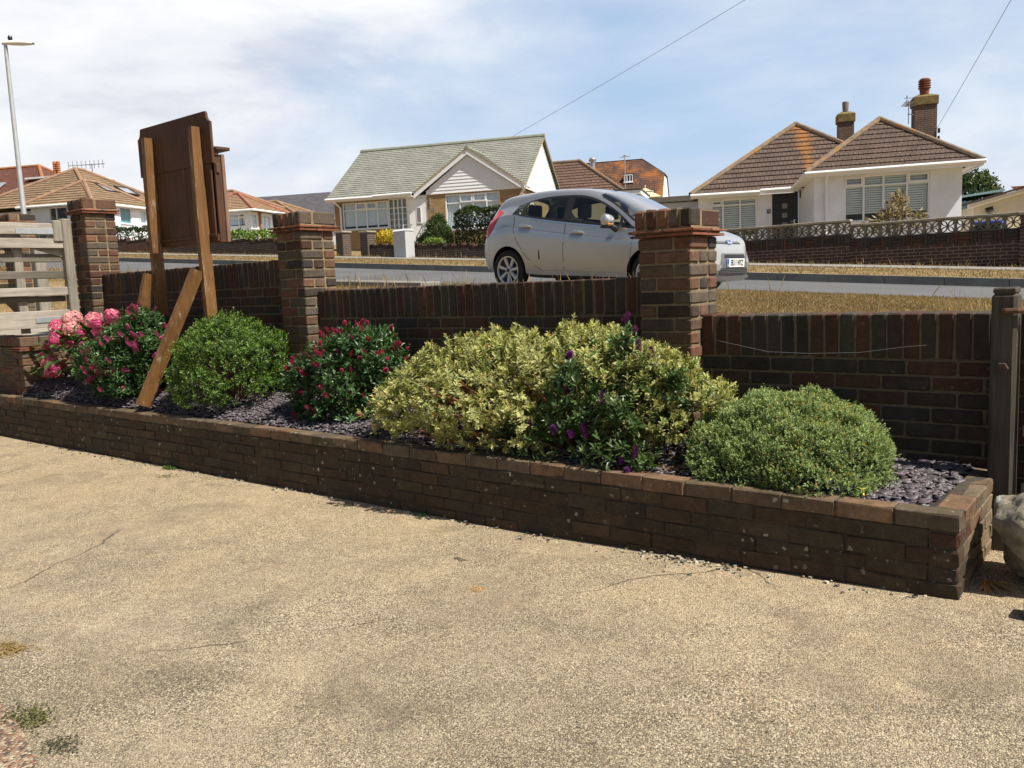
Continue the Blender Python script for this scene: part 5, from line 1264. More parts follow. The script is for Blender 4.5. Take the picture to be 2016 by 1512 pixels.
CH_BR = brickwork_mat('chimney_brick', (0.13, 0.075, 0.058), (0.09, 0.062, 0.052), (0.18, 0.15, 0.12))
CH_CAP = mat('mossy_chimney_crown', (0.17, 0.13, 0.055), .95, .45, 7, .6, 30)
def house(label, org, base, rz): return thing('bungalow', label, 'house', (org[0], org[1], base), R(rz))

# ---- bungalow with dark door (right) ---------------------------------------
Bz = 2.10; t = house('white rendered bungalow with brown tiled hipped roofs, bay window and dark front door', (-11.291, 29.941), Bz, 23.5); h = t
def zz(z): return z - Bz
RT = roof_mat('brown_interlocking_tiles', (.125, .088, .072), (.098, .072, .060), (.045, .033, .028), .15, .335, (.30, .13, .035), .60, 1.6, (.85, .9, 3.0))
RIDGE = mat('weathered_ridge_tile', (.19, .14, .10), .9, .4, 5, .5, 30, spots=(.27, .15, .05), spotscale=2.5, spotlo=.55)
EM, EB = zz(4.20), zz(4.56)             # main and bay eaves
wall(t, 'wall', -3.0, -.62, 0.0, -.5, EM-.06, RENDER_W, [(-2.55, -.95, .55, EM-.18)])
wall(t, 'porch_wall', -.62, -.43, .02, -.5, EM-.06, RENDER_W)
wall(t, 'side_wall', 0, 8.0, 0, -.5, EM-.06, RENDER_W, rz=R(90), org=(-2.8, 0.1)); 
wall(t, 'wall', .885, 5.43, -1.2, -.5, EB-.08, RENDER_W, [(1.85, 4.48, .80, 2.31)])
wall(t, 'side_wall', 0, 9.0, 0, -.5, EB-.08, RENDER_W, rz=R(90), org=(5.43, -1.2+.2))
# splayed return of the bay
a0, a1 = Vector((.47, .10, 0)), Vector((.885, -1.19, 0)); d = a1-a0
b = MB(); b.prism([(a0.x, a0.y, -.5), (a1.x, a1.y, -.5), (a1.x, a1.y, EB-.09), (a0.x, a0.y, EM-.06)], (.2, .06, 0)); b.build('bay_return', RENDER_W, t, fix=True)
# front door
b = MB(); b.box(-.43, .46, .05, .11, .0, 2.055); dr = b.build('door', mat('anthracite_door', (.014, .016, .022), .35), t)
for k in range(3): b = MB(); zc = 1.56-.33*k; b.box(-.09, .09, .035, .049, zc-.085, zc+.085); b.build('glazed_square', mat('obscure_glass', (.22, .21, .20), .25), dr)
b = MB(); b.box(.31, .345, .02, .049, .82, 1.08, 0, (1, 1, 1), .006); b.tube([(.327, .012, 1.0), (.26, .0, 1.0), (.20, .012, 1.0)], .012, 8); b.build('handle', mat('chrome', (.75, .75, .76), .15, metal=1.0), dr)
b = MB(); b.box(-.60, -.48, -.012, .019, 1.33, 1.47); np_ = b.build('number_plate', BLACK, t); digits(np_, '76', (-.54, -.014, 1.40), 0, .10, WHITE)
b = MB(); b.box(.50, .58, -.12, -.02, 1.80, 2.06, 0, (1, 1, 1), .015); b.build('wall_lantern', BLACK, t)
window(t, (1.85, -1.2), 0, 2.63, 1.51, (.61, 1.22, 1.95), 1.17, (0, 3), .80)
window(t, (-2.55, 0), 0, 1.60, EM-.18-.55, (.42, 1.02), 1.15, (0,), .55)
# roofs: main hip and bay hip
v0, ap = -.40, (.58, 3.50, zz(6.98)); eL, eR = -3.25, 4.6
b = MB(); mr = (ap[0], 9.5, ap[2])
roof_face(b, [(eL, v0, EM), (eR, v0, EM), ap], .335); roof_face(b, [(eL, v0, EM), ap, mr, (eL, 13.2, EM)], .335); roof_face(b, [(eR, v0, EM), (eR, 13.2, EM), mr, ap], .335)
rm = b.build('roof', RT, t, uv=True)
b = MB(); ridge(b, (eL, v0, EM+.03), (ap[0], ap[1], ap[2]+.03), .10); ridge(b, (ap[0], ap[1], ap[2]+.03), (mr[0], mr[1], mr[2]+.03), .10); ridge(b, (eR, v0, EM+.03), (ap[0], ap[1], ap[2]+.03), .10); b.build('ridge_tiles', RIDGE, rm, smooth=True)
RT2 = roof_mat('brown_interlocking_tiles_bay', (.125, .088, .072), (.098, .072, .060), (.045, .033, .028), .15, .335, (.30, .14, .05), .72, .8)
w0 = -1.62; bl, brr = .58, 5.95; ap2 = (3.26, 1.12, zz(6.52)); mr2 = (3.26, 7.5, zz(6.52))
b = MB(); roof_face(b, [(bl, w0, EB), (brr, w0, EB), ap2], .335); roof_face(b, [(bl, w0, EB), ap2, mr2, (bl, 8.0, EB)], .335); roof_face(b, [(brr, w0, EB), (brr, 10.0, EB), mr2, ap2], .335)
rb = b.build('roof', RT2, t, uv=True)
b = MB(); ridge(b, (bl, w0, EB+.03), (ap2[0], ap2[1], ap2[2]+.04), .10); ridge(b, (brr, w0, EB+.03), (ap2[0], ap2[1], ap2[2]+.04), .10); ridge(b, (ap2[0], ap2[1], ap2[2]+.03), (mr2[0], mr2[1], mr2[2]+.03), .10); b.build('ridge_tiles', RIDGE, rb, smooth=True)
# soffits, fascia, gutters
b = MB(); b.box(bl+.06, brr-.06, w0+.06, -1.21, EB-.075, EB-.045); b.box(5.64, brr-.06, -1.2, 8, EB-.076, EB-.046); b.box(eL+.06, .45, v0+.06, -.01, EM-.075, EM-.045); b.build('soffit', WHITE, t)
b = MB(); b.box(bl+.02, brr-.0, w0+.012, w0+.05, EB-.13, EB+.02); b.box(eL, .30, v0+.012, v0+.05, EM-.13, EM+.02); b.box(brr-.04, brr-.001, w0+.06, 9, EB-.13, EB+.02); b.build('fascia', WHITE, t)
gutter(t, (bl-.02, w0-.05, EB-.01), (brr+.05, w0-.05, EB+.01)); gutter(t, (eL, v0-.05, EM-.02), (-.85, v0-.05, EM-.03)); gutter(t, (-.84, v0-.22, EM-.01), (.22, v0-.22, EM-.0)); gutter(t, (.22, v0-.22, EM-.0), (bl, w0-.05, EB-.01)); gutter(t, (brr+.05, w0-.05, EB+.01), (brr+.05, 8, EB+.01))
b = MB(); b.prism([(.2, v0-.18, EM-.07), (bl, w0, EB-.08), (bl+.35, -1.2, EB-.08), (.48, .0, EM-.07)], (0, 0, .03)); b.build('soffit', WHITE, t, fix=True)
pipe(t, [(1.27, w0-.02, EB-.05), (1.27, w0+.05, EB-.16), (1.27, -1.26, EB-.34), (1.27, -1.26, -.3)], .04)
# chimneys with pots, aerial
chimney_stack(t, 2.68, 6.0, .60, zz(5.9), zz(7.70), CH_BR, CH_CAP, 1, mat('zinc_cowl', (.22, .21, .19), .6, metal=.4), pot_h=.42, tall=False)
cr = chimney_stack(t, 5.50, 5.3, .80, zz(5.2), zz(7.98), CH_BR, CH_CAP, 1, mat('dark_terracotta', (.20, .075, .048), .85, .25, 9), d=.7, pot_h=.62, pr_=1.55)
b = MB(); b.tube([(5.05, 4.9, zz(7.2)), (4.85, 4.8, zz(7.25)), (4.82, 4.8, zz(7.2))], .018, 6); b.tube([(4.85, 4.8, zz(6.85)), (4.85, 4.8, zz(7.75))], .016, 6); b.tube([(4.78, 4.3, zz(7.6)), (4.85, 5.2, zz(7.6))], .014, 6)
for k in range(6): b.tube([(4.62, 4.35+k*.15, zz(7.6)), (5.0, 4.35+k*.15, zz(7.6))], .009, 5)
for z_ in (7.45, 7.6, 7.75): b.tube([(4.70, 4.3, zz(z_)), (4.70, 4.3, zz(z_)+.1)], .02, 5); b.tube([(4.6, 4.3, zz(z_)), (5.0, 4.3, zz(z_))], .012, 5)
b.build('aerial', mat('aerial_grey', (.10, .09, .09), .5), cr)
b = MB(); b.box(5.93, 6.0, 4.85, 4.98, zz(6.45), zz(6.62)); b.box(5.93, 5.99, 4.86, 4.97, zz(6.2), zz(6.33)); b.build('cable_bracket', BLACK, cr)
# flat roofed garage joined on the left
g = thing('garage', 'flat roofed white garage beside the left end of the brown tiled bungalow', 'garage', (-15.969, 30.263, 2.2), R(23.5))
b = MB(); b.box(-1.6, 2.2, 0, 5, -.4, 2.0); b.build('wall', RENDER_W, g)
b = MB(); b.box(-1.8, 1.15, -.3, 5.2, 2.02, 2.22); b.build('roof', mat('grey_flat_felt', (.16, .145, .12), .9, .3, 4), g)

# ---- white gabled bungalow (centre) ----------------------------------------
Bz = 3.50; t = house('bungalow with a green grey tiled roof, white clad gables and yellow brick walls', (-29.407, 29.703), Bz, 23.5)
GT = roof_mat('green_grey_slates', (.265, .275, .245), (.23, .24, .215), (.12, .125, .11), .33, .22, ms=.010)
E0 = zz(5.80); w1 = (-3.90, -1.47, zz(4.30), zz(5.60)); w2 = (1.54, 4.26, zz(4.01), zz(5.66))
wall(t, 'wall', -4.32, -1.47, .0, -.9, E0-.05, YB, [w1]); wall(t, 'wall', .60, 5.30, -.05, -.9, zz(5.72), YB, [w2])
wall(t, 'side_wall', 0, 8.4, 0, -.9, E0-.05, YB, [(1.3, 2.4, zz(4.4), zz(5.55))], rz=R(90), org=(5.30, .16)); wall(t, 'side_wall', 0, 8.4, 0, -.9, E0-.05, YB, rz=R(90), org=(-4.12, .21))
# entrance: glazed screen and white door panel
f = window(t, (-1.44, .0), 0, .98, zz(5.66)-zz(4.10), (.27, .49, .71), 1.12, (), zz(4.10), blind=1.0, slats=False, blind_mat=mat('grey_net', (.34, .36, .37), .8), fr=.045, sill=False, name='glazed_screen')
b = MB(); 
for z_ in (.28, .56, .84): b.box(.05, .93, .055, .075, z_-.012, z_+.012)
b.build('glazing_bar', WHITE, f)
b = MB(); b.box(-1.47, -.46, .0, .12, -.3, zz(4.099)); b.box(-.445, .60, .0, .10, -.1, E0-.06); b.build('porch_panel', WHITE, t)
b = MB(); b.box(-.33, .50, -.045, -.002, .10, 2.06); dr = b.build('door', WHITE, t)
b = MB(); b.box(.03, .29, -.062, -.046, .93, 1.68); b.build('door_light', WHITE, dr)
b = MB(); b.box(.07, .25, -.068, -.063, .97, 1.64); b.build('pane', mat('obscure_glass', (.22, .21, .20), .25), dr)
b = MB(); b.box(.02, .34, -.06, -.046, .83, .875); b.build('letterbox', mat('brass_dull', (.25, .2, .12), .4, metal=.6), dr)
b = MB(); b.lathe([(.03, 0), (.035, .03), (.0, .05)], (-.26, -.095, .86), 'Y', 10); b.build('handle', mat('brass_dull', (.25, .2, .12), .4, metal=.6), dr)
digits(t, '78', (.83, -.058, zz(5.0)), 0, .30, mat('satin_number', (.45, .43, .40), .3, metal=.7))
b = MB(); b.tube([(.78, -.09, zz(5.26)), (.78, -.09, zz(5.56))], .035, 8); b.box(.74, .82, -.09, -.051, zz(5.38), zz(5.44)); b.build('wall_light', mat('satin_number', (.45, .43, .40), .3, metal=.7), t)
window(t, (w1[0], .0), 0, w1[1]-w1[0], w1[3]-w1[2], (.70, 1.28, 1.86), .93, (1, 2), w1[2], slats=False)
window(t, (w2[0], -.05), 0, w2[1]-w2[0], w2[3]-w2[2], (.72, 1.38, 2.06), 1.24, (1, 2), w2[2], slats=False)
window(t, (5.301+.0, .16+1.3), R(90), 1.1, 1.15, (.55,), .8, (), zz(4.4)).location = (5.301, 1.46, zz(4.4))
# main roof, gabled at both ends
ul, ur, vr, zr = -4.56, 5.62, 4.05, zz(8.70); vb = 8.6
GAX, GG0, GG1, GAZ = 2.80, .02, 5.56, zz(7.74); _kk = (vr+.42)/(zr-E0); GAV = -.42+(GAZ-E0)*_kk
b = MB(); roof_face(b, [(ul, -.42, E0), (GG0, -.42, E0), (GAX, GAV, GAZ), (GAX, vr, zr), (ul, vr, zr)], .22, .022); roof_face(b, [(GG1, -.42, E0), (ur, -.42, E0), (ur, vr, zr), (GAX, vr, zr), (GAX, GAV, GAZ)], .22, .022); roof_face(b, [(ul, vb, E0), (ul, vr, zr), (ur, vr, zr), (ur, vb, E0)], .22, .022)
rm = b.build('roof', GT, t, uv=True)
b = MB(); ridge(b, (ul, vr, zr+.0), (ur, vr, zr+.0), .12, step=.46); b.build('ridge_tiles', mat('green_ridge', (.235, .25, .205), .85, .2, 4), rm, smooth=True)
ga, g0, g1, gz = (2.80, zz(7.74)), .02, 5.56, zz(5.86)
kk = (vr+.42)/(zr-E0)
def vat(z_): return -.42 + (z_-E0)*kk     # where the front slope is at that height
b = MB(); roof_face(b, [(g0, -.29, gz), (ga[0], -.29, ga[1]), (ga[0], vat(ga[1]), ga[1]), (g0, vat(gz), gz)], .22, .022); roof_face(b, [(g1, -.29, gz), (g1, vat(gz), gz), (ga[0], vat(ga[1]), ga[1]), (ga[0], -.29, ga[1])], .22, .022); rg = b.build('roof', GT, t, uv=True)
b = MB(); ridge(b, (ga[0], -.31, ga[1]+.0), (ga[0], vat(ga[1])+.1, ga[1]+.0), .10, step=.46); b.build('ridge_tiles', mat('green_ridge', (.235, .25, .205), .85, .2, 4), rg, smooth=True)
# cladding boards of the front gable and barge boards
CLAD = mat('white_cladding', (.80, .83, .88), .5, .04, 2)
b = MB(); zc = zz(5.73)
while zc < ga[1]-.30:
    hh = .155; k0 = (zc-gz)/(ga[1]-gz); k1 = (zc+hh-gz)/(ga[1]-gz)
    xa, xb = lerp(g0, ga[0], max(0, k0))+.50*(1-.2*k0), lerp(g1, ga[0], max(0, k0))-.50*(1-.2*k0)
    xa, xb = max(xa, .60), min(xb, 5.30)
    if xb-xa > .1:
        sh = (ga[0]-g0)/(ga[1]-gz)*hh
        b.add([(xa, -.105, zc), (xb, -.105, zc), (xb-sh*(k0 > 0), -.082, zc+hh), (xa+sh*(k0 > 0), -.082, zc+hh), (xa, -.06, zc), (xb, -.06, zc)], [[0, 1, 2, 3], [4, 5, 1, 0]])
    zc += hh
b.prism([(.62, -.06, zz(5.721)), (5.28, -.06, zz(5.721)), (ga[0], -.06, ga[1]-.12)], (0, .11, 0)); b.build('gable_cladding', CLAD, t, fix=False)
b = MB()
for s_, gx in ((1, g0), (-1, g1)):
    p0 = Vector((gx+.0*s_, -.26, gz-.05)); p1 = Vector((ga[0], -.26, ga[1]-.05)); dn = Vector((0, 0, -.24))
    b.prism([p0, p1, p1+dn, p0+dn], (0, .035, 0))
b.build('barge_board', WHITE, t, fix=True)
b = MB()
for s_, gx in ((1, g0), (-1, g1)): b.prism([(gx, -.285, gz-.048), (ga[0], -.285, ga[1]-.048), (ga[0], -.285, ga[1]+.012), (gx, -.285, gz+.012)], (0, .018, 0))
b.build('verge_mortar', mat('verge_mortar', (.42, .35, .20), .9, .3, 8), t, fix=True)
# soffit under the gable overhang
b = MB()
for gx in (g0, g1): b.prism([(gx, -.224, gz-.10), (ga[0], -.224, ga[1]-.10), (ga[0], -.224, ga[1]-.06), (gx, -.224, gz-.06)], (0, .16, 0))
b.build('soffit', WHITE, t, fix=True)
# right hand gable wall, white clad, and its verge
b = MB(); b.prism([(5.38, -.05, E0-.05), (5.38, 8.25, E0-.05), (5.38, vr, zr-.16)], (.06, 0, 0)); b.build('gable_cladding', CLAD, t, fix=True)
b = MB(); 
for (ya, za), (yb, zb_) in (((-.42, E0-.06), (vr, zr-.06)), ((vb, E0-.06), (vr, zr-.06))): b.prism([(ur-.02, ya, za), (ur-.02, yb, zb_), (ur-.02, yb, zb_-.06), (ur-.02, ya, za-.06)], (.022, 0, 0))
b.build('verge_mortar', mat('verge_mortar', (.42, .35, .20), .9, .3, 8), t, fix=True)
b = MB(); b.prism([(-4.30, -.05, E0-.05), (-4.30, 8.25, E0-.05), (-4.30, vr, zr-.16)], (.15, 0, 0)); b.build('gable_wall', YB, t, uv=True, fix=True)
gutter(t, (ul, -.50, E0-.03), (-1.95, -.50, E0-.04)); gutter(t, (-1.95, -.64, E0-.02), (.05, -.64, E0-.0)); gutter(t, (g1+.12, -.5, gz-.1), (g1+.12, .2, gz-.1))
b = MB(); b.box(ul, -1.96, -.44, -.40, E0-.14, E0-.035); b.box(-1.97, .02, -.60, -.56, E0-.14, E0+.0); b.box(ul, -1.96, -.40, -.01, E0-.13, E0-.1); b.box(-1.96, .01, -.56, -.01, E0-.131, E0-.101); b.build('fascia', WHITE, t)
b = MB(); b.box(-1.97, .0, -.62, -.2, E0+.012, E0+.045); b.build('porch_roof', mat('dark_felt', (.05, .05, .05), .9), t)
pipe(t, [(-4.12, -.48, E0-.06), (-4.12, -.44, E0-.14), (-3.98, -.06, E0-.42), (-3.98, -.06, -.8)], .045)
pipe(t, [(5.62, -.48, gz-.12), (5.55, -.3, gz-.2), (5.22, -.11, gz-.5), (5.22, -.11, -.8)], .045)
b = MB(); b.box(-.55, .65, -1.4, -.06, -.8, -.02); b.box(-.55, .65, -1.75, -1.401, -.8, -.2); b.build('steps', mat('step_concrete', (.42, .37, .27), .9, .2, 5), t)
for x in (-.5, .62):
    b = MB(); b.tube([(x, -.15, .78), (x, -.9, .70), (x, -1.75, .12), (x, -1.78, -.5)], .02, 8); b.tube([(x, -.9, .70), (x, -.9, -.02)], .016, 6); b.build('handrail', BLACK, t)
# flat roofed extension on the right
g = thing('garage', 'flat roofed cream annexe right of the white gabled bungalow', 'garage', (-29.407+9.5*math.cos(R(23.5))-6*math.sin(R(23.5)), 29.703+9.5*math.sin(R(23.5))+6*math.cos(R(23.5)), 3.4), R(23.5))
b = MB(); b.box(-3.7, .6, 0, 4, -.6, 2.24); b.build('wall', RENDER_C, g)
b = MB(); b.box(-3.75, .75, -.3, 4.1, 2.26, 2.46, 0); b.build('fascia', WHITE, g)
b = MB(); b.box(-3.8, .78, -.34, 4.15, 2.462, 2.54); b.build('roof', mat('dark_felt', (.05, .05, .05), .9), g)

# ---- generic hip-roofed houses ------------------------------------------------
def hip_roof(root, x0, x1, y0, y1, ez, rz_, m, rm, course=.34, lift=.035, name='roof', inset=None, rr=.12):
    """hip roof over a rectangle, ridge along the longer side"""
    b = MB(); w_, d = x1-x0, y1-y0; k = inset or min(w_, d)/2
    if w_ >= d: a, c = (x0+k, (y0+y1)/2, rz_), (x1-k, (y0+y1)/2, rz_)
    else: a, c = ((x0+x1)/2, y0+k, rz_), ((x0+x1)/2, y1-k, rz_)
    A, B, C_, D_ = (x0, y0, ez), (x1, y0, ez), (x1, y1, ez), (x0, y1, ez)
    if w_ >= d: fs = [[A, B, c, a], [B, C_, c], [C_, D_, a, c], [D_, A, a]]; hips = [(A, a), (D_, a), (B, c), (C_, c), (a, c)]
    else: fs = [[A, B, a], [B, C_, c, a], [C_, D_, c], [D_, A, a, c]]; hips = [(A, a), (B, a), (C_, c), (D_, c), (a, c)]
    for f in fs: roof_face(b, f, course, lift)
    o_ = b.build(name, m, root, uv=True); b = MB()
    for p, q in hips:
        if (Vector(q)-Vector(p)).length > .2: ridge(b, (p[0], p[1], p[2]+.03), (q[0], q[1], q[2]+.03), rr)
    b.build('ridge_tiles', rm, o_, smooth=True); return o_
TAN = roof_mat('tan_concrete_tiles', (.265, .185, .115), (.225, .155, .098), (.06, .042, .03), 1.2, .345, (.38, .17, .05), .72, .5, ms=.02)
TANR = mat('tan_ridge', (.27, .17, .11), .9, .3, 3)
RED = roof_mat('red_plain_tiles', (.20, .085, .062), (.145, .066, .052), (.06, .03, .025), .17, .11, (.36, .15, .045), .60, .5)
REDR = mat('orange_ridge', (.34, .14, .06), .9, .3, 3)
BLUEG = mat('teal_curtain', (.12, .32, .38), .7, .25, 5)
# tan roofed bungalow with rooflights, corner towards the viewer at local (0,0)
Bz = 4.45; t = house('white bungalow with tan tiled roof and two rooflights at the far left', (-51.111, 24.402), Bz, 25); ez = zz(7.08)
wall(t, 'wall', -4.33, -.0, 0, -.6, ez-.05, RENDER_W, [(-3.05, -1.75, zz(6.1), zz(7.0))]); wall(t, 'wall', .0, 12, 0, -.6, ez-.05, RENDER_W, [(2.2, 3.25, zz(6.03), zz(7.02)), (4.1, 6.0, zz(6.03), zz(6.95))], rz=R(90), org=(.2, .0))
wall(t, 'wall', -8.5, -4.34, 1.0, -.6, ez-.05, RENDER_W)
window(t, (-3.05, 0), 0, 1.3, .9, (.5,), None, (), zz(6.1), blind=.0); 
f = window(t, (.2, 2.2), R(90), 1.05, .99, (), None, (), zz(6.03), blind=1.0, slats=False, blind_mat=BLUEG); f.location = (.2, 2.2, zz(6.03))
f = window(t, (.2, 4.1), R(90), 1.9, .92, (.6, 1.2), None, (), zz(6.03), blind=1.0, slats=False)
hip_roof(t, -9.2, .45, -.45, 9.5, ez, zz(9.85), TAN, TANR, inset=4.6)
hip_roof(t, -4.85, .47, -.47, 6, ez+.012, zz(8.75), TAN, TANR, name='front_roof')
gutter(t, (-4.9, -.52, ez-.02), (.5, -.52, ez-.02), .08); gutter(t, (.52, -.52, ez-.02), (.52, 9.5, ez-.02), .08)
sl_ = math.atan2(zz(9.85)-ez, 4.6)
for ya in (2.9, 4.75):
    b = MB(); 
    def on(y, q, l): 
        return (.45-q*math.cos(sl_)+l*math.sin(sl_), y, ez+q*math.sin(sl_)+l*math.cos(sl_))
    for (yA, yB, qA, qB) in ((ya, ya+1.35, 1.95, 2.06), (ya, ya+1.35, 2.94, 3.05), (ya, ya+.1, 2.061, 2.939), (ya+1.25, ya+1.35, 2.061, 2.939)): b.prism([on(yA, qA, .04), on(yB, qA, .04), on(yB, qB, .04), on(yA, qB, .04)], Vector((math.sin(sl_), 0, math.cos(sl_)))*.09)
    rl = b.build('rooflight', mat('dark_roof_frame', (.04, .035, .04), .5), t, fix=True)
    b = MB(); b.prism([on(ya+.1, 2.06, .07), on(ya+1.25, 2.06, .07), on(ya+1.25, 2.94, .07), on(ya+.1, 2.94, .07)], Vector((math.sin(sl_), 0, math.cos(sl_)))*.012); b.build('pane', mat('roof_glass', (.30, .34, .38), .05, spec=1.0), rl, fix=True)
# small tan roofed bungalow with bay windows
Bz = 4.55; t = house('small bungalow with a pale tan roof and corner bay windows, right of the notice board', (-52.405, 36.321), Bz, 25); ez = zz(7.27)
wall(t, 'wall', -6.0, -.35, .15, -.6, ez-.05, RENDER_W, [(-2.3, -.62, zz(6.2), zz(7.1))]); wall(t, 'wall', .15, 8, 0, -.6, ez-.05, RENDER_W, [(.2, 1.0, zz(6.0), zz(7.05)), (1.6, 2.9, zz(6.0), zz(7.05))], rz=R(90), org=(-.15, .0))
window(t, (-2.3, .15), 0, 1.68, .9, (1.15,), .62, (1,), zz(6.2), slats=False); 
f = window(t, (-.15, .2), R(90), .8, 1.05, (.55,), .75, (), zz(6.0), slats=False); f = window(t, (-.15, 1.6), R(90), 1.3, 1.05, (.65,), .75, (), zz(6.0), slats=False)
b = MB(); b.box(-.2, .0, .95+.25, 1.35+.0, -.6, ez-.06); b.build('brick_post', mat('orange_brick_post', (.34, .15, .07), .9, .2, 9), t)
TAN2 = roof_mat('pale_tan_tiles', (.33, .215, .135), (.28, .185, .115), (.12, .08, .055), .3, .30, (.42, .2, .07), .72, .5)
hip_roof(t, -8.3, .4, -.4, 8.2, ez, zz(9.2), TAN2, TANR, inset=4.1, course=.30)
hip_roof(t, -5.4, .42, -.42, 5, ez+.012, zz(8.75), TAN2, mat('rust_ridge', (.30, .12, .08), .9, .3, 3), course=.30, name='front_roof', inset=2.7)
hip_roof(t, -8.0, .9, 5.0, 12.0, ez, zz(8.7), TAN2, TANR, course=.30, name='rear_roof')
gutter(t, (-6, -.48, ez-.02), (.48, -.48, ez-.02), .08); gutter(t, (.48, -.48, ez-.02), (.48, 8.2, ez-.02), .08)
# red tiled house at the far left
Bz = 5.4; t = thing('house', 'red brown tiled house with a chimney and flat dormer at the left edge', 'house', (-66.5, 24.5, Bz), R(25)); ez = zz(8.25)
wall(t, 'wall', -8, 5.0, 0, -.8, ez-.05, mat('dark_tile_hung', (.09, .05, .045), .9, .3, 6), [(-3.6, -.8, zz(7.35), zz(8.0))]); wall(t, 'wall', .0, 9, 0, -.8, ez-.05, RENDER_W, rz=R(90), org=(5.0, .2))
window(t, (-3.6, .0), 0, 2.8, .65, (.9, 1.8), None, (), zz(7.35), blind=.6)
hip_roof(t, -8.4, 5.5, -.5, 9.5, ez, zz(11.55), RED, REDR, course=.22, lift=.018)
gutter(t, (-8.4, -.56, ez), (5.5, -.56, ez), .09)
b = MB(); b.box(2.0, 6.3, 2.4, 5.4, zz(8.9), zz(10.25)); b.build('dormer', mat('dark_tile_hung', (.09, .05, .045), .9, .3, 6), t); b = MB(); b.box(1.3, 6.2, 2.1, 5.6, zz(10.25)+.002, zz(10.37)); b.build('dormer_roof', WHITE, t)
chimney_stack(t, 4.5, 1.7, 1.15, zz(8.3), zz(10.25), brickwork_mat('orange_chimney_brick', (.24, .12, .085), (.18, .10, .08), (.25, .2, .16)), mat('pale_chimney_band', (.24, .17, .11), .9, .3, 5), 2, mat('orange_pot', (.46, .17, .07), .8), d=1.0, pot_h=1.0)
b = MB(); b.tube([(6.2, 3.2, zz(9.0)), (6.2, 3.2, zz(11.15))], .03, 6); b.tube([(4.4, 3.0, zz(11.1)), (7.2, 3.3, zz(11.1))], .025, 6)
for k in range(9): b.tube([(4.4+k*.33, 3.0+.04*k-.0, zz(10.8)), (4.4+k*.33, 3.0+.04*k, zz(11.4))], .018, 5)
b.build('aerial', mat('aerial_grey', (.10, .09, .09), .5), t)
b = MB(); sl2 = math.atan2(zz(11.55)-ez, 5.0)
b.prism([(-2.2, -.5+1.9*math.cos(sl2)-.08*math.sin(sl2), ez+1.9*math.sin(sl2)+.08), (-.4, -.5+1.9*math.cos(sl2)-.08*math.sin(sl2), ez+1.9*math.sin(sl2)+.08), (-.4, -.5+3.3*math.cos(sl2)-.08*math.sin(sl2), ez+3.3*math.sin(sl2)+.08), (-2.2, -.5+3.3*math.cos(sl2)-.08*math.sin(sl2), ez+3.3*math.sin(sl2)+.08)], Vector((0, -math.sin(sl2), math.cos(sl2)))*.06); b.build('rooflight', mat('roof_glass', (.30, .34, .38), .05, spec=1.0), t, fix=True)
# grey slate roof behind the white gabled bungalow
Bz = 5.6; t = thing('house', 'long plain slate grey roof behind the white gabled bungalow', 'house', (-64.263, 50.392, Bz), R(25))
b = MB(); roof_face(b, [(-9, -.4, zz(7.9)), (10, -.4, zz(7.9)), (10, 4.2, zz(10.85)), (-9, 4.2, zz(10.85))], .25, .01); roof_face(b, [(-9, 8.8, zz(7.9)), (-9, 4.2, zz(10.85)), (10, 4.2, zz(10.85)), (10, 8.8, zz(7.9))], .25, .01); b.build('roof', roof_mat('grey_slate_roof', (.105, .10, .115), (.09, .088, .10), (.06, .058, .065), .3, .25, ms=.006), t, uv=True)
b = MB(); b.box(-8.7, 9.7, 0, 8.4, -1, zz(7.85)); b.build('wall', RENDER_W, t)
b = MB(); b.box(-2.3, -1.0, .9, 1.0, zz(8.75), zz(9.3)); b.build('rooflight', mat('roof_glass', (.30, .34, .38), .05, spec=1.0), t)
# orange lichened roofs between the two bungalows
LR = roof_mat('lichened_brown_tiles', (.15, .092, .068), (.115, .074, .058), (.04, .03, .025), .28, .335, (.36, .135, .03), .62, .55, (-2.2, 3.5, 4.4))
Bz = 3.6; t = thing('house', 'brown hipped roof with an orange ridge right behind the white gable end', 'house', (-29.631, 44.3, Bz), R(23.5))
b = MB(); A_, B_ = (-6.5, 0, zz(8.62)), (.05, 0, zz(8.62)); e_ = zz(6.2)
roof_face(b, [(-6.5, -3.4, e_), (3.3, -3.4, e_), B_, A_], .335); roof_face(b, [(3.3, -3.4, e_), (3.3, 3.4, e_), B_], .335); roof_face(b, [(-6.5, 3.4, e_), A_, B_, (3.3, 3.4, e_)], .335); ro = b.build('roof', LR, t, uv=True)
b = MB(); ridge(b, (3.3, -3.4, e_+.03), (B_[0], 0, B_[2]+.03), .11); ridge(b, A_, B_, .11); b.build('ridge_tiles', RIDGE, ro, smooth=True)
b = MB(); b.box(-6.3, 3.0, -3.1, 3.1, -.8, e_-.03); b.build('wall', RENDER_W, t)
LR2 = roof_mat('orange_lichen_roof', (.12, .068, .055), (.095, .058, .05), (.05, .032, .028), .17, .11, (.36, .135, .03), .46, .42)
Bz = 4.4; t = thing('house', 'tall roof covered in orange lichen with a small window and a steel flue', 'house', (-34.051, 56.448, Bz), R(23.5))
b = MB(); zt = zz(10.22); P_ = [(-8, 0, zt), (1.75, 0, zt)]; e_ = zz(6.6)
roof_face(b, [(-8, -3.6, e_), (3.55, -3.6, e_), (3.55, -1.2, zz(8.95)), (1.75, 0, zt), (-8, 0, zt)], .22, .015) if False else None
roof_face(b, [(-8, -3.8, e_), (3.5, -3.8, e_), (3.5, -1.35, zz(8.88)), (1.75, 0, zt), (-8, 0, zt)], .22, .015)
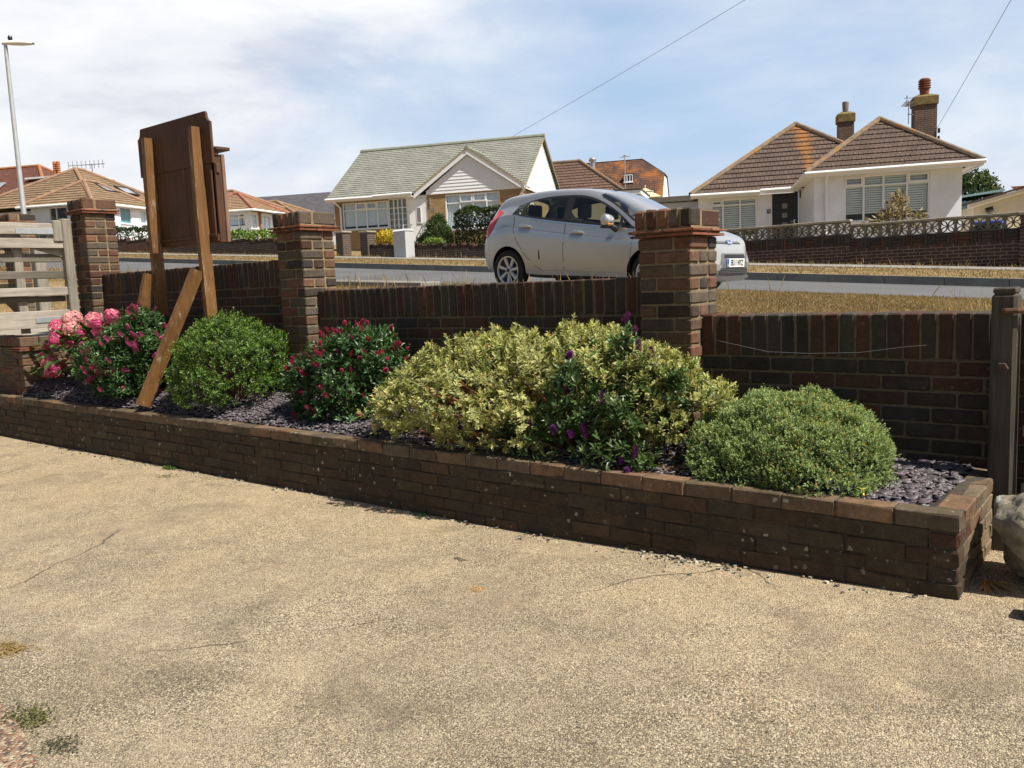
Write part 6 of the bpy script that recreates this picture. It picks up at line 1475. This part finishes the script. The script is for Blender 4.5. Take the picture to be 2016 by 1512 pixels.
roof_face(b, [(3.5, -1.35, zz(8.88)), (3.5, 1.35, zz(8.88)), (1.75, 0, zt)], .22, .015); roof_face(b, [(-8, 3.8, e_), (-8, 0, zt), (1.75, 0, zt), (3.5, 1.35, zz(8.88)), (3.5, 3.8, e_)], .22, .015); ro = b.build('roof', LR2, t, uv=True)
b = MB(); b.prism([(3.32, -3.7, e_), (3.32, 3.7, e_), (3.32, 1.35, zz(8.80)), (3.32, -1.35, zz(8.80))], (.1, 0, 0)); b.box(-7.8, 3.30, -3.5, 3.5, -1, e_-.02); b.build('wall', RENDER_W, t, fix=True)
b = MB(); b.box(.55, 1.30, -2.05, -1.2, zz(8.25), zz(8.95)); dd = b.build('dormer', mat('dark_roof_frame', (.04, .035, .04), .5), t); window(dd, (.60, -2.11), 0, .65, .56, (.22, .43), None, (), zz(8.32), blind=0, fr=.06)
b = MB(); b.box(2.0-.3, 2.9, -3.4, -2.6, zz(6.9), zz(7.55)); dd = b.build('dormer', mat('dark_roof_frame', (.04, .035, .04), .5), t); window(dd, (1.75, -3.46), 0, 1.1, .55, (), None, (), zz(6.95), blind=0, fr=.06)
b = MB(); b.lathe([(.17, 0), (.17, 1.05), (.28, 1.06), (.30, 1.18), (.2, 1.3), (.0, 1.34)], (-1.67, -2.2, zz(8.95)), n=16); b.build('flue', mat('steel_flue', (.5, .5, .5), .35, metal=.8), t, smooth=True)
b = MB(); b.tube([(.95, -4.2, zz(7.2)), (.95, -4.2, zz(10.0))], .035, 6); b.tube([(.6, -4.2, zz(9.85)), (1.35, -4.2, zz(9.9))], .03, 6); b.tube([(.8, -4.0, zz(9.95)), (1.1, -4.4, zz(9.95))], .02, 6); b.build('aerial_pole', mat('pale_pole', (.35, .33, .31), .6), t)
# cream pavilion roof
t = thing('pavilion', 'cream pointed canopy roof behind the silver car', 'pavilion', (-28.0, 49.6, 4.2), R(23.5))
b = MB(); s_ = 1.15; ap_ = (0, 0, 2.85)
c_ = [(-s_, -s_, 2.25), (s_, -s_, 2.25), (s_, s_, 2.25), (-s_, s_, 2.25)]; i_ = [(-.5, -.5, 2.62), (.5, -.5, 2.62), (.5, .5, 2.62), (-.5, .5, 2.62)]
b.add(c_+i_, [[0, 1, 5, 4], [1, 2, 6, 5], [2, 3, 7, 6], [3, 0, 4, 7]]); b.add([(p[0]*.96, p[1]*.96, p[2]+.07) for p in i_]+[(0, 0, 2.96)], [[0, 1, 4], [1, 2, 4], [2, 3, 4], [3, 0, 4]])
b.lathe([(.03, 0), (.03, .1), (.06, .14), (.0, .22)], (0, 0, 2.93), n=8); b.build('canopy', mat('cream_canvas', (.62, .54, .36), .8, .1, 3), t)
for x, y in ((-1, -1), (1, -1), (1, 1), (-1, 1)): b = MB(); b.tube([(x, y, -.5), (x, y, 2.27)], .05, 8); b.build('leg', WHITE, t)
# right hand background: blue shed, cream garage, orange roof
t = thing('shed', 'pale blue weatherboarded shed beside the right bungalow corner', 'shed', (-8.3, 50.5, 2.6), R(23.5))
b = MB()
for k in range(10): b.add([(-3, -.06, k*.2), (.45, -.06, k*.2), (.45, -.0, k*.2+.2), (-3, .0, k*.2+.2), (-3, 0, k*.2), (.45, 0, k*.2)], [[0, 1, 2, 3], [4, 5, 1, 0]])
b.box(-3, .45, .01, 3, 0, 1.99); b.build('boarding', mat('pale_blue_boards', (.24, .40, .44), .7, .1, 3), t)
b = MB(); b.prism([(-3.2, -.25, 1.97), (.75, -.25, 2.40), (.75, -.25, 2.5), (-3.2, -.25, 2.07)], (0, 3.4, 0)); b.build('roof', mat('pale_blue_boards', (.24, .40, .44), .7, .1, 3), t, fix=True)
t = thing('garage', 'cream garage with a dark sloping roof edge at the right of the picture', 'garage', (-5.989, 38.19, 1.3), R(23.5))
b = MB(); b.prism([(-.78, 0, -.6), (5, 0, -.6), (5, 0, 3.75), (1.0, 0, 2.72), (-.78, 0, 2.28)], (0, 5, 0)); b.build('wall', RENDER_C, t, fix=True)
b = MB(); b.prism([(-1.0, -.25, 2.36), (1.0, -.25, 2.86), (5, -.25, 3.9), (5, -.25, 3.74), (1.0, -.25, 2.70), (-1.0, -.25, 2.18)], (0, .24, 0)); b.build('barge_board', RENDER_C, t, fix=True)
b = MB(); b.prism([(-1.05, -.3, 2.365), (5, -.3, 3.905), (5, -.3, 3.99), (-1.05, -.3, 2.43)], (0, 5.4, 0)); b.build('roof', mat('dark_garage_roof', (.06, .045, .045), .9), t, fix=True)
b = MB(); b.prism([(-.36, -.02, 2.16), (-.10, -.02, 2.22), (-.12, -.24, 2.05), (-.40, -.24, 2.0)], (0, 0, .03)); b.box(-.3, -.14, -.14, -.01, 1.83, 1.97); b.build('floodlight', BLACK, t, fix=True)
t = thing('house', 'low orange tiled roof behind the cream garage at the right', 'house', (-8.0, 58.0, 2.4), R(23.5))
b = MB(); roof_face(b, [(-.4, -2.4, 2.6), (9, -2.4, 2.6), (9, 1.0, 3.4), (-.1, 1.0, 3.4)], .33, .04); b.build('roof', roof_mat('orange_pantiles', (.34, .125, .05), (.28, .10, .045), (.1, .05, .03), .26, .33), t, uv=True)
b = MB(); b.box(.1, 8.8, -2.1, 1.0, -1, 2.58); b.build('wall', RENDER_W, t)

# overhead cables
CAB = mat('cable_grey', (.12, .12, .13), .6)
def cable(label, p0, p1, sag, r=.008):
    b = MB(); pts = []
    for k in range(25): u = k/24; p = Vector(p0).lerp(Vector(p1), u); p.z -= sag*4*u*(1-u); pts.append(p)
    b.tube(pts, r, 6); tag(b.build('overhead_cable', CAB), label, 'cable', None)
cable('thin overhead cable rising from the green grey roof to the top of the sky', (-29.68, 36.78, 8.95), (-10.91, 31.70, 12.36), .06)
cable('thin overhead cable from the right chimney up out of the picture', (-8.18, 37.9, 6.60), (-2.35, 22.54, 8.95), .04)

# ------------------------------------------------------------------ silver hatchback
def smooth_interp(xk, yk):
    xk = np.array(xk, float); yk = np.array(yk, float)
    m = np.gradient(yk, xk)
    # limit the tangents so that the curve does not overshoot
    dl = np.diff(yk)/np.diff(xk)
    for i in range(1, len(xk)-1):
        if dl[i-1]*dl[i] <= 0: m[i] = 0
        else: m[i] = np.sign(m[i])*min(abs(m[i]), 3*min(abs(dl[i-1]), abs(dl[i])))
    def f(x):
        x = np.clip(x, xk[0], xk[-1]); i = np.clip(np.searchsorted(xk, x)-1, 0, len(xk)-2); h = xk[i+1]-xk[i]; t_ = (x-xk[i])/h
        return (2*t_**3-3*t_**2+1)*yk[i] + (t_**3-2*t_**2+t_)*h*m[i] + (-2*t_**3+3*t_**2)*yk[i+1] + (t_**3-t_**2)*h*m[i+1]
    return f
ZT = smooth_interp([0, .03, .07, .12, .20, .32, .40, .55, .80, 1.2, 1.6, 2.0, 2.2, 2.5, 2.8, 3.03, 3.15, 3.4, 3.62, 3.76, 3.86, 3.92, 3.95], [.66, .80, .92, 1.04, 1.19, 1.375, 1.41, 1.435, 1.462, 1.482, 1.480, 1.447, 1.40, 1.275, 1.125, 1.005, .975, .915, .845, .775, .69, .60, .50])
ZB = smooth_interp([0, .05, .3, .9, 1.2, 3.0, 3.4, 3.8, 3.95], [.42, .33, .26, .22, .20, .20, .20, .20, .30])
WD = smooth_interp([0, .03, .10, .25, .5, .9, 1.5, 2.6, 3.1, 3.4, 3.6, 3.75, 3.86, 3.92, 3.95], [.60, .685, .755, .80, .838, .858, .86, .86, .852, .832, .795, .73, .62, .50, .38])
BELT = smooth_interp([0, .10, .3, .7, .9, 1.5, 2.4, 2.85, 3.1, 3.5, 3.8, 3.95], [.60, .86, 1.02, 1.105, 1.075, 1.005, .925, .885, .865, .79, .665, .45])
CANT = smooth_interp([0, .10, .3, .45, .7, .9, 1.25, 1.7, 2.05, 2.4, 2.65, 2.87, 3.05, 3.5, 3.8, 3.95], [.62, .93, 1.17, 1.225, 1.245, 1.30, 1.352, 1.365, 1.325, 1.185, 1.040, .905, .895, .83, .72, .47])
WT = smooth_interp([0, .10, .3, .45, .8, 1.5, 2.0, 2.4, 2.87, 3.1, 3.5, 3.8, 3.95], [.57, .66, .66, .645, .635, .65, .655, .695, .80, .80, .74, .60, .34])
def section(x):
    zt, zb, w_ = float(ZT(x)), float(ZB(x)), float(WD(x)); be = min(float(BELT(x)), zt-.045); ca = min(float(CANT(x)), zt-.025); ca = max(ca, be+.012); zt = max(zt, ca+.018)
    wt = min(float(WT(x)), w_-.03); wb = w_-.035 if x < 2.9 else min(w_-.03, wt+.02)
    zm = lerp(zb, be, .50)
    P = [(0, zb), (w_*.55, zb), (w_-.10, zb+.005), (w_-.045, zb+.05), (w_-.022, zb+.13), (w_-.004, lerp(zb, be, .36)), (w_, zm+.05), (w_-.001, lerp(zb, be, .74)), (w_-.024, lerp(zb, be, .83)), (wb, be),
         (lerp(wb, wt, .34), lerp(be, ca, .36)), (lerp(wb, wt, .68), lerp(be, ca, .70)), (wt, ca),
         (wt-.045, lerp(ca, zt, .48)), (wt*.78, lerp(ca, zt, .80)), (wt*.42, zt-.004), (0, zt)]
    return P
JB, JC = 9, 12            # belt and cant rows
def side_y(x, z):
    P = section(x)
    for (y0, z0), (y1, z1) in zip(P[3:-1], P[4:]):
        if z0 <= z <= z1: return y0 + (y1-y0)*(z-z0)/max(z1-z0, 1e-6)
    return P[3][0] if z < P[3][1] else 0
def front_x(y, z):
    lo, hi = 3.0, 3.95
    def inside(x): return ZB(x) <= z <= ZT(x) and side_y(x, z) >= abs(y)
    if not inside(lo): return lo
    for _ in range(30):
        m = (lo+hi)/2
        if inside(m): lo = m
        else: hi = m
    return lo
PAINT = bpy.data.materials.new('silver_paint'); PAINT.use_nodes = True; pb = PAINT.node_tree.nodes['Principled BSDF']
pb.inputs['Base Color'].default_value = (.54, .545, .555, 1); pb.inputs['Metallic'].default_value = .75; pb.inputs['Roughness'].default_value = .27; pb.inputs['Coat Weight'].default_value = .8; pb.inputs['Coat Roughness'].default_value = .04
_t = NT(PAINT.node_tree); _co = _t.node('ShaderNodeTexCoord').outputs['Object']; _sx = _t.node('ShaderNodeSeparateXYZ'); _t.l.new(_co, _sx.inputs[0])
_dust = _t.math('MULTIPLY', _t.math('MULTIPLY_ADD', _sx.outputs[2], -2.2, 1.35, clamp=True), _t.ramp(_t.noise(_co, 2.5, 5, .6), [(.3, .25), (.7, .75)]))
_t.l.new(_t.mix(_dust, (.54, .545, .555), (.38, .33, .26)), pb.inputs['Base Color']); _t.l.new(_t.math('MULTIPLY_ADD', _dust, .35, .31), pb.inputs['Roughness'])
TRIM = mat('black_trim', (.018, .018, .02), .45); RUB = mat('tyre_rubber', (.022, .022, .022), .85, .2, 20); ALLOY = mat('alloy_silver', (.62, .63, .64), .3, .05, 5, metal=.75)
CGL = glass_mat('car_glass', (.78, .86, .83), 1.5); WSG = glass_mat('windscreen_glass', (.78, .88, .85), 2.4); CHROME = mat('chrome', (.75, .75, .76), .15, metal=1.0)
ARCH = mat('wheel_arch_black', (.01, .01, .01), .9)
# body frame: x forward, y left, z up from the road; the car stands parallel to the kerb
HUBX, HUBX2 = .625, 3.114
slope = math.atan(.0625)
car = thing('parked_car', 'silver five door hatchback parked at the near kerb, half behind the brick pillar', 'car', (0, 0, 0))
car.rotation_euler = (0, slope, R(-.8)); car.scale = (.96, 1, 1)
cx, cy = -8.475, 10.64
car.location = (cx, cy, road_z(-7.87, 10.6)+.004 + (.0625*.63))
xs_ = np.unique(np.concatenate([np.linspace(0, .12, 9), np.linspace(.12, .9, 22), np.linspace(.9, 3.1, 60), np.linspace(3.1, 3.7, 20), np.linspace(3.7, 3.95, 18), [1.64, 1.76, 2.60, 2.655, .845, .905, .69, 2.86]]))
SUBD = 3
def fine(P):
    P = np.array(P); out = []
    n = len(P)
    for i in range(n-1):
        p0 = P[i-1] if i > 0 else np.array([-P[1][0], P[1][1]]); p1 = P[i]; p2 = P[i+1]; p3 = P[i+2] if i+2 < n else np.array([-P[n-2][0], P[n-2][1]])
        if i in (JB-1,): p3 = p2+(p2-p1)*.3
        if i == JB: p0 = p1-(p2-p1)*.3
        for k in range(SUBD):
            t_ = k/SUBD; a = .5
            out.append(.5*((2*p1)+(p2-p0)*t_+(2*p0-5*p1+4*p2-p3)*t_*t_+(3*p1-p0-3*p2+p3)*t_**3))
    out.append(P[-1]); return np.array(out)
rings = []
for x in xs_:
    h = fine(section(x)); r_ = [(x, -p[0], p[1]) for p in h] + [(x, p[0], p[1]) for p in h[-2:0:-1]]
    rings.append(r_)
nr = len(rings[0]); nh = SUBD*16
b = MB(); b.v = [p for r_ in rings for p in r_]; b.c = [(1, 1, 1)]*len(b.v)
def region(xm, j):
    """material of the strip j (counted from the sill to the roof) at station xm: 0 paint 1 side glass 2 windscreen 3 trim 4 rear glass"""
    q = (j+.5)/SUBD
    if JB < q < JC and .70 < xm < 2.85:
        if 1.64 < xm < 1.76 or 2.60 < xm < 2.655 or .845 < xm < .905: return 3
        if q > JC-.34 or q < JB+.30: return 3
        return 1
    if q > JC+1.0 and 2.17 < xm < 3.02: return 2
    if JC < q <= JC+1.0 and 2.2 < xm < 2.98 and q > JC+.67: return 3
    if q > JC+1.0 and .13 < xm < .31: return 4
    if 2.0 < q < 3.0 and .3 < xm < 3.9: return 3
    return 0
for i in range(len(xs_)-1):
    xm = (xs_[i]+xs_[i+1])/2
    for k in range(nr):
        j = k if k < nh else nr-1-k
        b.f.append([i*nr+k, i*nr+(k+1) % nr, (i+1)*nr+(k+1) % nr, (i+1)*nr+k]); b.m.append(region(xm, j))
b.f.append(list(range(nr))[::-1]); b.m.append(0); b.f.append([(len(xs_)-1)*nr+k for k in range(nr)]); b.m.append(0)
shell = b.build('shell', [PAINT, CGL, WSG, TRIM, CGL, ARCH], None, fix=True)
cuts = []
for hx in (HUBX, HUBX2):
    for s_ in (-1, 1):
        c = MB(); c.lathe([(.352, s_*.58), (.352, s_*1.0)], (hx, 0, .30), 'Y', 56); co_ = c.build('cut', [PAINT, CGL, WSG, TRIM, CGL, ARCH], None, fix=True)
        for p in co_.data.polygons: p.material_index = 5
        cuts.append(co_); md = shell.modifiers.new('b', 'BOOLEAN'); md.operation = 'DIFFERENCE'; md.object = co_; md.solver = 'EXACT'
dg = bpy.context.evaluated_depsgraph_get(); me = bpy.data.meshes.new_from_object(shell.evaluated_get(dg))
for c in cuts+[shell]: bpy.data.objects.remove(c)
def take(name, src, mi, mats_, parent, sharp=28):
    bm = bmesh.new(); bm.from_mesh(src); bmesh.ops.delete(bm, geom=[f for f in bm.faces if f.material_index not in mi], context='FACES')
    m_ = bpy.data.meshes.new(name); 
    for f in bm.faces: f.smooth = True; f.material_index = mi.index(f.material_index)
    bm.to_mesh(m_); bm.free()
    for q in mats_: m_.materials.append(q)
    m_.set_sharp_from_angle(angle=R(sharp)); return link(name, m_, parent)
take('body', me, [0, 3, 5], [PAINT, TRIM, ARCH], car)
def islands(name, src, mi, m_, parent):
    bm = bmesh.new(); bm.from_mesh(src); bmesh.ops.delete(bm, geom=[f for f in bm.faces if f.material_index != mi], context='FACES')
    left = set(bm.faces)
    while left:
        st_ = [left.pop()]; grp = []
        while st_:
            f = st_.pop(); grp.append(f)
            for e_ in f.edges:
                for g_ in e_.link_faces:
                    if g_ in left: left.remove(g_); st_.append(g_)
        vi = {}; V = []; F = []
        for f in grp:
            q = []
            for v in f.verts:
                if v.index not in vi: vi[v.index] = len(V); V.append(tuple(v.co))
                q.append(vi[v.index])
            F.append(q)
        k = MB(); k.add(V, F); k.build(name, m_, parent, smooth=True, sharp=40)
    bm.free()
islands('side_window', me, 1, CGL, car); take('windscreen', me, [2], [WSG], car); take('rear_window', me, [4], [CGL], car)
def side_patch(name, poly, off, m, parent=car, both=True, n=10, side=None):
    """four sided patch in (x, z) laid on the flank, a few mm proud"""
    p = [np.array(q, float) for q in poly]; o_ = None
    for s_ in ((-1, 1) if both else (-1,)):
        b = MB(); V = []
        for i in range(n+1):
            for k in range(n+1):
                u, v = i/n, k/n; q = (p[0]*(1-u)+p[1]*u)*(1-v)+(p[3]*(1-u)+p[2]*u)*v
                V.append((q[0], s_*(side_y(q[0], q[1])+off), q[1]))
        b.add(V, [[i*(n+1)+k, (i+1)*(n+1)+k, (i+1)*(n+1)+k+1, i*(n+1)+k+1] for i in range(n) for k in range(n)]); o_ = b.build(name, m, parent, smooth=True, sharp=60)
    return o_
LAMP_R = mat('tail_lamp_red', (.62, .02, .028), .25, spec=.5)
# tail lamp polygons on the rear corner
side_patch('tail_light', [(.045, .77), (.16, .765), (.46, 1.15), (.30, 1.20)], .006, LAMP_R, n=14)
side_patch('reflector', [(.02, .50), (.07, .50), (.07, .56), (.02, .56)], .005, LAMP_R, n=3)
def seam(pts, name='shut_line', wd=.004, m=TRIM):
    for s_ in (-1, 1):
        b = MB(); V = []; n = 0; P = [np.array(p, float) for p in pts]; Q = []
        for a, c in zip(P[:-1], P[1:]):
            for k in range(8): Q.append(a+(c-a)*k/8)
        Q.append(P[-1])
        for i, q in enumerate(Q):
            d_ = Q[min(i+1, len(Q)-1)]-Q[max(i-1, 0)]; d_ = d_/np.linalg.norm(d_); nn = np.array([-d_[1], d_[0]])*wd
            for e in (-1, 1): r_ = q+nn*e; V.append((r_[0], s_*(side_y(r_[0], r_[1])+.0015), r_[1]))
        b.add(V, [[2*i, 2*i+1, 2*i+3, 2*i+2] for i in range(len(Q)-1)]); b.build(name, m, car)
seam([(1.70, 1.0), (1.685, .62), (1.695, .30)])
seam([(2.85, .875), (2.83, .60), (2.80, .33)])
seam([(.745, 1.085), (.735, .90), (.80, .74), (.98, .52), (1.18, .37), (1.30, .315), (2.80, .31)])
seam([(x_, float(BELT(x_))-.006) for x_ in (.74, 1.0, 1.4, 1.8, 2.2, 2.6, 2.82)], name='window_strip', wd=.007, m=CHROME)
seam([(.50, .955), (1.0, .905), (1.7, .835), (2.4, .775), (2.82, .745)], name='feature_line', wd=.0035, m=mat('crease_shadow', (.30, .30, .31), .4, metal=.5))
side_patch('scuff_mark', [(1.235, .47), (1.26, .47), (1.25, .60), (1.235, .60)], .003, TRIM, n=3, both=False)
# door handles, mirrors
for hx, hz2 in ((.98, .935), (1.93, .845)):
    for s_ in (-1, 1):
        y = side_y(hx, hz2); b = MB()
        b.tube([(hx-.10, s_*(y+.004), hz2+.006), (hx-.06, s_*(y+.024), hz2+.008), (hx+.03, s_*(y+.028), hz2+.004), (hx+.10, s_*(y+.006), hz2-.004)], [.014, .021, .021, .013], 10); dh = b.build('door_handle', PAINT, car, smooth=True)
        b = MB(); b.lathe([(.0, 0), (.052, .0), (.054, .004), (.0, .005)], (0, 0, 0), 'Y', 20); rc = b.build('recess', mat('handle_recess', (.30, .31, .32), .4), dh); rc.location = (hx-.0, s_*(y+.001), hz2-.012); rc.scale = (1.2, s_, .75)
for s_ in (-1, 1):
    b = MB(); V = []; nx_, nt = 11, 18
    for i in range(nx_):
        u = i/(nx_-1); yy = lerp(.86, 1.075, u); k = math.sqrt(max(0, 1-(2*u-1)**4*.98))
        for q in range(nt):
            a = 2*math.pi*q/nt; V.append((2.50+.085*k*math.cos(a)*(1.15 if math.cos(a) > 0 else .65), s_*yy, .985 + .088*k*math.sin(a) + .015*u))
    Fm = [[i*nt+q, i*nt+(q+1) % nt, (i+1)*nt+(q+1) % nt, (i+1)*nt+q] for i in range(nx_-1) for q in range(nt)] + [list(range(nt)), [(nx_-1)*nt+q for q in range(nt)]]
    b.add(V, Fm); mr_ = b.build('wing_mirror', PAINT, car, smooth=True, sharp=70, fix=True)
    b = MB(); b.tube([(2.56, s_*.80, .875), (2.55, s_*.87, .905), (2.53, s_*.915, .93)], [.045, .04, .03], 8); b.build('mirror_stalk', TRIM, mr_)
    b = MB(); b.box(2.46, 2.56, s_*.875, s_*1.06, .893, .922, 0, (1, 1, 1), .012); b.build('mirror_base', TRIM, mr_)
    b = MB(); b.box(2.575, 2.592, s_*.93, s_*1.06, .935, .955, 0, (1, 1, 1), .004); b.build('indicator', mat('amber_lens', (.55, .20, .03), .2, spec=.8), mr_)
# wheels
for hx in (HUBX, HUBX2):
    for s_ in (-1, 1):
        wh = link('wheel', None, car, (hx, s_*.74, .30)); 
        b = MB(); b.lathe([(.205, -.085), (.26, -.095), (.292, -.075), (.300, -.04), (.300, .04), (.292, .075), (.26, .095), (.205, .085)], n=44, axis='Y', cap=False); b.build('tyre', RUB, wh, smooth=True)
        b = MB(); b.lathe([(.206, -.085), (.206, .075), (.196, .088), (.190, .080), (.186, .03), (.05, .0), (.0, .0)], n=44, axis='Y', cap=False); r1 = b.build('rim', mat('rim_dark', (.10, .10, .105), .5, metal=.5), wh, smooth=True)
        b = MB()
        b.lathe([(.190, .070), (.208, .080), (.208, .094), (.192, .092), (.186, .07)], n=44, axis='Y', cap=False)
        for k in range(7):
            a = 2*math.pi*k/7+.2; 
            for (ra, rb_, wa, wb2, ya, yb) in ((.035, .195, .024, .036, .066, .078),):
                ca, sa = math.cos(a), math.sin(a); V = []
                for r_, w2, y_ in ((ra, wa, ya), (rb_, wb2, yb)):
                    for e, yy in ((-1, y_-.03), (1, y_-.03), (.55, y_), (-.55, y_)): V.append((r_*ca-e*w2*sa, yy, r_*sa+e*w2*ca))
                b.add(V, [[0, 1, 2, 3], [4, 5, 6, 7], [0, 1, 5, 4], [1, 2, 6, 5], [2, 3, 7, 6], [3, 0, 4, 7]])
        b.lathe([(.06, .05), (.058, .075), (.05, .082), (.0, .083)], n=20, axis='Y'); sp_ = b.build('spokes', ALLOY, wh, fix=True)
        b = MB(); b.lathe([(.028, .084), (.028, .087), (.0, .0885)], n=18, axis='Y'); 
        for k in range(4): a = k*math.pi/2+.6; b.lathe([(.009, .076), (.009, .084), (.0, .086)], (.043*math.cos(a), 0, .043*math.sin(a)), 'Y', 8)
        hb = b.build('hub_cap', mat('hub_blue', (.03, .04, .09), .3), wh)
        for q in (r1, sp_, hb): q.scale = (1, s_, 1)
# front: bonnet badge bar, grilles, lamps, plate
def front_patch(name, poly, off, m, n=8, parent=car):
    p = [np.array(q, float) for q in poly]; b = MB(); V = []
    for i in range(n+1):
        for k in range(n+1):
            u, v = i/n, k/n; q = (p[0]*(1-u)+p[1]*u)*(1-v)+(p[3]*(1-u)+p[2]*u)*v; V.append((front_x(q[0], q[1])+off, q[0], q[1]))
    b.add(V, [[i*(n+1)+k, (i+1)*(n+1)+k, (i+1)*(n+1)+k+1, i*(n+1)+k+1] for i in range(n) for k in range(n)]); return b.build(name, m, parent, smooth=True, sharp=60)
GRIL = mat('grille_black', (.012, .012, .013), .5); GREY = mat('grille_grey', (.16, .165, .17), .45, metal=.3)
front_patch('upper_grille', [(-.36, .700), (.36, .700), (.34, .728), (-.34, .728)], .006, GRIL, 12)
front_patch('grille_bar', [(-.34, .711), (.34, .711), (.33, .718), (-.33, .718)], .010, CHROME, 12)
front_patch('grille_surround', [(-.46, .30), (.46, .30), (.34, .575), (-.34, .575)], .005, GREY, 14)
front_patch('air_intake', [(-.31, .515), (.31, .515), (.285, .56), (-.285, .56)], .009, GRIL, 10)
front_patch('air_intake', [(-.44, .305), (.44, .305), (.40, .385), (-.40, .385)], .009, GRIL, 12)
for k in range(3): front_patch('grille_slat', [(-.42, .322+.022*k), (.42, .322+.022*k), (.42, .328+.022*k), (-.42, .328+.022*k)], .013, GREY, 8)
side_patch('headlight', [(3.36, .80), (3.74, .655), (3.79, .70), (3.52, .815)], .006, mat('headlamp_lens', (.62, .66, .70), .08, spec=1.0, coat=1.0), n=12)
front_patch('bumper_lip', [(-.5, .235), (.5, .235), (.5, .285), (-.5, .285)], .020, PAINT, 12)
fx = front_x(0, .45)+.012
b = MB(); b.box(fx, fx+.008, -.26, .26, .397, .508, 0, (1, 1, 1), .002); plt = b.build('number_plate', mat('plate_white', (.78, .78, .76), .35), car)
b = MB(); b.box(fx+.0085, fx+.0105, -.258, -.215, .399, .506); b.build('plate_band', mat('plate_blue', (.015, .10, .52), .4), plt)
def text(body, size, loc, rot, m, parent, name, ext=.0008, sx=1.0, shear=0.0, offset=0.0):
    c = bpy.data.curves.new(name, 'FONT'); c.body = body; c.size = size; c.extrude = ext; c.align_x = 'CENTER'; c.align_y = 'CENTER'; c.shear = shear; c.offset = offset
    return text_mesh(c, name, m, parent, loc, rot, (sx, 1, 1))
INK = mat('plate_ink', (.008, .008, .008), .5)
tx = text('EK11 NYZ', .105, (fx+.0098, .022, .452), (R(90), 0, R(90)), INK, plt, 'plate_text', sx=.80, offset=.0022)
text('GB', .022, (fx+.0112, -.237, .42), (R(90), 0, R(90)), mat('plate_white', (.78, .78, .76), .35), plt, 'band_text')
bx = front_x(0, .715); bm_ = MB(); n = 28
for r_, dx, mi in ((1.0, .020, 0), (.86, .0225, 1)):
    bm_.add([(bx+dx-.35*.036*math.sin(a)*r_, .082*r_*math.cos(a), .717+.036*r_*math.sin(a)) for a in np.linspace(0, 2*math.pi, n, endpoint=False)]+[(bx+dx-.02-.35*.036*math.sin(a)*r_, .082*r_*math.cos(a), .717+.036*r_*math.sin(a)) for a in np.linspace(0, 2*math.pi, n, endpoint=False)], [list(range(n))]+[[k, (k+1) % n, n+(k+1) % n, n+k] for k in range(n)], mi)
em = bm_.build('badge', [CHROME, mat('badge_blue', (.02, .07, .30), .25, coat=.6)], car, fix=True)
text('Ford', .050, (bx+.0245, 0, .716), (R(70), 0, R(90)), mat('badge_script', (.8, .8, .82), .3), em, 'badge_script', sx=1.25, shear=.35)
# interior
SEAT = mat('seat_cloth', (.045, .045, .05), .9)
b = MB(); b.box(.5, 3.0, -.72, .72, .30, .34); b.box(2.62, 3.0, -.70, .70, .60, .86, 0, (1, 1, 1), .06); b.box(.45, .75, -.6, .6, .34, .92); b.build('cabin_floor', DARK, car)
for sx_, w2 in ((1.95, .24), (1.02, .24)):
    for y in (-.36, .36):
        b = MB(); b.box(sx_-.05, sx_+.42, y-w2, y+w2, .38, .54, 0, (1, 1, 1), .05)
        b.box(sx_-.18, sx_-.02, y-w2, y+w2, .50, 1.02, 0, (1, 1, 1), .06, 0, roty(-.22), (sx_, y, .5)); st = b.build('seat', SEAT, car)
        b = MB(); b.box(sx_-.30, sx_-.20, y-.13, y+.13, 1.06, 1.26, 0, (1, 1, 1), .04); b.tube([(sx_-.23, y-.06, .98), (sx_-.25, y-.06, 1.1)], .009, 6); b.tube([(sx_-.23, y+.06, .98), (sx_-.25, y+.06, 1.1)], .009, 6); b.build('headrest', SEAT, st)
b = MB(); R_ = .185; pts = [(2.50+.07*math.sin(a), -.36+R_*math.cos(a), .92+R_*math.sin(a)*.9) for a in np.linspace(0, 2*math.pi, 25)]; b.tube(pts, .014, 8); b.tube([(2.50, -.36, .92), (2.75, -.36, .82)], .03, 8); b.build('steering_wheel', TRIM, car)
b = MB(); b.tube([(2.02, .0, ZT(2.02)-.002), (1.93, .0, ZT(1.95)+.055)], [.012, .005], 8); b.build('aerial', TRIM, car)
# lump of concrete drain edging in the verge behind the wall
t = thing('concrete_slab', 'flat concrete slab edge lying in the verge behind the brick wall', 'slab', (-8.6, 7.9, near_verge_z(-8.6)-.04))
b = MB(); b.box(-.95, .95, -.18, .18, -.2, .115, 0, (1, 1, 1), .015, .002); b.build('slab', KERB, t); t.rotation_euler = (0, .047, .04)
# ------------------------------------------------------------------ end of the scene
